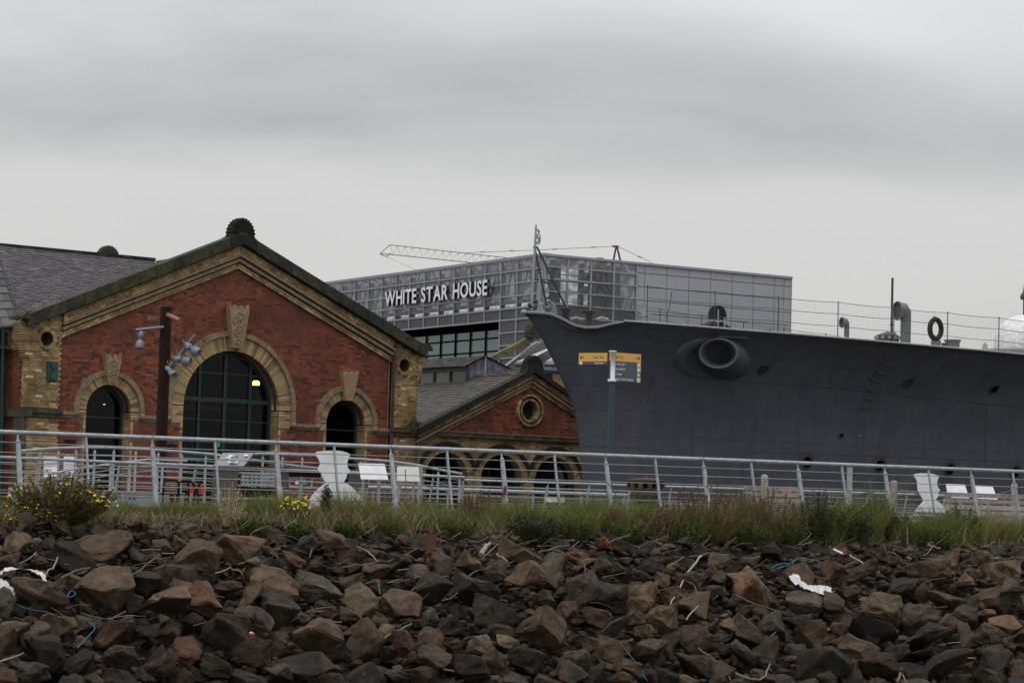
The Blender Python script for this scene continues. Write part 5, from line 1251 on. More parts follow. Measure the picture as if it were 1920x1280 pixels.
def panelboard(q, D, label, m, leg=True, th=75, cat='panel'):
    f = PF(q[0][0], D, th); pp = [f.hit(x, y) for x, y in q]; c = sum(p[0] for p in pp) / 4
    r = thing('display_panel', f.p(c, 0), label, cat)
    zb = min(p[1] for p in pp); b = MB(); vs = [f.p(u, z, .0 + (.15 if i in (2, 3) else 0)) for i, (u, z) in enumerate(pp)]; b.add(vs + [v - f.n * .03 for v in vs], [(3, 2, 1, 0), (4, 5, 6, 7), (0, 1, 5, 4), (1, 2, 6, 5), (2, 3, 7, 6), (3, 0, 4, 7)]); b.build('board', m, r)
    if leg:
        for s in (-.15, .15): MB().fbox(f, c + s - .025, c + s + .025, 0, zb + .1, -.1, -.05).build('leg', M_galv, r)
    return r
panelboard([(672, 868), (721, 869), (725, 899), (674, 898)], 48, 'white tilted panel just right of the larger silhouette board', M_white)
panelboard([(745, 872.5), (785, 874), (784, 902.5), (741, 901)], 50, 'pale grey tilted panel between the white panel and the sloping gangway rail', M_greyboard)
MB().add(box_at(Vector((at(786.5, 971, 50.5).x, at(786.5, 971, 50.5).y, 0)), .06, .05, at(786, 875, 50.5).z), BOX).build('slim_post', M_galv, None, label='slim galvanised post at the right edge of the pale grey panel', cat='post')
panelboard([(1774, 906.5), (1809, 908), (1812, 933.5), (1773, 932)], 57, 'white panel directly right of the smaller silhouette board', M_white)
panelboard([(1825.5, 909), (1861, 910.5), (1865, 936), (1828, 934)], 58, 'white panel above the right bench, rightmost of the white panels', M_white)
panelboard([(82, 854), (108, 854.5), (107, 893), (82, 894)], 63.5, 'white upright panel behind the yellow flowered bush, left of its pair', M_white, th=82)
panelboard([(119.5, 855), (139, 855.5), (138.5, 895), (119, 894)], 64, 'white upright panel behind the yellow flowered bush, right of its pair', M_white, th=82)
# slanted information lectern
f = PF(435, 55, 80)
lec = thing('information_lectern', f.p(f.hit(425, 930)[0], 0), 'grey brown lectern with slanted picture panel in front of the big arched window', 'lectern')
def H(x, y, o=0): return f.hp(x, y, o)
q = [H(400, 872, .15), H(457, 873, .15), H(477, 848, -.5), H(418, 848.5, -.5)]
MB().add(q + [v - Vector((0, 0, .04)) for v in q], BOX[::-1]).build('tilted_panel', mat('printed_panel_grey', (.11, .11, .13), .12, spec=.9), lec)
cols = [(.55, .6, .68), (.25, .38, .55), (.62, .64, .66), (.3, .22, .2), (.12, .14, .2), (.5, .35, .33)]
def bil(s, t): return (q[0].lerp(q[1], s)).lerp(q[3].lerp(q[2], s), t) + Vector((0, 0, .006))
for i in range(11):
    s = rnd.uniform(.05, .82); t = rnd.uniform(.06, .75); w, h = rnd.uniform(.07, .16), rnd.uniform(.1, .22); c = cols[i % 6]
    MB().add([bil(s, t) + Vector((0, 0, .002 * i)), bil(s + w, t) + Vector((0, 0, .002 * i)), bil(s + w, t + h) + Vector((0, 0, .002 * i)), bil(s, t + h) + Vector((0, 0, .002 * i))], [(0, 1, 2, 3)]).build('picture', mat('picture_print_%d' % (i % 6), c, .15), lec)
a0 = f.hit(397, 900)[0]; a1 = f.hit(441, 900)[0]; a2 = f.hit(457, 873)[0]
MB().prism(f, [(a0, 0), (a1, 0), (a2 - .1, f.hit(455, 874)[1] - .05), (a0 + .04, f.hit(400, 874)[1] - .05)], -.1, .1).build('pedestal', mat('grey_brown_stone_panel', (.085, .073, .064), .85, var=.12, scale=4), lec)
# rusty steel frames (two broad beams on dark posts)
f2_ = PF(540, 58, 80)
rf = thing('rusty_beam_frame', f2_.p(0, 0), 'rusty steel frame of two long beams on dark posts in front of the pump house', 'steel frame')
def bx(px0, py0, px1, py1, nm, m, o0=-.3, o1=.0, fr=f2_, par=rf):
    u0, z1_ = fr.hit(px0, py0); u1, z0_ = fr.hit(px1, py1); return MB().fbox(fr, u0, u1, z0_, z1_, o0, o1).build(nm, m, par)
bx(447, 875, 740, 882, 'top_beam', M_rust2, -.5, .05); bx(540, 913, 740, 920, 'lower_beam', M_rust2); bx(522, 882, 541, 912, 'dark_post', M_shipdark); bx(450, 912, 520, 931, 'dark_base', M_rust)
bx(541, 883, 602, 894, 'dark_cross_plate', M_rust, -.4, -.1); bx(655, 888, 690, 914, 'dark_post', M_shipdark)
b = MB()
for i in range(8):
    u0, z_ = f2_.hit(455 + i * 8, 885, .1); u1, z1_ = f2_.hit(455 + i * 8, 909, .1); b.fbox(f2_, u0, u0 + .06, z1_, z_, .06, .1)
for y in (886, 893, 900, 907): u0, z_ = f2_.hit(452, y, .1); u1, _ = f2_.hit(515, y, .1); b.fbox(f2_, u0, u1, z_ - .02, z_ + .02, .1, .13)
b.build('steel_grating', M_galv, None, label='grey steel grating leaning on the rusty frame beside the lectern', cat='grating')
b = MB(); 
for x in (541, 583, 622): u, z_ = f2_.hit(x, 896, -.2); u_, zz = f2_.hit(x, 912, -.2); b.fbox(f2_, u, u + .04, zz, z_, -.2, -.15)
u, z_ = f2_.hit(541, 896, -.2); u1, _ = f2_.hit(622, 896, -.2); b.fbox(f2_, u, u1, z_, z_ + .03, -.2, -.15); u, z_ = f2_.hit(540, 911, -.2); b.fbox(f2_, u, u1, z_ - .04, z_, -.6, .1); b.build('metal_bench_table', M_galv, None, label='grey metal table frame between the rusty beams', cat='table')
u, z_ = f2_.hit(566, 908, -.1)
b = MB(); b.lathe(f2_.p(u + .05, z_, -.1), (0, 0, 1), [(.06, 0), (.08, .03), (.06, .09), (0, .12)], 9); b.build('turquoise_bag', mat('turquoise_fabric', (.03, .35, .38), .7), None, label='small turquoise bag lying on the grey metal table', cat='bag')
b = MB(); b.lathe(f2_.p(u - .12, z_, -.05), (0, 0, 1), [(.035, 0), (.045, .05), (0, .10)], 8); b.build('white_cup', M_white, None, label='small white cup beside the turquoise bag', cat='cup')
# bent rusty arches and red boards
f3_ = PF(330, 57, 80)
ar = thing('rusty_arch_frame', f3_.p(0, 0), 'dark rusty double arch frame low behind the fence left of the red boards', 'steel frame')
for c, w, y in ((321, 15, 899), (344, 10, 901)):
    pts = []
    for i in range(11):
        t = pi * i / 10; pts.append(f3_.hp(c - w * cos(t), y + 14 - 14 * sin(t) ** .7, 0))
    pts = [Vector((pts[0].x, pts[0].y, .02))] + pts + [Vector((pts[-1].x, pts[-1].y, .02))]; MB().tube(pts, .022, 6).build('arch_bar', M_rust, ar)
bx(298, 924, 352, 928, 'cross_bar', M_rust, -.05, 0, f3_, ar); bx(318, 927, 326, 955, 'leg', M_rust, -.05, 0, f3_, ar); bx(330, 927, 337, 952, 'leg', M_rust, -.05, 0, f3_, ar)
rb = thing('red_board_stand', f3_.p(.5, 0), 'small stand with two red boards on a dark cross frame left of the lectern', 'stand')
bx(353, 908, 363, 925, 'red_board', M_orred, -.05, 0, f3_, rb); bx(373, 908, 383, 926, 'red_board', M_orred, -.05, 0, f3_, rb)
b = MB(); b.tube([f3_.hp(361, 903, .05), f3_.hp(372, 930, .05), f3_.hp(371, 975, .05)], .03, 5); b.tube([f3_.hp(376, 903, .05), f3_.hp(364, 930, .05)], .03, 5); b.build('cross_frame', M_rust, rb)
# capstan bollard
cp = at(1210, 971, 60); cp.z = 0; zt = at(1210, 896, 60).z
M_rust3 = mat('dark_capstan_rust', (.085, .042, .026), .9, var=.4, scale=5, dark=(.04, .025, .02), bump=.5, bscale=20)
bo = thing('timber_capstan', cp, 'old rusty capstan with wooden blocks round its wide head, in front of the ship', 'capstan')
MB().lathe(cp, (0, 0, 1), [(.30, 0), (.27, .3), (.27, .55), (.36, .66), (.40, .72)], 20).build('barrel', mat('dark_worn_timber', (.05, .045, .035), .9, var=.4, scale=5, bump=.4), bo)
MB().lathe(cp + Vector((0, 0, zt - .3)), (0, 0, 1), [(.40, 0), (.46, .02), (.46, .05), (.38, .05)], 24).build('lower_rim', M_rust3, bo)
MB().lathe(cp + Vector((0, 0, zt - .09)), (0, 0, 1), [(.38, -.02), (.475, 0), (.475, .04), (.25, .085), (.05, .1), (0, .12)], 24).build('top_plate', M_rust3, bo)
MB().lathe(cp + Vector((0, 0, zt - .27)), (0, 0, 1), [(.36, 0), (.36, .18)], 20).build('core', M_hole, bo)
for i in range(12):
    a = 2 * pi * (i + .3) / 12; MB().add(box_at(cp + Vector((cos(a) * .41, sin(a) * .41, zt - .25)), .09, .11, .16, a), BOX).build('wooden_block', mat('tarry_wood', (.07, .05, .035), .9, var=.4, scale=6) if i % 3 else M_rust3, bo)
# timber posts with rope
tps = []
for k, (px, py, D) in enumerate(((1434, 889, 57), (1676, 900, 58.5), (1902, 905.5, 59.5))):
    P = at(px, py, D); r = MB().lathe((P.x, P.y, 0), (0, 0, 1), [(.082, 0), (.082, P.z - .09), (.075, P.z - .035), (.05, P.z - .01), (0, P.z)], 14).build('timber_post', M_wood, None, label=['round-topped timber post behind the left slatted bench', 'round-topped timber post between the near fence posts left of the smaller silhouette board', 'round-topped timber post behind the right bench at the right edge'][k], cat='post', group='round-topped timber posts')
    tps.append(P)
def ropes(pts, label):
    o = MB().tube(pts, .018, 6).build('barrier_rope', M_rope, None, label=label, cat='rope')
P1 = at(1676, 916, 58.5)
pe = [at(1500, 923, 58), at(1560, 927.5, 58), at(1600, 927, 58.2), at(1640, 921.5, 58.4), P1]; ropes(pe, 'brown rope sagging left from the middle timber post')
ropes([P1, at(1700, 920, 58.6), at(1740, 930, 58.8), at(1800, 934, 59), at(1860, 928, 59.3), at(1902, 919, 59.5)], 'brown rope sagging between the middle and right timber posts')
# plain steel post
P = at(1593.5, 875.5, 51); r = MB().add(box_at((P.x, P.y, 0), .085, .085, P.z, .3), BOX).build('steel_post', M_galv, None, label='square galvanised post standing alone right of the dark red plant', cat='post')
# benches
def bench(px0, px1, D, ztop, label, th=72, skirt=False, pale=False):
    f = PF(px0, D, th); u0 = 0; u1 = f.hit(px1, 950)[0]
    r = thing('slatted_bench', f.p(0, 0), label, 'bench')
    zs_ = .45
    for i in range(3 if not skirt else 4):
        z = ztop - .005 - i * .125; MB().fbox(f, u0, u1, z - .095, z, -.0, .035).build('back_slat', M_wood, r)
    for i in range(4): MB().fbox(f, u0 - .1, u1 + .1, zs_ - .045, zs_, .08 + i * .12, .18 + i * .12).build('seat_slat', M_wood, r)
    for i in range(2 if not skirt else 3): z = zs_ - .07 - i * .13; MB().fbox(f, u0 - .1, u1 + .1, z - .1, z, .5, .54).build('front_slat', M_wood, r)
    for u in ([u0 + .08, (u0 + u1) / 2, u1 - .12]):
        MB().fbox(f, u, u + .06, 0, ztop - .02, -.04, -.002).build('leg', M_galv, r); MB().fbox(f, u, u + .06, 0, zs_ - .05, .42, .495).build('leg', M_galv, r)
    return r
bench(1392, 1503, 54, .93, 'shorter slatted timber bench with red bags showing through its back, right of the capstan')
bench(1772, 1990, 53.5, .90, 'long slatted timber bench under the white panels at the right edge', skirt=True)
f = PF(1237, 55, 72); 
def longseat(px0, px1, D, z, label):
    f = PF(px0, D, 72); u1 = f.hit(px1, 950)[0]; r = thing('low_timber_seat', f.p(0, 0), label, 'bench')
    for i in range(4): MB().fbox(f, 0, u1, z - .05, z, i * .12, i * .12 + .1).build('seat_slat', M_wood, r)
    for i in range(2): MB().fbox(f, 0, u1, z - .08 - i * .13 - .1, z - .08 - i * .13, .42, .455).build('front_slat', M_wood, r)
    for u in (.1, u1 / 2, u1 - .15): MB().fbox(f, u, u + .06, 0, z - .055, .02, .40).build('leg', M_galv, r)
longseat(1237, 1376, 55, .52, 'low pale timber seat without a back between the capstan and the bench')
longseat(1570, 1765, 54, .47, 'low timber seat behind the smaller silhouette board')
fb_ = PF(1455, 55, 72)
for k, (x0, x1, y0, y1) in enumerate(((1449, 1461, 912, 933), (1473, 1488, 914, 935))):
    u0, z1_ = fb_.hit(x0, y0, -.1); u1, z0_ = fb_.hit(x1, y1, -.1); b = MB(); b.lathe(fb_.p((u0 + u1) / 2, z0_, -.25), (0, 0, 1), [(0, 0), ((u1 - u0) * .5, .02), ((u1 - u0) * .55, .12), ((u1 - u0) * .35, z1_ - z0_), (0, z1_ - z0_ + .01)], 10); b.build('red_bag', M_orred, None, label=['bright red bag behind the shorter bench, left one', 'bright red bag behind the shorter bench, right one'][k], cat='bag', group='red bags behind the bench')
# white bench block far behind in front of the arcade
f = PF(1040, 66, 75); u0, z1_ = f.hit(1028, 931); u1, z0_ = f.hit(1059, 942)
MB().fbox(f, u0, u1, z0_, z1_, -.3, 0).build('white_block', M_white, None, label='low white block behind the rails in front of the arcade', cat='block')

# ---------------------------------------------------------------- fingerpost
SP = at(1141, 971, 50); SP.z = 0; fp = thing('fingerpost', SP, 'tall fingerpost with amber and slate signs pointing left and right in front of the ship', 'signpost')
zt = at(1142, 657.5, 50).z; zb = at(1140, 713, 50).z
MB().lathe(SP, (0, 0, 1), [(.056, 0), (.056, zb - .0)], 18).build('pole', M_bluepole, fp)
MB().lathe(SP + Vector((0, 0, zb)), (0, 0, 1), [(.085, -.02), (.085, .025), (.058, .03), (.058, zt - zb - .03), (.078, zt - zb - .025), (.078, zt - zb), (0, zt - zb + .01)], 18).build('sleeve', M_sleeve, fp)
fs_r = Frame(SP, 60); fs_l = Frame(SP, 60); fs_l = Frame(SP, 117)
def sgn_panel(fr, x0, x1, y0, y1, side, header, lines, tealrow, parent):
    uA, zA = fr.hit(x0, y0, .02); uB, _ = fr.hit(x1, y0, .02); zB = fr.hit(x0, y1, .02)[1]
    zT = max(fr.hit((x0 + x1) / 2, (y0), .02)[1], zA); H_ = zT - zB
    n = len(lines); hh = .17; row = (H_ - hh) / n; sq = .085
    r = MB().fbox(fr, min(uA, uB), max(uA, uB), zB, zT - hh, -.02, .02).build('direction_panel', M_slsign, parent)
    MB().fbox(fr, min(uA, uB), max(uA, uB), zT - hh + .001, zT, -.021, .022).build('header_strip', M_yelsign, r)
    ou = uB
    lo, hi = sorted((uB, uB - (uB - uA) / abs(uB - uA) * sq))
    sg = 1 if uB > uA else -1
    for k in range(n):
        zt_ = zT - hh - row * k; MB().fbox(fr, lo, hi, zt_ - row + .002, zt_ - .001, -.022, .023).build('arrow_square', M_teal if k == tealrow else M_yelsign, r)
        cx_ = (lo + hi) / 2; cz_ = zt_ - row / 2; d = sg * .028
        MB().prism(fr, [(cx_ - d, cz_ + .035), (cx_ + d, cz_), (cx_ - d, cz_ - .035)][::sg], .024, .026).build('arrow', M_signtx, r)
        L_ = lines[k]; w = .0108 * len(L_) * 1.25 * 1.35
        inner = uA
        t0 = inner + sg * .012; 
        if sg > 0: text3d(r, fr, L_, t0 + .06, t0 + .06 + w, cz_ - .022, cz_ + .022, .021, .002, M_signtx, name='lettering', sgn=1, joined=True)
        else: text3d(r, fr, L_, inner - .07 - w, inner - .07, cz_ - .022, cz_ + .022, .021, .002, M_signtx, name='lettering', sgn=1, joined=True)
    w = .0108 * len(header) * 1.6
    if sg > 0: text3d(r, fr, header, uA + .07, uA + .07 + w, zT - hh / 2 - .022, zT - hh / 2 + .022, .023, .002, M_signdk, name='lettering', sgn=1, joined=True)
    else: text3d(r, fr, header, uA - .08 - w, uA - .08, zT - hh / 2 - .022, zT - hh / 2 + .022, .023, .002, M_signdk, name='lettering', sgn=1, joined=True)
    c = uB - sg * .045; d = sg * .026; z = zT - hh / 2
    MB().prism(fr, [(c - d, z + .035), (c + d, z), (c - d, z - .035)][::sg], .023, .026).build('arrow', M_signdk, r)
    MB().fbox(fr, *sorted((c - sg * .06, c - sg * .07)), z - .03, z + .03, .023, .026).build('walker_mark', M_signdk, r)
    return r
sgn_panel(fs_r, 1145, 1202, 662, 714, 1, 'Titanic Trail', ['The Great Light', 'Titanic Belfast', 'City Centre', 'Olympic & Titanic Slipways'], 2, fp)
sgn_panel(fs_l, 1138, 1085.6, 661.5, 683, -1, 'Titanic Trail', ['Pump House'], 9, fp)

# ---------------------------------------------------------------- lighting column
LP = at(297, 971, 66); LP.z = 0; k66 = 66 / F
lc = thing('lighting_column', LP, 'dark brown steel lighting column with grey floodlights in front of the pump house', 'lamp post')
ztop = at(303, 575, 66).z
lt = Vector((at(303, 575, 66).x, at(303, 575, 66).y, 0)) - LP
MB().tube([LP, LP + Vector((0, 0, ztop * .5)) , LP + Vector((0, 0, ztop))], [.155, .155, .150], 10, smooth=False).build('column', M_rust, lc)
def LQ(px, py, o=0.0): return at(px, py, 66 + o)
MB().tube([LQ(307, 613, -.2), LQ(255, 618.5, -.2)], .038, 8).build('light_arm', M_lamp, lc)
MB().tube([LQ(312, 694, -.2), LQ(345, 655, -.25), LQ(366, 627, -.3)], .04, 8).build('light_arm', M_lamp, lc)
def flood(P, ax, s=1.0):
    b = MB(); b.lathe(P, ax, [(.0, -.02), (.07 * s, 0), (.10 * s, .1), (.085 * s, .19), (.06 * s, .21), (.06 * s, .235), (.12 * s, .26), (.135 * s, .40), (.14 * s, .46), (.125 * s, .465), (.10 * s, .40), (0, .38)], 14); o = b.build('floodlight', M_lamp, lc)
    return o
flood(LQ(265, 621, -.2), Vector((-.03, -.1, -1)), .82)
MB().tube([LQ(258, 619, -.2), LQ(257, 630, -.2), LQ(262, 634, -.2)], .012, 5).build('bracket', M_lamp, lc)
flood(LQ(347, 645, -.3), Vector((.85, -.25, -.52)), .95); flood(LQ(326, 672, -.3), Vector((1, -.2, -.2)), .95); flood(LQ(312, 688, -.3), Vector((.5, -.6, -.45)), .7)
for x, y in ((353, 642), (337, 664)): MB().tube([LQ(x, y, -.25), LQ(x + 1, y + 6, -.4), LQ(x - 3, y + 11, -.45)], .03, 6).build('bracket', M_lamp, lc)
for x, y in ((346, 641), (334, 662), (325, 670), (317, 681)):
    MB().tube([LQ(x + 3.0 * cos(t), y + 4 * sin(t) - 3, -.25) for t in [i * pi / 6 for i in range(-1, 9)]], .009, 4).build('loop_cable', M_wire, lc)
b = MB(); b.add(box_at(LQ(287, 600, -.1), .26, .1, .1, .5), BOX); b.build('security_camera', M_cam, lc)
A_, B_ = LQ(314, 590, -.1), LQ(337, 601, -.6); MB().tube([A_, B_], [.065, .06], 8).build('security_camera', M_cam, lc)
MB().tube([LQ(317, 600, -.1), LQ(318, 606, -.1), LQ(314, 610, -.1)], .02, 5).build('bracket', M_shipdark, lc); MB().tube([LQ(291, 595, -.1), LQ(295, 604, -.1)], .03, 5).build('bracket', M_shipdark, lc)
# ================================================================== ROCKS
def rock_mesh(seed, sub=True):
    r = random.Random(seed); bm = bmesh.new(); n = r.choice([9, 11, 13, 16])
    ex = [1, r.uniform(.65, .95), r.uniform(.6, .9)]
    for i in range(n):
        v = Vector((r.gauss(0, 1), r.gauss(0, 1), r.gauss(0, 1))).normalized(); k = r.uniform(.74, 1.08)
        m_ = max(abs(v.x), abs(v.y), abs(v.z)); v = v.lerp(v / m_, .35) * k
        bm.verts.new((v.x * ex[0] * .5, v.y * ex[1] * .5, v.z * ex[2] * .5))
    res = bmesh.ops.convex_hull(bm, input=bm.verts)
    bmesh.ops.delete(bm, geom=list({e for e in res['geom_interior'] + res['geom_unused'] if isinstance(e, bmesh.types.BMVert)}), context='VERTS')
    if sub:
        bmesh.ops.dissolve_limit(bm, angle_limit=radians(14), verts=bm.verts, edges=bm.edges)
        bmesh.ops.bevel(bm, geom=[e for e in bm.edges], offset=.022, segments=1, affect='EDGES', profile=.6)
        bmesh.ops.triangulate(bm, faces=bm.faces)
        bmesh.ops.subdivide_edges(bm, edges=[e for e in bm.edges if e.calc_length() > .14], cuts=2, use_grid_fill=True)
        bmesh.ops.triangulate(bm, faces=bm.faces)
        from mathutils import noise
        off = Vector((seed * 3.1, seed * 1.7, 0))
        for v in bm.verts:
            d = noise.fractal(v.co * 3.6 + off, .7, 2.2, 5); v.co += v.co.normalized() * d * .085
            d2 = noise.noise(v.co * 9 + off); v.co += v.co.normalized() * d2 * .016
        # a few chipped ledges
        for _ in range(r.choice([0, 1, 1, 2])):
            pl = Vector((r.gauss(0, 1), r.gauss(0, 1), r.gauss(0, 1))).normalized(); h = r.uniform(.30, .36)
            for v in bm.verts:
                e = v.co.dot(pl) - h
                if e > 0: v.co -= pl * e * .9
    me = bpy.data.meshes.new('boulder'); bm.to_mesh(me); bm.free()
    for p in me.polygons: p.use_smooth = False
    me.materials.append(M_rock if sub else M_stones); return me
NM = 26
RM = [rock_mesh(100 + i) for i in range(NM)]
RMD = []
for me in RM:
    co = np.array([v.co[:] for v in me.vertices]); RMD.append((co.max(0) - co.min(0)))
CC = {'brown': (.120, .079, .049), 'dark': (.032, .025, .019), 'grey': (.085, .069, .052), 'red': (.12, .060, .038), 'orange': (.145, .088, .052), 'pale': (.18, .138, .094), 'slate': (.056, .048, .040), 'mud': (.078, .053, .034)}
CN = {'brown': 'brown', 'dark': 'blackish', 'grey': 'grey', 'red': 'reddish brown', 'orange': 'orange brown', 'pale': 'pale tan', 'slate': 'dark grey', 'mud': 'dull brown'}
big = [(33,1020,60,36,'brown'),(50,985,36,28,'mud'),(17,1053,38,28,'grey'),(182,1040,105,44,'brown'),(140,1047,80,60,'dark'),(227,1020,44,48,'grey'),(187,1007,32,34,'mud'),(197,1105,112,92,'brown'),(67,1120,86,76,'mud'),(370,1050,90,52,'brown'),(333,1083,86,64,'slate'),(280,1097,52,48,'dark'),(447,1023,92,60,'brown'),(383,1137,86,60,'red'),(297,1163,100,46,'brown'),(217,1190,76,52,'red'),(507,1097,102,58,'brown'),(593,1103,86,48,'grey'),(527,1150,70,64,'slate'),(427,1193,96,68,'dark'),(590,1203,82,72,'brown'),(110,1170,56,44,'brown'),(70,1192,56,46,'grey'),(33,1177,56,40,'brown'),(93,1227,86,56,'dark'),(223,1237,66,44,'grey'),(353,1227,52,52,'red'),(410,1253,64,44,'grey'),(477,1227,70,50,'mud'),(337,1120,36,46,'brown'),(467,1130,48,52,'brown'),(490,1173,40,46,'grey'),(560,1257,112,52,'dark'),(622,1025,58,44,'brown'),(287,1240,68,42,'dark'),(15,1210,50,44,'mud'),(12,1140,40,60,'grey'),(60,1262,60,36,'grey'),(545,1055,40,34,'red'),(570,1020,50,36,'dark'),(470,1080,36,28,'pale'),(250,1130,36,30,'dark'),(155,1245,60,40,'dark'),(320,1185,40,34,'dark'),(455,1160,40,34,'mud'),
(660,1097,44,40,'brown'),(683,1130,74,44,'pale'),(750,1137,70,54,'brown'),(810,1110,72,56,'dark'),(890,1110,90,66,'slate'),(977,1047,84,58,'brown'),(987,1103,74,44,'orange'),(880,1060,36,52,'brown'),(927,1067,40,44,'grey'),(1043,1083,54,64,'grey'),(1090,1113,48,60,'grey'),(1140,1113,74,54,'dark'),(1200,1120,54,64,'brown'),(1020,1187,98,68,'brown'),(927,1153,86,54,'dark'),(795,1160,50,36,'grey'),(687,1207,66,70,'mud'),(753,1207,42,58,'red'),(813,1200,52,40,'brown'),(903,1213,56,32,'pale'),(930,1247,54,52,'brown'),(885,1255,68,54,'dark'),(990,1240,70,44,'slate'),(1073,1250,66,52,'grey'),(1147,1190,84,38,'grey'),(1120,1160,48,38,'brown'),(1250,1160,62,52,'brown'),(1213,1220,72,46,'mud'),(1140,1227,56,36,'brown'),(1180,1253,56,34,'grey'),(667,1262,86,46,'slate'),(747,1053,46,30,'grey'),(650,1037,38,42,'mud'),(707,1070,50,30,'brown'),(807,1240,62,34,'grey'),(1060,1150,44,40,'mud'),(850,1180,46,34,'dark'),(1100,1205,46,36,'mud'),(1260,1115,40,40,'brown'),(1165,1075,40,34,'grey'),(1220,1065,42,30,'slate'),(830,1060,44,34,'grey'),(790,1075,44,30,'mud'),
(1427,1107,90,62,'orange'),(1333,1137,68,44,'brown'),(1510,1123,70,44,'grey'),(1560,1133,40,34,'brown'),(1657,1147,76,72,'brown'),(1720,1163,70,56,'grey'),(1860,1117,68,52,'mud'),(1873,1077,66,52,'brown'),(1757,1070,76,40,'brown'),(1617,1073,64,34,'mud'),(1773,1120,56,44,'mud'),(1417,1190,80,52,'grey'),(1467,1177,46,52,'slate'),(1517,1197,54,56,'brown'),(1613,1217,70,54,'pale'),(1627,1187,80,50,'dark'),(1393,1223,52,46,'grey'),(1450,1230,62,44,'mud'),(1527,1247,102,62,'slate'),(1740,1203,96,46,'dark'),(1847,1190,56,48,'brown'),(1880,1177,58,40,'orange'),(1773,1253,96,40,'mud'),(1367,1180,42,30,'pale'),(1813,1160,48,46,'dark'),(1800,1200,32,46,'grey'),(1560,1070,42,36,'brown'),(1347,1052,42,30,'brown'),(1647,1040,46,32,'brown'),(1497,1173,56,38,'dark'),(1300,1200,56,50,'mud'),(1300,1250,60,44,'dark'),(1350,1260,60,40,'mud'),(1870,1240,60,50,'slate'),(1300,1090,44,32,'mud'),(1690,1100,50,40,'dark'),(1590,1110,46,30,'mud'),(1500,1075,56,40,'mud'),(1905,1140,50,50,'grey')]
occ = []
rocks = []   # px,py,w,h,colour
def sizefac(px): return 1.0
for r in big: rocks.append((r[0], r[1], r[2] * 1.14, r[3] * 1.14, r[4]))
rr = random.Random(5)
def fits(x, y, w, h, k):
    for (a, b_, c, d, _) in rocks:
        if abs(a - x) < 140 and ((a - x) / ((c + w) * .5 * k)) ** 2 + ((b_ - y) / ((d + h) * .5 * k)) ** 2 < 1: return False
    return True
def topline(x): return float(ip(x, [0, 200, 400, 600, 800, 1000, 1300, 1600, 1920], [978, 982, 990, 1000, 1012, 1016, 1022, 1024, 1026]))
keys = list(CC); wts = [3.5, 6, 2.5, .4, .1, .4, 5, 6.5]
for w0, k, tries, cap_ in ((60, .78, 2500, 230), (44, .72, 7000, 380), (34, .66, 12000, 620), (24, .6, 16000, 980)):
    for _ in range(tries):
        if len(rocks) >= cap_: break
        x = rr.uniform(-20, 1940); ty = topline(x); y = ty + 4 + (1290 - ty - 4) * rr.random() ** .8; f = (y - ty) / (1280 - ty)
        w = w0 * rr.uniform(.8, 1.25) * (.62 + .5 * f) ; h = w * rr.uniform(.6, .9)
        if fits(x, y, w, h, k): rocks.append((x, y, w, h, rr.choices(keys, wts)[0]))
rocks.sort(key=lambda r: -r[2] * r[3])
single, rest = rocks[:300], rocks[300:]; bigset = {(r[0], r[1]) for r in big}
print('rocks', len(rocks))
nrm_s = (FN.n * .49 + Vector((0, 0, .87))).normalized()
def rock_place(px, py, w, h, i):
    u_ = .16 if (px, py) in bigset else .02
    t, s = bank_hit(px, py, u_); P = bank_p(t, s, u_); k = P.y / F; me = RM[i % NM]; dim = RMD[i % NM]
    R_ = Matrix.Rotation(rr.uniform(-.45, .45), 3, 'Y') @ Matrix.Rotation(rr.uniform(-.5, .5), 3, 'X') @ Matrix.Rotation(rr.choice([0, pi / 2, pi, 1.5 * pi]) + rr.uniform(-.5, .5), 3, 'Z')
    co = np.array([v.co[:] for v in me.vertices]) @ np.array(R_.to_3x3()).T; ex = co.max(0) - co.min(0)
    sx, sz = w * k / ex[0], h * k / ex[2]; sy = (sx + sz) / 2
    M4 = Matrix.Diagonal((sx, sy, sz)).to_4x4() @ R_.to_4x4()
    return P, M4, me, R_, (sx, sy, sz)
posts_px = [33, 285, 517, 732, 940, 1135, 1318, 1495, 1658, 1820]
lm = [(60, 'the yellow flowered bush'), (300, 'the rusty pipe'), (440, 'the straw grass clump'), (560, 'the small yellow flowers'), (680, 'the large silhouette board'), (805, 'the squared rust red block'), (948, 'the pink flower spike'), (1141, 'the fingerpost'), (1240, 'the capstan'), (1330, 'the dark seedheads'), (1450, 'the shorter bench'), (1593, 'the lone square post'), (1745, 'the smaller silhouette board'), (1850, 'the rightmost white panel')]
labs = {}
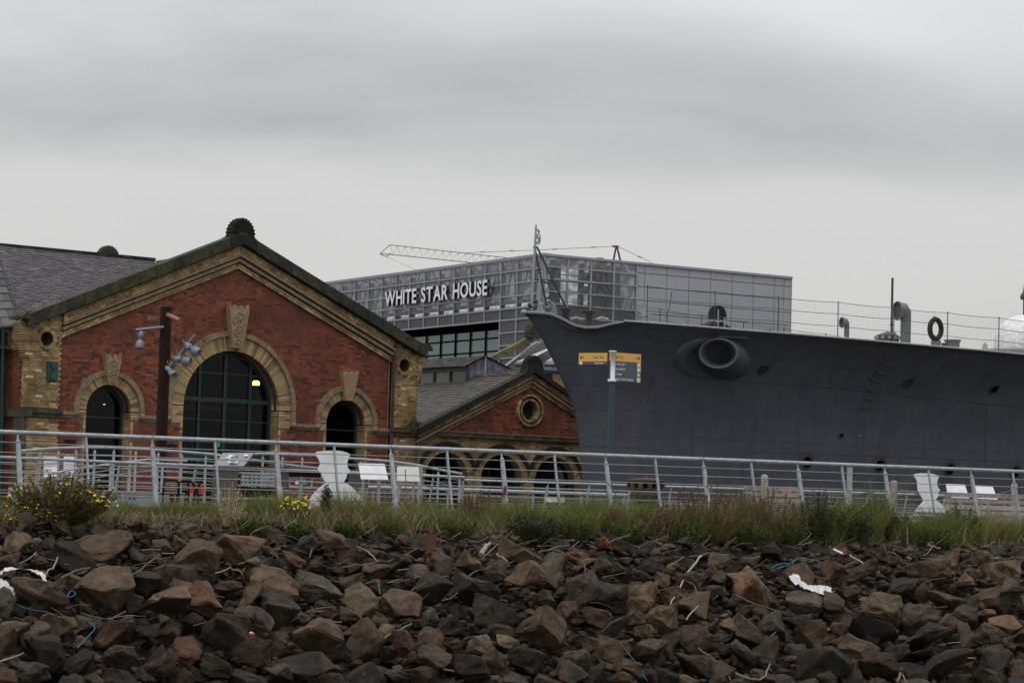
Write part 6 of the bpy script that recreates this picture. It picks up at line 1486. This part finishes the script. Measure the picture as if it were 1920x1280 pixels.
for i, (px, py, w, h, c) in enumerate(single):
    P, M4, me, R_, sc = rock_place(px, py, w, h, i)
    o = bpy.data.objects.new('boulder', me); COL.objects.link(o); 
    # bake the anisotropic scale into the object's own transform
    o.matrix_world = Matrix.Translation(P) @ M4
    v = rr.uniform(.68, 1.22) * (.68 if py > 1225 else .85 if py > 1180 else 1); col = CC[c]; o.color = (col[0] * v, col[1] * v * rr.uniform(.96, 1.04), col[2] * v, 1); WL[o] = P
    size = 'huge' if w * h > 4600 else 'large' if w * h > 2300 else 'medium' if w * h > 1200 else 'small'
    shape = 'flat' if w / h > 1.75 else 'upright' if h / w > .98 else 'wedge-shaped' if i % NM in (1, 5, 9, 14, 20) else 'blocky' if i % 2 else 'angular'
    ty = topline(px); fr_ = (py - ty) / (1280 - ty); row = 'top of bank' if fr_ < .16 else 'upper bank' if fr_ < .38 else 'mid bank' if fr_ < .62 else 'lower bank' if fr_ < .84 else 'bottom edge'
    near_ = min(lm, key=lambda q: abs(q[0] - px))[1]
    labs.setdefault('%s %s %s boulder, %s, below %s' % (size, shape, CN[c], row, near_), []).append((px, py, o))
    o['category'] = 'boulder'; o['group'] = 'boulders of the rock bank'
for lb, lst in labs.items():
    if len(lst) == 1: lst[0][2]['label'] = lb; continue
    lst.sort(key=lambda q: q[0]); wd = {2: ['left one', 'right one'], 3: ['left of three', 'middle of three', 'right of three']}.get(len(lst), ['%s from left' % x for x in ('first', 'second', 'third', 'fourth', 'fifth', 'sixth', 'seventh', 'eighth')])
    for q, wv in zip(lst, wd): q[2]['label'] = lb + ', ' + wv
# smaller stones as one loose mass
SM = [rock_mesh(500 + i, False) for i in range(14)]
SD = [(np.array([v.co[:] for v in m_.vertices]), [tuple(p.vertices) for p in m_.polygons]) for m_ in SM]
V = []; Fc = []; base_ = 0
def addstone(P, sx, sy, sz, pk):
    global base_
    co, fs = SD[pk]; E = Matrix.Rotation(rr.uniform(0, 6.3), 3, 'Z') @ Matrix.Rotation(rr.uniform(0, 6.3), 3, 'X'); c = (co @ np.array(E).T) * np.array([sx, sy, sz]) + np.array(P[:]); V.append(c); Fc.extend([tuple(base_ + q for q in f) for f in fs]); base_ += len(co)
for (px, py, w, h, c) in rest:
    t, s = bank_hit(px, py, .0); P = bank_p(t, s, rr.uniform(-.10, .0)); k = P.y / F; addstone(P, w * k, (w + h) / 2 * k, h * k, rr.randrange(14))
for _ in range(11000):
    t = rr.uniform(-15, 20); s = rr.uniform(1.15, 8.5) if rr.random() < .6 else rr.uniform(1.1, 3.0)
    if s < 1.6 and rr.random() < .5: continue
    z = rr.choice([.10, .16, .22, .13]) * rr.uniform(.6, 1.3); P = bank_p(t, s, rr.uniform(-.06, .04) if s < 2.1 else rr.uniform(-.32, -.16) if rr.random() < .7 else rr.uniform(-.12, .03)); addstone(P, z, z * rr.uniform(.7, 1), z * rr.uniform(.55, .9), rr.randrange(14))
for _ in range(3200):
    t = rr.uniform(-15, 20); s = rr.uniform(1.9, 8.0); z = rr.uniform(.17, .34); P = bank_p(t, s, rr.uniform(-.32, -.10)); addstone(P, z, z * rr.uniform(.75, 1), z * rr.uniform(.6, .95), rr.randrange(14))
# bedding layer of larger hidden boulders so that gaps read as rock, not soil
for _ in range(1500):
    t = rr.uniform(-15, 20); s = rr.uniform(2.2, 8.5); z = rr.uniform(.3, .5); P = bank_p(t, s, -.42); addstone(P, z, z, z * .8, rr.randrange(14))
V = np.concatenate(V); me = bpy.data.meshes.new('small_stones'); me.from_pydata(V.tolist(), [], Fc); me.materials.append(M_stones); me.update()
o = bpy.data.objects.new('small_stones', me); COL.objects.link(o); o['kind'] = 'stuff'; o['label'] = 'smaller broken stones filling the gaps of the rock bank'; o['category'] = 'stones'
# rust red squared block
t, s = bank_hit(804, 1025, .1); P = bank_p(t, s, .0); b = MB(); b.add(box_at(P, .17, .15, .27, .5), BOX); ob = b.build('squared_block', mat('rust_red_block', (.11, .045, .03), .95, var=.3, scale=8, bump=.5), None, label='squared rust red block standing among stones at the top of the bank', cat='block')
# rusty pipe at top left
b = MB(); pts = []
for i in range(24): px = 208 + i * 8.6; t, s = bank_hit(px, 975 + i * .45 + 2 * sin(i), .02); pts.append(bank_p(t, s, .05))
b.tube(pts, [.045 + .018 * (i % 3) for i in range(24)], 7).build('rusty_chain', mat('purple_brown_rust', (.055, .025, .022), .9, var=.4, scale=9, bump=.6), None, label='knobbly dark rusty chain lying along the top of the bank at left', cat='chain')

# ================================================================== DEBRIS
def bline(pts, up=.16, wob=.0):
    out = []
    for (x, y) in pts:
        t, s = bank_hit(x, y, up); out.append(bank_p(t, s, up))
    return out
def smooth(P, n=4):
    out = []
    for i in range(len(P) - 1):
        p0, p1, p2, p3 = P[max(i - 1, 0)], P[i], P[i + 1], P[min(i + 2, len(P) - 1)]
        for k in range(n):
            t = k / n; out.append(.5 * ((2 * p1) + (p2 - p0) * t + (2 * p0 - 5 * p1 + 4 * p2 - p3) * t * t + (3 * p1 - p0 - 3 * p2 + p3) * t ** 3))
    out.append(P[-1]); return out
sticks = [([(118, 1020), (150, 1040), (190, 1064)], 5, 'long forked pale stick crossing the flat brown boulder at left'), ([(115, 1084), (150, 1072), (195, 1063), (225, 1072), (250, 1078), (272, 1062), (300, 1040)], 5, 'bent pale branch with an upturned end lying at left'),
 ([(117, 1022), (103, 1060), (90, 1068), (83, 1085)], 3.5, 'thin stick leaning down from the flat slab at left'), ([(403, 1079), (430, 1069), (455, 1074)], 3, 'short curved twig beside the reddish boulder'), ([(592, 1008), (580, 1052)], 3, 'pale straight twig standing upright near the small yellow flowers'),
 ([(0, 1245), (45, 1226)], 3, 'pale stick at the lower left edge'), ([(305, 1258), (332, 1247)], 2.5, 'short pale twig low between dark rocks'), ([(362, 1178), (385, 1172), (398, 1160)], 2.5, 'thin yellowish twig over the dark gap'),
 ([(645, 1064), (690, 1058), (725, 1054), (783, 1034)], 3.5, 'long straight twig left of the rust red block'), ([(662, 1023), (690, 1040), (708, 1052)], 3, 'diagonal pale twig crossing near the top left of the middle bank'), ([(780, 1083), (840, 1084)], 3, 'short brown stick lying flat in the middle'),
 ([(720, 1198), (738, 1187), (755, 1182), (771, 1169)], 6, 'crooked white driftwood stick lying low in the middle bank'), ([(902, 1042), (909, 1030), (918, 1022)], 10, 'thick pale driftwood stump end near the pink flower'), ([(930, 1038), (945, 1052), (956, 1064)], 4, 'slanting grey stick beside the brown slab'),
 ([(1316, 1040), (1290, 1072), (1270, 1110), (1257, 1134)], 4, 'tall pale bent stick right of the middle of the bank'), ([(1286, 1163), (1309, 1137)], 3, 'short bright white twig right of centre'), ([(1078, 1143), (1074, 1156)], 4, 'tiny white twig standing between brown rocks'),
 ([(1378, 1116), (1410, 1132), (1450, 1146), (1458, 1152)], 4, 'forked brown branch below the orange brown boulder'), ([(1558, 1105), (1600, 1110), (1636, 1119)], 3, 'dark thin branch behind the white plastic strip'), ([(1370, 1260), (1400, 1274), (1430, 1272), (1444, 1248)], 5, 'curved pale branch at the bottom right of centre'),
 ([(1310, 1215), (1350, 1245), (1366, 1268), (1369, 1280)], 4, 'dark drooping branch at the bottom edge'), ([(1683, 1280), (1690, 1262), (1700, 1280)], 5, 'forked bright stick at the bottom edge right'), ([(1280, 1089), (1303, 1100), (1305, 1120)], 3, 'small hooked twig beside the tall bent stick'),
 ([(1594, 1044), (1612, 1055), (1624, 1062)], 4, 'pale curved twig below the lone square post'), ([(1740, 1024), (1762, 1030)], 4, 'short pale stick at the grass edge under the smaller silhouette'), ([(1665, 1036), (1685, 1045), (1692, 1052)], 3, 'bent twig right of the bottle'),
 ([(1010, 1038), (1045, 1034), (1090, 1054), (1098, 1075)], 3.5, 'long thin twig arching near the orange dead plant'), ([(830, 1258), (852, 1262)], 5, 'short brown stick near the bottom middle'), ([(1795, 1238), (1830, 1235)], 3, 'faint twig in the lower right')]
for pts, w, lb in sticks:
    P = smooth(bline(pts, .2)); k = P[0].y / F * w * .5; P = [p + Vector((rr.gauss(0, .006), rr.gauss(0, .006), rr.gauss(0, .008))) for p in P]
    MB().tube(P, [k * (1.1 - .5 * i / len(P)) for i in range(len(P))], 6).build('driftwood_stick', M_stick, None, label=lb, cat='stick', group='sticks scattered on the rocks')
b = MB()
for _ in range(430):
    x = rr.uniform(0, 1920); t0 = topline(x); y = t0 + rr.random() ** 2 * 190 + 2
    if x > 1000 and rr.random() < .5: y = t0 + rr.random() * 60
    t, s = bank_hit(x, y, .12); P = bank_p(t, s, .12 + rr.random() * .08); a = rr.uniform(-.6, .6); L_ = rr.uniform(.08, .42)
    d = (FN.d * cos(a) + Vector((0, 0, 1)) * sin(a) * rr.choice([-1, 1]) + FN.n * rr.uniform(-.4, .4)).normalized(); bend = Vector((rr.gauss(0, .05), 0, rr.gauss(0, .05))) * L_
    b.tube([P, P + d * L_ * .5 + bend, P + d * L_], rr.uniform(.002, .005), 3, smooth=False)
b.build('twig_litter', M_stick, None, label='thin dry twigs and straw scattered over the top of the rocks', cat='twigs', kind='stuff')
def rope(pts, w, lb, up=.2):
    P = smooth(bline(pts, up)); MB().tube(P, P[0].y / F * w * .36, 6).build('blue_rope', M_blue, None, label=lb, cat='rope')
rope([(22, 1128), (45, 1143), (90, 1152)], 2.6, 'thin blue rope across the dull brown boulder at far left'); rope([(108, 1118), (112, 1138), (109, 1120), (122, 1125), (132, 1113), (141, 1114), (138, 1122), (128, 1126)], 3, 'tangled loop of blue rope on the left rocks')
rope([(152, 1153), (180, 1158), (212, 1162)], 2.8, 'short straight length of blue rope below the large brown boulder'); rope([(165, 1168), (178, 1178), (165, 1195), (150, 1210), (145, 1216)], 3, 'frayed pale blue rope beside the reddish boulder')
rope([(1446, 1068), (1462, 1060), (1484, 1058), (1495, 1047), (1510, 1051), (1535, 1055)], 3.6, 'teal rope draped over rocks above the white plastic strip'); rope([(1452, 1070), (1466, 1064), (1480, 1062)], 2.5, 'second strand of teal rope at the left end of the drape')
rope([(1150, 1209), (1165, 1214), (1190, 1240)], 2.4, 'thin pale blue rope in the lower middle bank'); rope([(1205, 1256), (1208, 1272), (1214, 1280)], 2.4, 'end of pale blue rope at the bottom edge'); rope([(697, 1086), (708, 1092), (712, 1118)], 3, 'short hanging blue rope end left of the middle')
def sheetp(rows, lb, nm='plastic_sheet', up=.24):
    n = len(rows[0]); vs = []
    for r in rows: vs += [q + FN.n * (.03 * sin(i_ * 1.1 + len(vs))) + Vector((0, 0, .006 * sin(i_ * 2.3))) for i_, q in enumerate(smooth([bank_p(*bank_hit(x_, y_, up), up) for x_, y_ in r], 5))]
    m_ = len(vs) // len(rows); MB().add(vs, [(j * m_ + i, j * m_ + i + 1, (j + 1) * m_ + i + 1, (j + 1) * m_ + i) for j in range(len(rows) - 1) for i in range(m_ - 1)], True).build(nm, M_plast, None, label=lb, cat='plastic')
sheetp([[(0, 1075), (15, 1068), (45, 1068), (72, 1073), (85, 1083), (93, 1105)], [(0, 1079), (15, 1072), (45, 1072), (68, 1077), (80, 1087), (91, 1106)]], 'white plastic rim curled over the boulder at far left')
sheetp([[(0, 1085), (8, 1090), (20, 1100), (26, 1110)], [(0, 1098), (8, 1104), (14, 1112), (22, 1120)], [(0, 1110), (6, 1114), (12, 1120), (18, 1124)]], 'crumpled white plastic at the far left edge')
sheetp([[(30, 1087), (26, 1100), (21, 1120)], [(32, 1088), (30, 1104), (24, 1120)]], 'narrow torn strip of white plastic at left')
sheetp([[(1479, 1082), (1492, 1076), (1504, 1088), (1514, 1098), (1530, 1098), (1545, 1100), (1556, 1104), (1563, 1116)], [(1484, 1090), (1494, 1088), (1503, 1098), (1514, 1103), (1530, 1106), (1542, 1108), (1550, 1114), (1560, 1121)], [(1492, 1098), (1498, 1098), (1505, 1103), (1514, 1106), (1528, 1112), (1538, 1114), (1546, 1118), (1556, 1121)]], 'crumpled dirty white plastic strip on the rocks at right')
def bottle(x, y, ax, lb, cm, q=1.0):
    t, s = bank_hit(x, y, .22); P = bank_p(t, s, .22); ax = Vector(ax).normalized(); r = thing('bottle', P, lb, 'bottle')
    MB().lathe(P, ax, [(0, 0), (.035 * q, .005), (.04 * q, .02), (.04 * q, .13), (.018, .17), (.018, .18)], 12).build('bottle_body', M_white, r); MB().lathe(P + ax * .18, ax, [(.024, 0), (.024, .03), (0, .03)], 10).build('bottle_cap', cm, r)
bottle(466, 1196, (.4, -1, .15), 'small white bottle with pink red cap wedged in dark rocks at lower left', M_redp); bottle(1562, 1031, (.75, -.3, -.35), 'white bottle with bright red end near the grass below the lone post', M_redp, .5)

# ================================================================== PLANTS
def blades(n, place_fn, name, m, label, cat='grass', seed=3, kind='stuff'):
    g = np.random.default_rng(seed); V = []; 
    base, hgt, wid, lean = place_fn(n, g)       # base (n,3)
    ang = g.uniform(0, 2 * np.pi, n); wx = np.stack([np.cos(ang), np.sin(ang), np.zeros(n)], 1) * wid[:, None]
    la = g.uniform(0, 2 * np.pi, n); ld = np.stack([np.cos(la), np.sin(la), np.zeros(n)], 1) * (lean * hgt)[:, None]
    up = np.zeros((n, 3)); up[:, 2] = hgt
    p0a = base - wx; p0b = base + wx; p1a = base + up * .55 + ld * .35 - wx * .7; p1b = base + up * .55 + ld * .35 + wx * .7; p2 = base + up + ld
    vs = np.stack([p0a, p0b, p1b, p1a, p2], 1).reshape(-1, 3); i = np.arange(n) * 5
    me = bpy.data.meshes.new(name); nv = n * 5
    me.vertices.add(nv); me.vertices.co.foreach_set('vector' if False else 'co', vs.ravel()) if False else me.vertices.foreach_set('co', vs.ravel())
    loops = np.stack([i, i + 1, i + 2, i + 3, i + 3, i + 2, i + 4], 1).ravel(); me.loops.add(len(loops)); me.loops.foreach_set('vertex_index', loops)
    st = np.stack([np.arange(n) * 7, np.arange(n) * 7 + 4], 1).ravel(); me.polygons.add(2 * n); me.polygons.foreach_set('loop_start', st); 
    me.update(calc_edges=True); me.validate(); me.materials.append(m)
    o = bpy.data.objects.new(name, me); COL.objects.link(o); o['kind'] = kind; o['label'] = label; o['category'] = cat; return o
O_, d_, n_ = np.array(FN.O), np.array(FN.d), np.array(FN.n)
def u_of_px(px): return FN.hit(px, 960)[0]
UX = [u_of_px(x) for x in (-40, 60, 210, 300, 420, 480, 560, 650, 700, 760, 830, 940, 1080, 1200, 1300, 1420, 1560, 1700, 1800, 1960)]
HH = [.30, .32, .26, .30, .42, .46, .48, .40, .50, .30, .48, .56, .58, .60, .60, .64, .66, .48, .60, .62]
S0 = [.7, .7, .7, .7, 1.0, 1.0, 1.2, 1.3, 1.4, 1.2, 1.5, 1.6, 1.6, 1.6, 1.6, 1.6, 1.6, 1.6, 1.6, 1.6]
def gz(s): return np.where(s < 1.9, -.03 - .075 * s, -.1725 - (s - 1.9) * .56)
def grass_fn(n, g):
    u = g.uniform(-13.5, 19, n); smax = np.interp(u, UX, S0) ; s = g.uniform(-.35, 1, n) * 0 + (-.3 + (smax + .3 + .25 * np.sin(u * 2.3) + .15 * np.sin(u * 5.1)) * g.random(n) ** .8)
    hh = np.interp(u, UX, HH) * (1 + .35 * np.sin(u * 3.7 + 1) * np.sin(u * 1.3)) * g.uniform(.45, 1.35, n)
    clump = (np.sin(u * 9.0 + s * 4) + np.sin(u * 23 + s * 11) + 1.3 * np.sin(u * 4.3 + 2)) * .16; hh *= 1 + clump; hh *= .42 + .50 * np.clip(s / np.maximum(smax, .3), 0, 1.1); s = np.clip(s, -.3, 3)
    base = O_ + np.outer(u, d_) + np.outer(s + .25, n_); base[:, 2] = gz(s) - .02
    return base, np.maximum(hh, .04), g.uniform(.0022, .0055, n) * 1.3, g.uniform(.15, 1.15, n)
blades(135000, grass_fn, 'grass', M_grass, 'uneven strip of long rough grass along the top of the bank')
def straw_fn(n, g, hm=1.0):
    u = np.where(g.random(n) < .6, g.uniform(-9, 5, n), g.uniform(-13, 19, n)); s = g.uniform(.2, 2.0, n); base = O_ + np.outer(u, d_) + np.outer(s + .25, n_); base[:, 2] = gz(s)
    return base, np.interp(u, UX, HH) * hm * g.uniform(.5, 1.3, n) * (.5 + .4 * s / 2), g.uniform(.002, .0045, n), g.uniform(.3, 1.4, n)
blades(16000, lambda n, g: straw_fn(n, g, .85), 'olive_stems', M_leaf, 'olive brown weed stems mixed through the grass strip', seed=12)
blades(5000, straw_fn, 'dry_grass', M_straw, 'dry straw coloured stalks mixed into the grass strip', seed=8)

def plant(px, py, wpx, hpx, label, leafm, flower=None, nst=26, leafs=26, leaf=(.05, .012), cat='plant', name='weed', spread=1.0, fl_n=0, fl_r=.02, droop=.4, seedhead=None, s_over=None, seed=0, up=0):
    """px,py = base; width and height in photo pixels"""
    r_ = random.Random(int(px * 7 + seed)); t, s = bank_hit(px, py, .0); s = s_over if s_over is not None else s
    B = FN.p(u_of_px(px) if s_over is not None else t, 0, .25 + s); B.z = slope_z(max(s, 0)) - .02
    if s_over is not None:
        x_, y_ = proj(B); B += FN.d * ((px - x_) * B.y / F / FN.d.x * .0) 
        for _ in range(4):
            x_, y_ = proj(B); B += FN.d * ((px - x_) * B.y / F / .84)
    k = B.y / F; W_ = wpx * k / 2; Hh = hpx * k; root = thing(name, B, label, cat)
    L_ = MB(); St = MB(); Fl = MB(); Sd = MB(); tips = []
    for i in range(nst):
        a = r_.uniform(0, 2 * pi); rad = sqrt(r_.random()) * W_ * spread; h = Hh * r_.uniform(.55, 1.0) * (1 - .35 * (rad / max(W_, .01)) ** 2)
        b0 = B + Vector((cos(a) * rad * .25, sin(a) * rad * .25, 0)); tip = B + Vector((cos(a) * rad, sin(a) * rad * .7, h)); midp = b0.lerp(tip, .5) + Vector((cos(a) * rad * .12, 0, h * .06))
        St.tube([b0, midp, tip], [.005, .004, .002], 3, caps=False, smooth=False); tips.append(tip)
        for j in range(leafs):
            f = r_.uniform(.12, 1); p = (b0.lerp(midp, f * 2) if f < .5 else midp.lerp(tip, f * 2 - 1)); an = r_.uniform(0, 2 * pi); el = r_.uniform(-droop, .9)
            dd = Vector((cos(an) * cos(el), sin(an) * cos(el), sin(el))); sd_ = dd.cross(Vector((r_.gauss(0, 1), r_.gauss(0, 1), r_.gauss(0, 1)))).normalized(); ln = leaf[0] * r_.uniform(.5, 1.3) * (1.15 - .5 * f); wd = leaf[1] * r_.uniform(.7, 1.3)
            L_.add([p, p + dd * ln * .5 + sd_ * wd, p + dd * ln, p + dd * ln * .5 - sd_ * wd], [(0, 1, 2, 3)])
    if leafs: L_.build('foliage', leafm, root, kind='stuff')
    St.build('stems', M_straw if leafm is M_straw else M_leaf, root, kind='stuff')
    if flower:
        for i in range(fl_n):
            tp = r_.choice(tips) + Vector((r_.gauss(0, .03), r_.gauss(0, .03), r_.uniform(-.12, .03)))
            for q in range(r_.choice([1, 2, 4])):
                c = tp + Vector((r_.gauss(0, .02), r_.gauss(0, .02), r_.gauss(0, .006))); nn_ = Vector((r_.gauss(0, .4), r_.gauss(-.3, .4), 1)).normalized(); a_ = nn_.orthogonal().normalized(); b_ = nn_.cross(a_); rr_ = fl_r * r_.uniform(.6, 1.2)
                Fl.add([c + nn_ * .004] + [c + (a_ * cos(x) + b_ * sin(x)) * rr_ for x in [2 * pi * w / 6 for w in range(6)]], [(0, w + 1, (w + 1) % 6 + 1) for w in range(6)])
        Fl.build('flowers', flower, root, kind='stuff')
    if seedhead:
        m_, ln, rad = seedhead
        for tp in tips:
            for w in range(26): c = tp - Vector((0, 0, r_.random() * ln)) + Vector((r_.gauss(0, rad * .5), r_.gauss(0, rad * .5), 0)); z = rad * r_.uniform(.5, 1); Sd.add([c + Vector((z, 0, 0)), c + Vector((0, z, 0)), c + Vector((0, 0, z * 1.6)), c + Vector((-z, -z, 0)) * .7], [(0, 1, 2), (1, 3, 2), (0, 2, 3), (0, 3, 1)])
        Sd.build('seedheads', m_, root, kind='stuff')
    return root
# yellow-flowered bush at left
plant(115, 987, 215, 108, 'broad brownish bush dotted with small yellow flowers at the left', M_leaf, M_yelfl, nst=240, leafs=90, leaf=(.05, .010), fl_n=80, fl_r=.019, name='ragwort_bush', cat='bush')
plant(60, 990, 90, 48, 'low spread of yellow flowers in front of the brownish bush at far left', M_leaf, M_yelfl, nst=50, leafs=30, leaf=(.05, .010), fl_n=26, fl_r=.018, name='ragwort_bush', cat='bush')
plant(550, 985, 74, 72, 'clump of bright yellow flowers beside the second fence post pair, left of the silhouette', M_leafg, M_yelfl, nst=40, leafs=30, fl_n=64, fl_r=.022, name='ragwort', cat='flowers')
plant(560, 1008, 60, 42, 'low green bush with a few yellow flowers at the rock edge', M_leafg, M_yelfl, nst=50, leafs=36, fl_n=7, fl_r=.018, name='ragwort', cat='flowers', seed=3)
plant(608, 985, 34, 82, 'upright dark green spiky weed in front of the larger silhouette board', M_leafd, nst=9, leafs=90, leaf=(.09, .010), spread=.5, name='willowherb')
plant(685, 965, 26, 34, 'small thistle with dark curled leaves before the larger silhouette', M_leafd, nst=7, leafs=30, leaf=(.08, .008), name='weed')
plant(730, 1010, 70, 52, 'tuft of bright green grass at the rock edge below the white panel', M_leafg, nst=90, leafs=14, leaf=(.10, .004), droop=-.3, name='grass_tuft')
plant(790, 945, 120, 70, 'brownish sprawling weeds around the tall dry stalk', M_leaf, nst=60, leafs=40, leaf=(.05, .010), name='weed', s_over=.6)
plant(948, 968, 14, 52, 'pink flower spike standing in front of a fence post', M_leafg, nst=4, leafs=20, spread=.5, name='fireweed', cat='flower')
def spike(x, y, hpx, wpx, m, lb):
    P = at(x, y, 40.5); k = P.y / F; b = MB()
    for i in range(90): f = rr.random(); c = P + Vector((rr.gauss(0, 1) * wpx * k * .28 * (1.1 - f), rr.gauss(0, .02), f * hpx * k)); z = .016; b.add([c, c + Vector((z, 0, z * .4)), c + Vector((0, -z, z)), c + Vector((-z, 0, z * .6))], [(0, 1, 2, 3)])
    b.build('flower_spike', m, None, label=lb, cat='flower')
spike(947, 933, 22, 13, M_pink, 'bright pink willowherb blossom in front of the fence post under the round window'); spike(950, 962, 10, 7, M_pink, 'smaller faded pink blossom just below the bright pink one')
for x, y, w, h, lb in ((1000, 1015, 120, 62, 'dark leafy weed patch below the pink blossom'), (1530, 1016, 110, 108, 'bushy dark green weed left of the lone square post'), (1600, 1020, 90, 84, 'dark weed patch around the foot of the lone square post'), (1650, 1014, 70, 100, 'pointed dark weed with rusty stems right of the lone post'), (1692, 1014, 44, 66, 'dark weed just left of the smaller silhouette board'), (1802, 1018, 100, 84, 'dark leafy weed below the white panels at right'), (1860, 1015, 70, 44, 'low weed with yellowish leaves near the right edge'), (1905, 1012, 60, 40, 'weed at the extreme right edge of the bank')):
    plant(x, y, w, h, lb, M_leafd, nst=int(w * .9), leafs=46, leaf=(.055, .011), name='leafy_weed')
for x, y, w, h, lb in ((470, 1000, 80, 40, 'low green herb clump right of the straw grass'), (655, 1010, 70, 46, 'low mixed weed clump under the larger silhouette board'), (860, 1012, 80, 50, 'yellowish green weed clump at the rock edge left of the pink blossom'), (1080, 1016, 90, 60, 'green herb clump at the rock edge left of the fingerpost'), (1175, 1018, 90, 56, 'light green herb clump directly right of the fingerpost'), (1290, 1020, 90, 60, 'low dark green herb clump under the brown seedheads'), (1400, 1022, 90, 60, 'bright green herb clump below the shorter bench'), (1480, 1022, 80, 60, 'green herb clump left of the bushy dark weed'), (1745, 1022, 110, 50, 'yellow green herb clump right under the smaller silhouette board')):
    plant(x, y, w, h, lb, M_leafg, nst=int(w * .9), leafs=34, leaf=(.06, .007), name='herb_clump', droop=-.1)
for x, y, w, h, lb in ((1330, 1018, 180, 122, 'stand of brown seedheads left of the first bench'), (1440, 1016, 150, 104, 'brown dock seedheads in front of the shorter bench'), (1230, 1008, 100, 72, 'thin seedheads below the capstan'), (1110, 1000, 130, 66, 'sparse brown seedheads around the fingerpost'), (900, 992, 100, 82, 'dark red seedheads right of the sloping gangway rail')):
    plant(x, y, w, h, lb, M_leaf, nst=int(w * .6), leafs=12, leaf=(.05, .006), name='dock_plant', seedhead=(M_docks, .16, .015))
plant(1567, 975, 18, 92, 'tall dark red plume plant beside the ship rope', M_docks, nst=7, leafs=60, leaf=(.05, .012), spread=.5, name='red_dock'); plant(1545, 985, 26, 56, 'short dark red seed plume left of the tall one', M_docks, nst=4, leafs=36, leaf=(.05, .010), name='red_dock')
plant(430, 990, 80, 108, 'clump of pale straw feathery grass in front of the lectern', M_straw, nst=34, leafs=14, leaf=(.07, .006), name='straw_grass', cat='grass clump')
plant(872, 960, 40, 72, 'upright pale straw stalks at the end of the sloping gangway rail', M_straw, nst=12, leafs=5, leaf=(.08, .006), name='straw_grass', cat='grass clump')
plant(1132, 1028, 26, 22, 'crumpled orange dead plant lying at the rock edge below the fingerpost', M_orange, nst=22, leafs=30, leaf=(.04, .014), name='dead_plant')
plant(1335, 1020, 60, 26, 'low plant with tiny pink flowers at the rock edge', M_leafd, M_pink, nst=20, leafs=26, fl_n=5, fl_r=.012, name='small_flower_plant')
for pts, lb in (([(763, 1000), (762, 930), (760, 880)], 'tall bare dry stalk in front of the white panels'), ([(1140, 905), (1165, 945), (1180, 985)], 'long leaning dry stalk crossing the fence right of the fingerpost'), ([(1245, 945), (1268, 970), (1275, 1000)], 'leaning dry stalk below the capstan'), ([(1433, 985), (1434, 955), (1441, 940)], 'curved pale stalk in front of the bench'), ([(1352, 978), (1385, 960)], 'slanting dry stem over the dark seedheads'), ([(765, 985), (800, 1000), (830, 1010)], 'dry stalk fallen to the right on the soil')):
    P = smooth([at(x, y, FN.hp(x, 960, .9).y) for x, y in pts]); MB().tube(P, .009, 5).build('dry_stalk', M_straw, None, label=lb, cat='stalk')
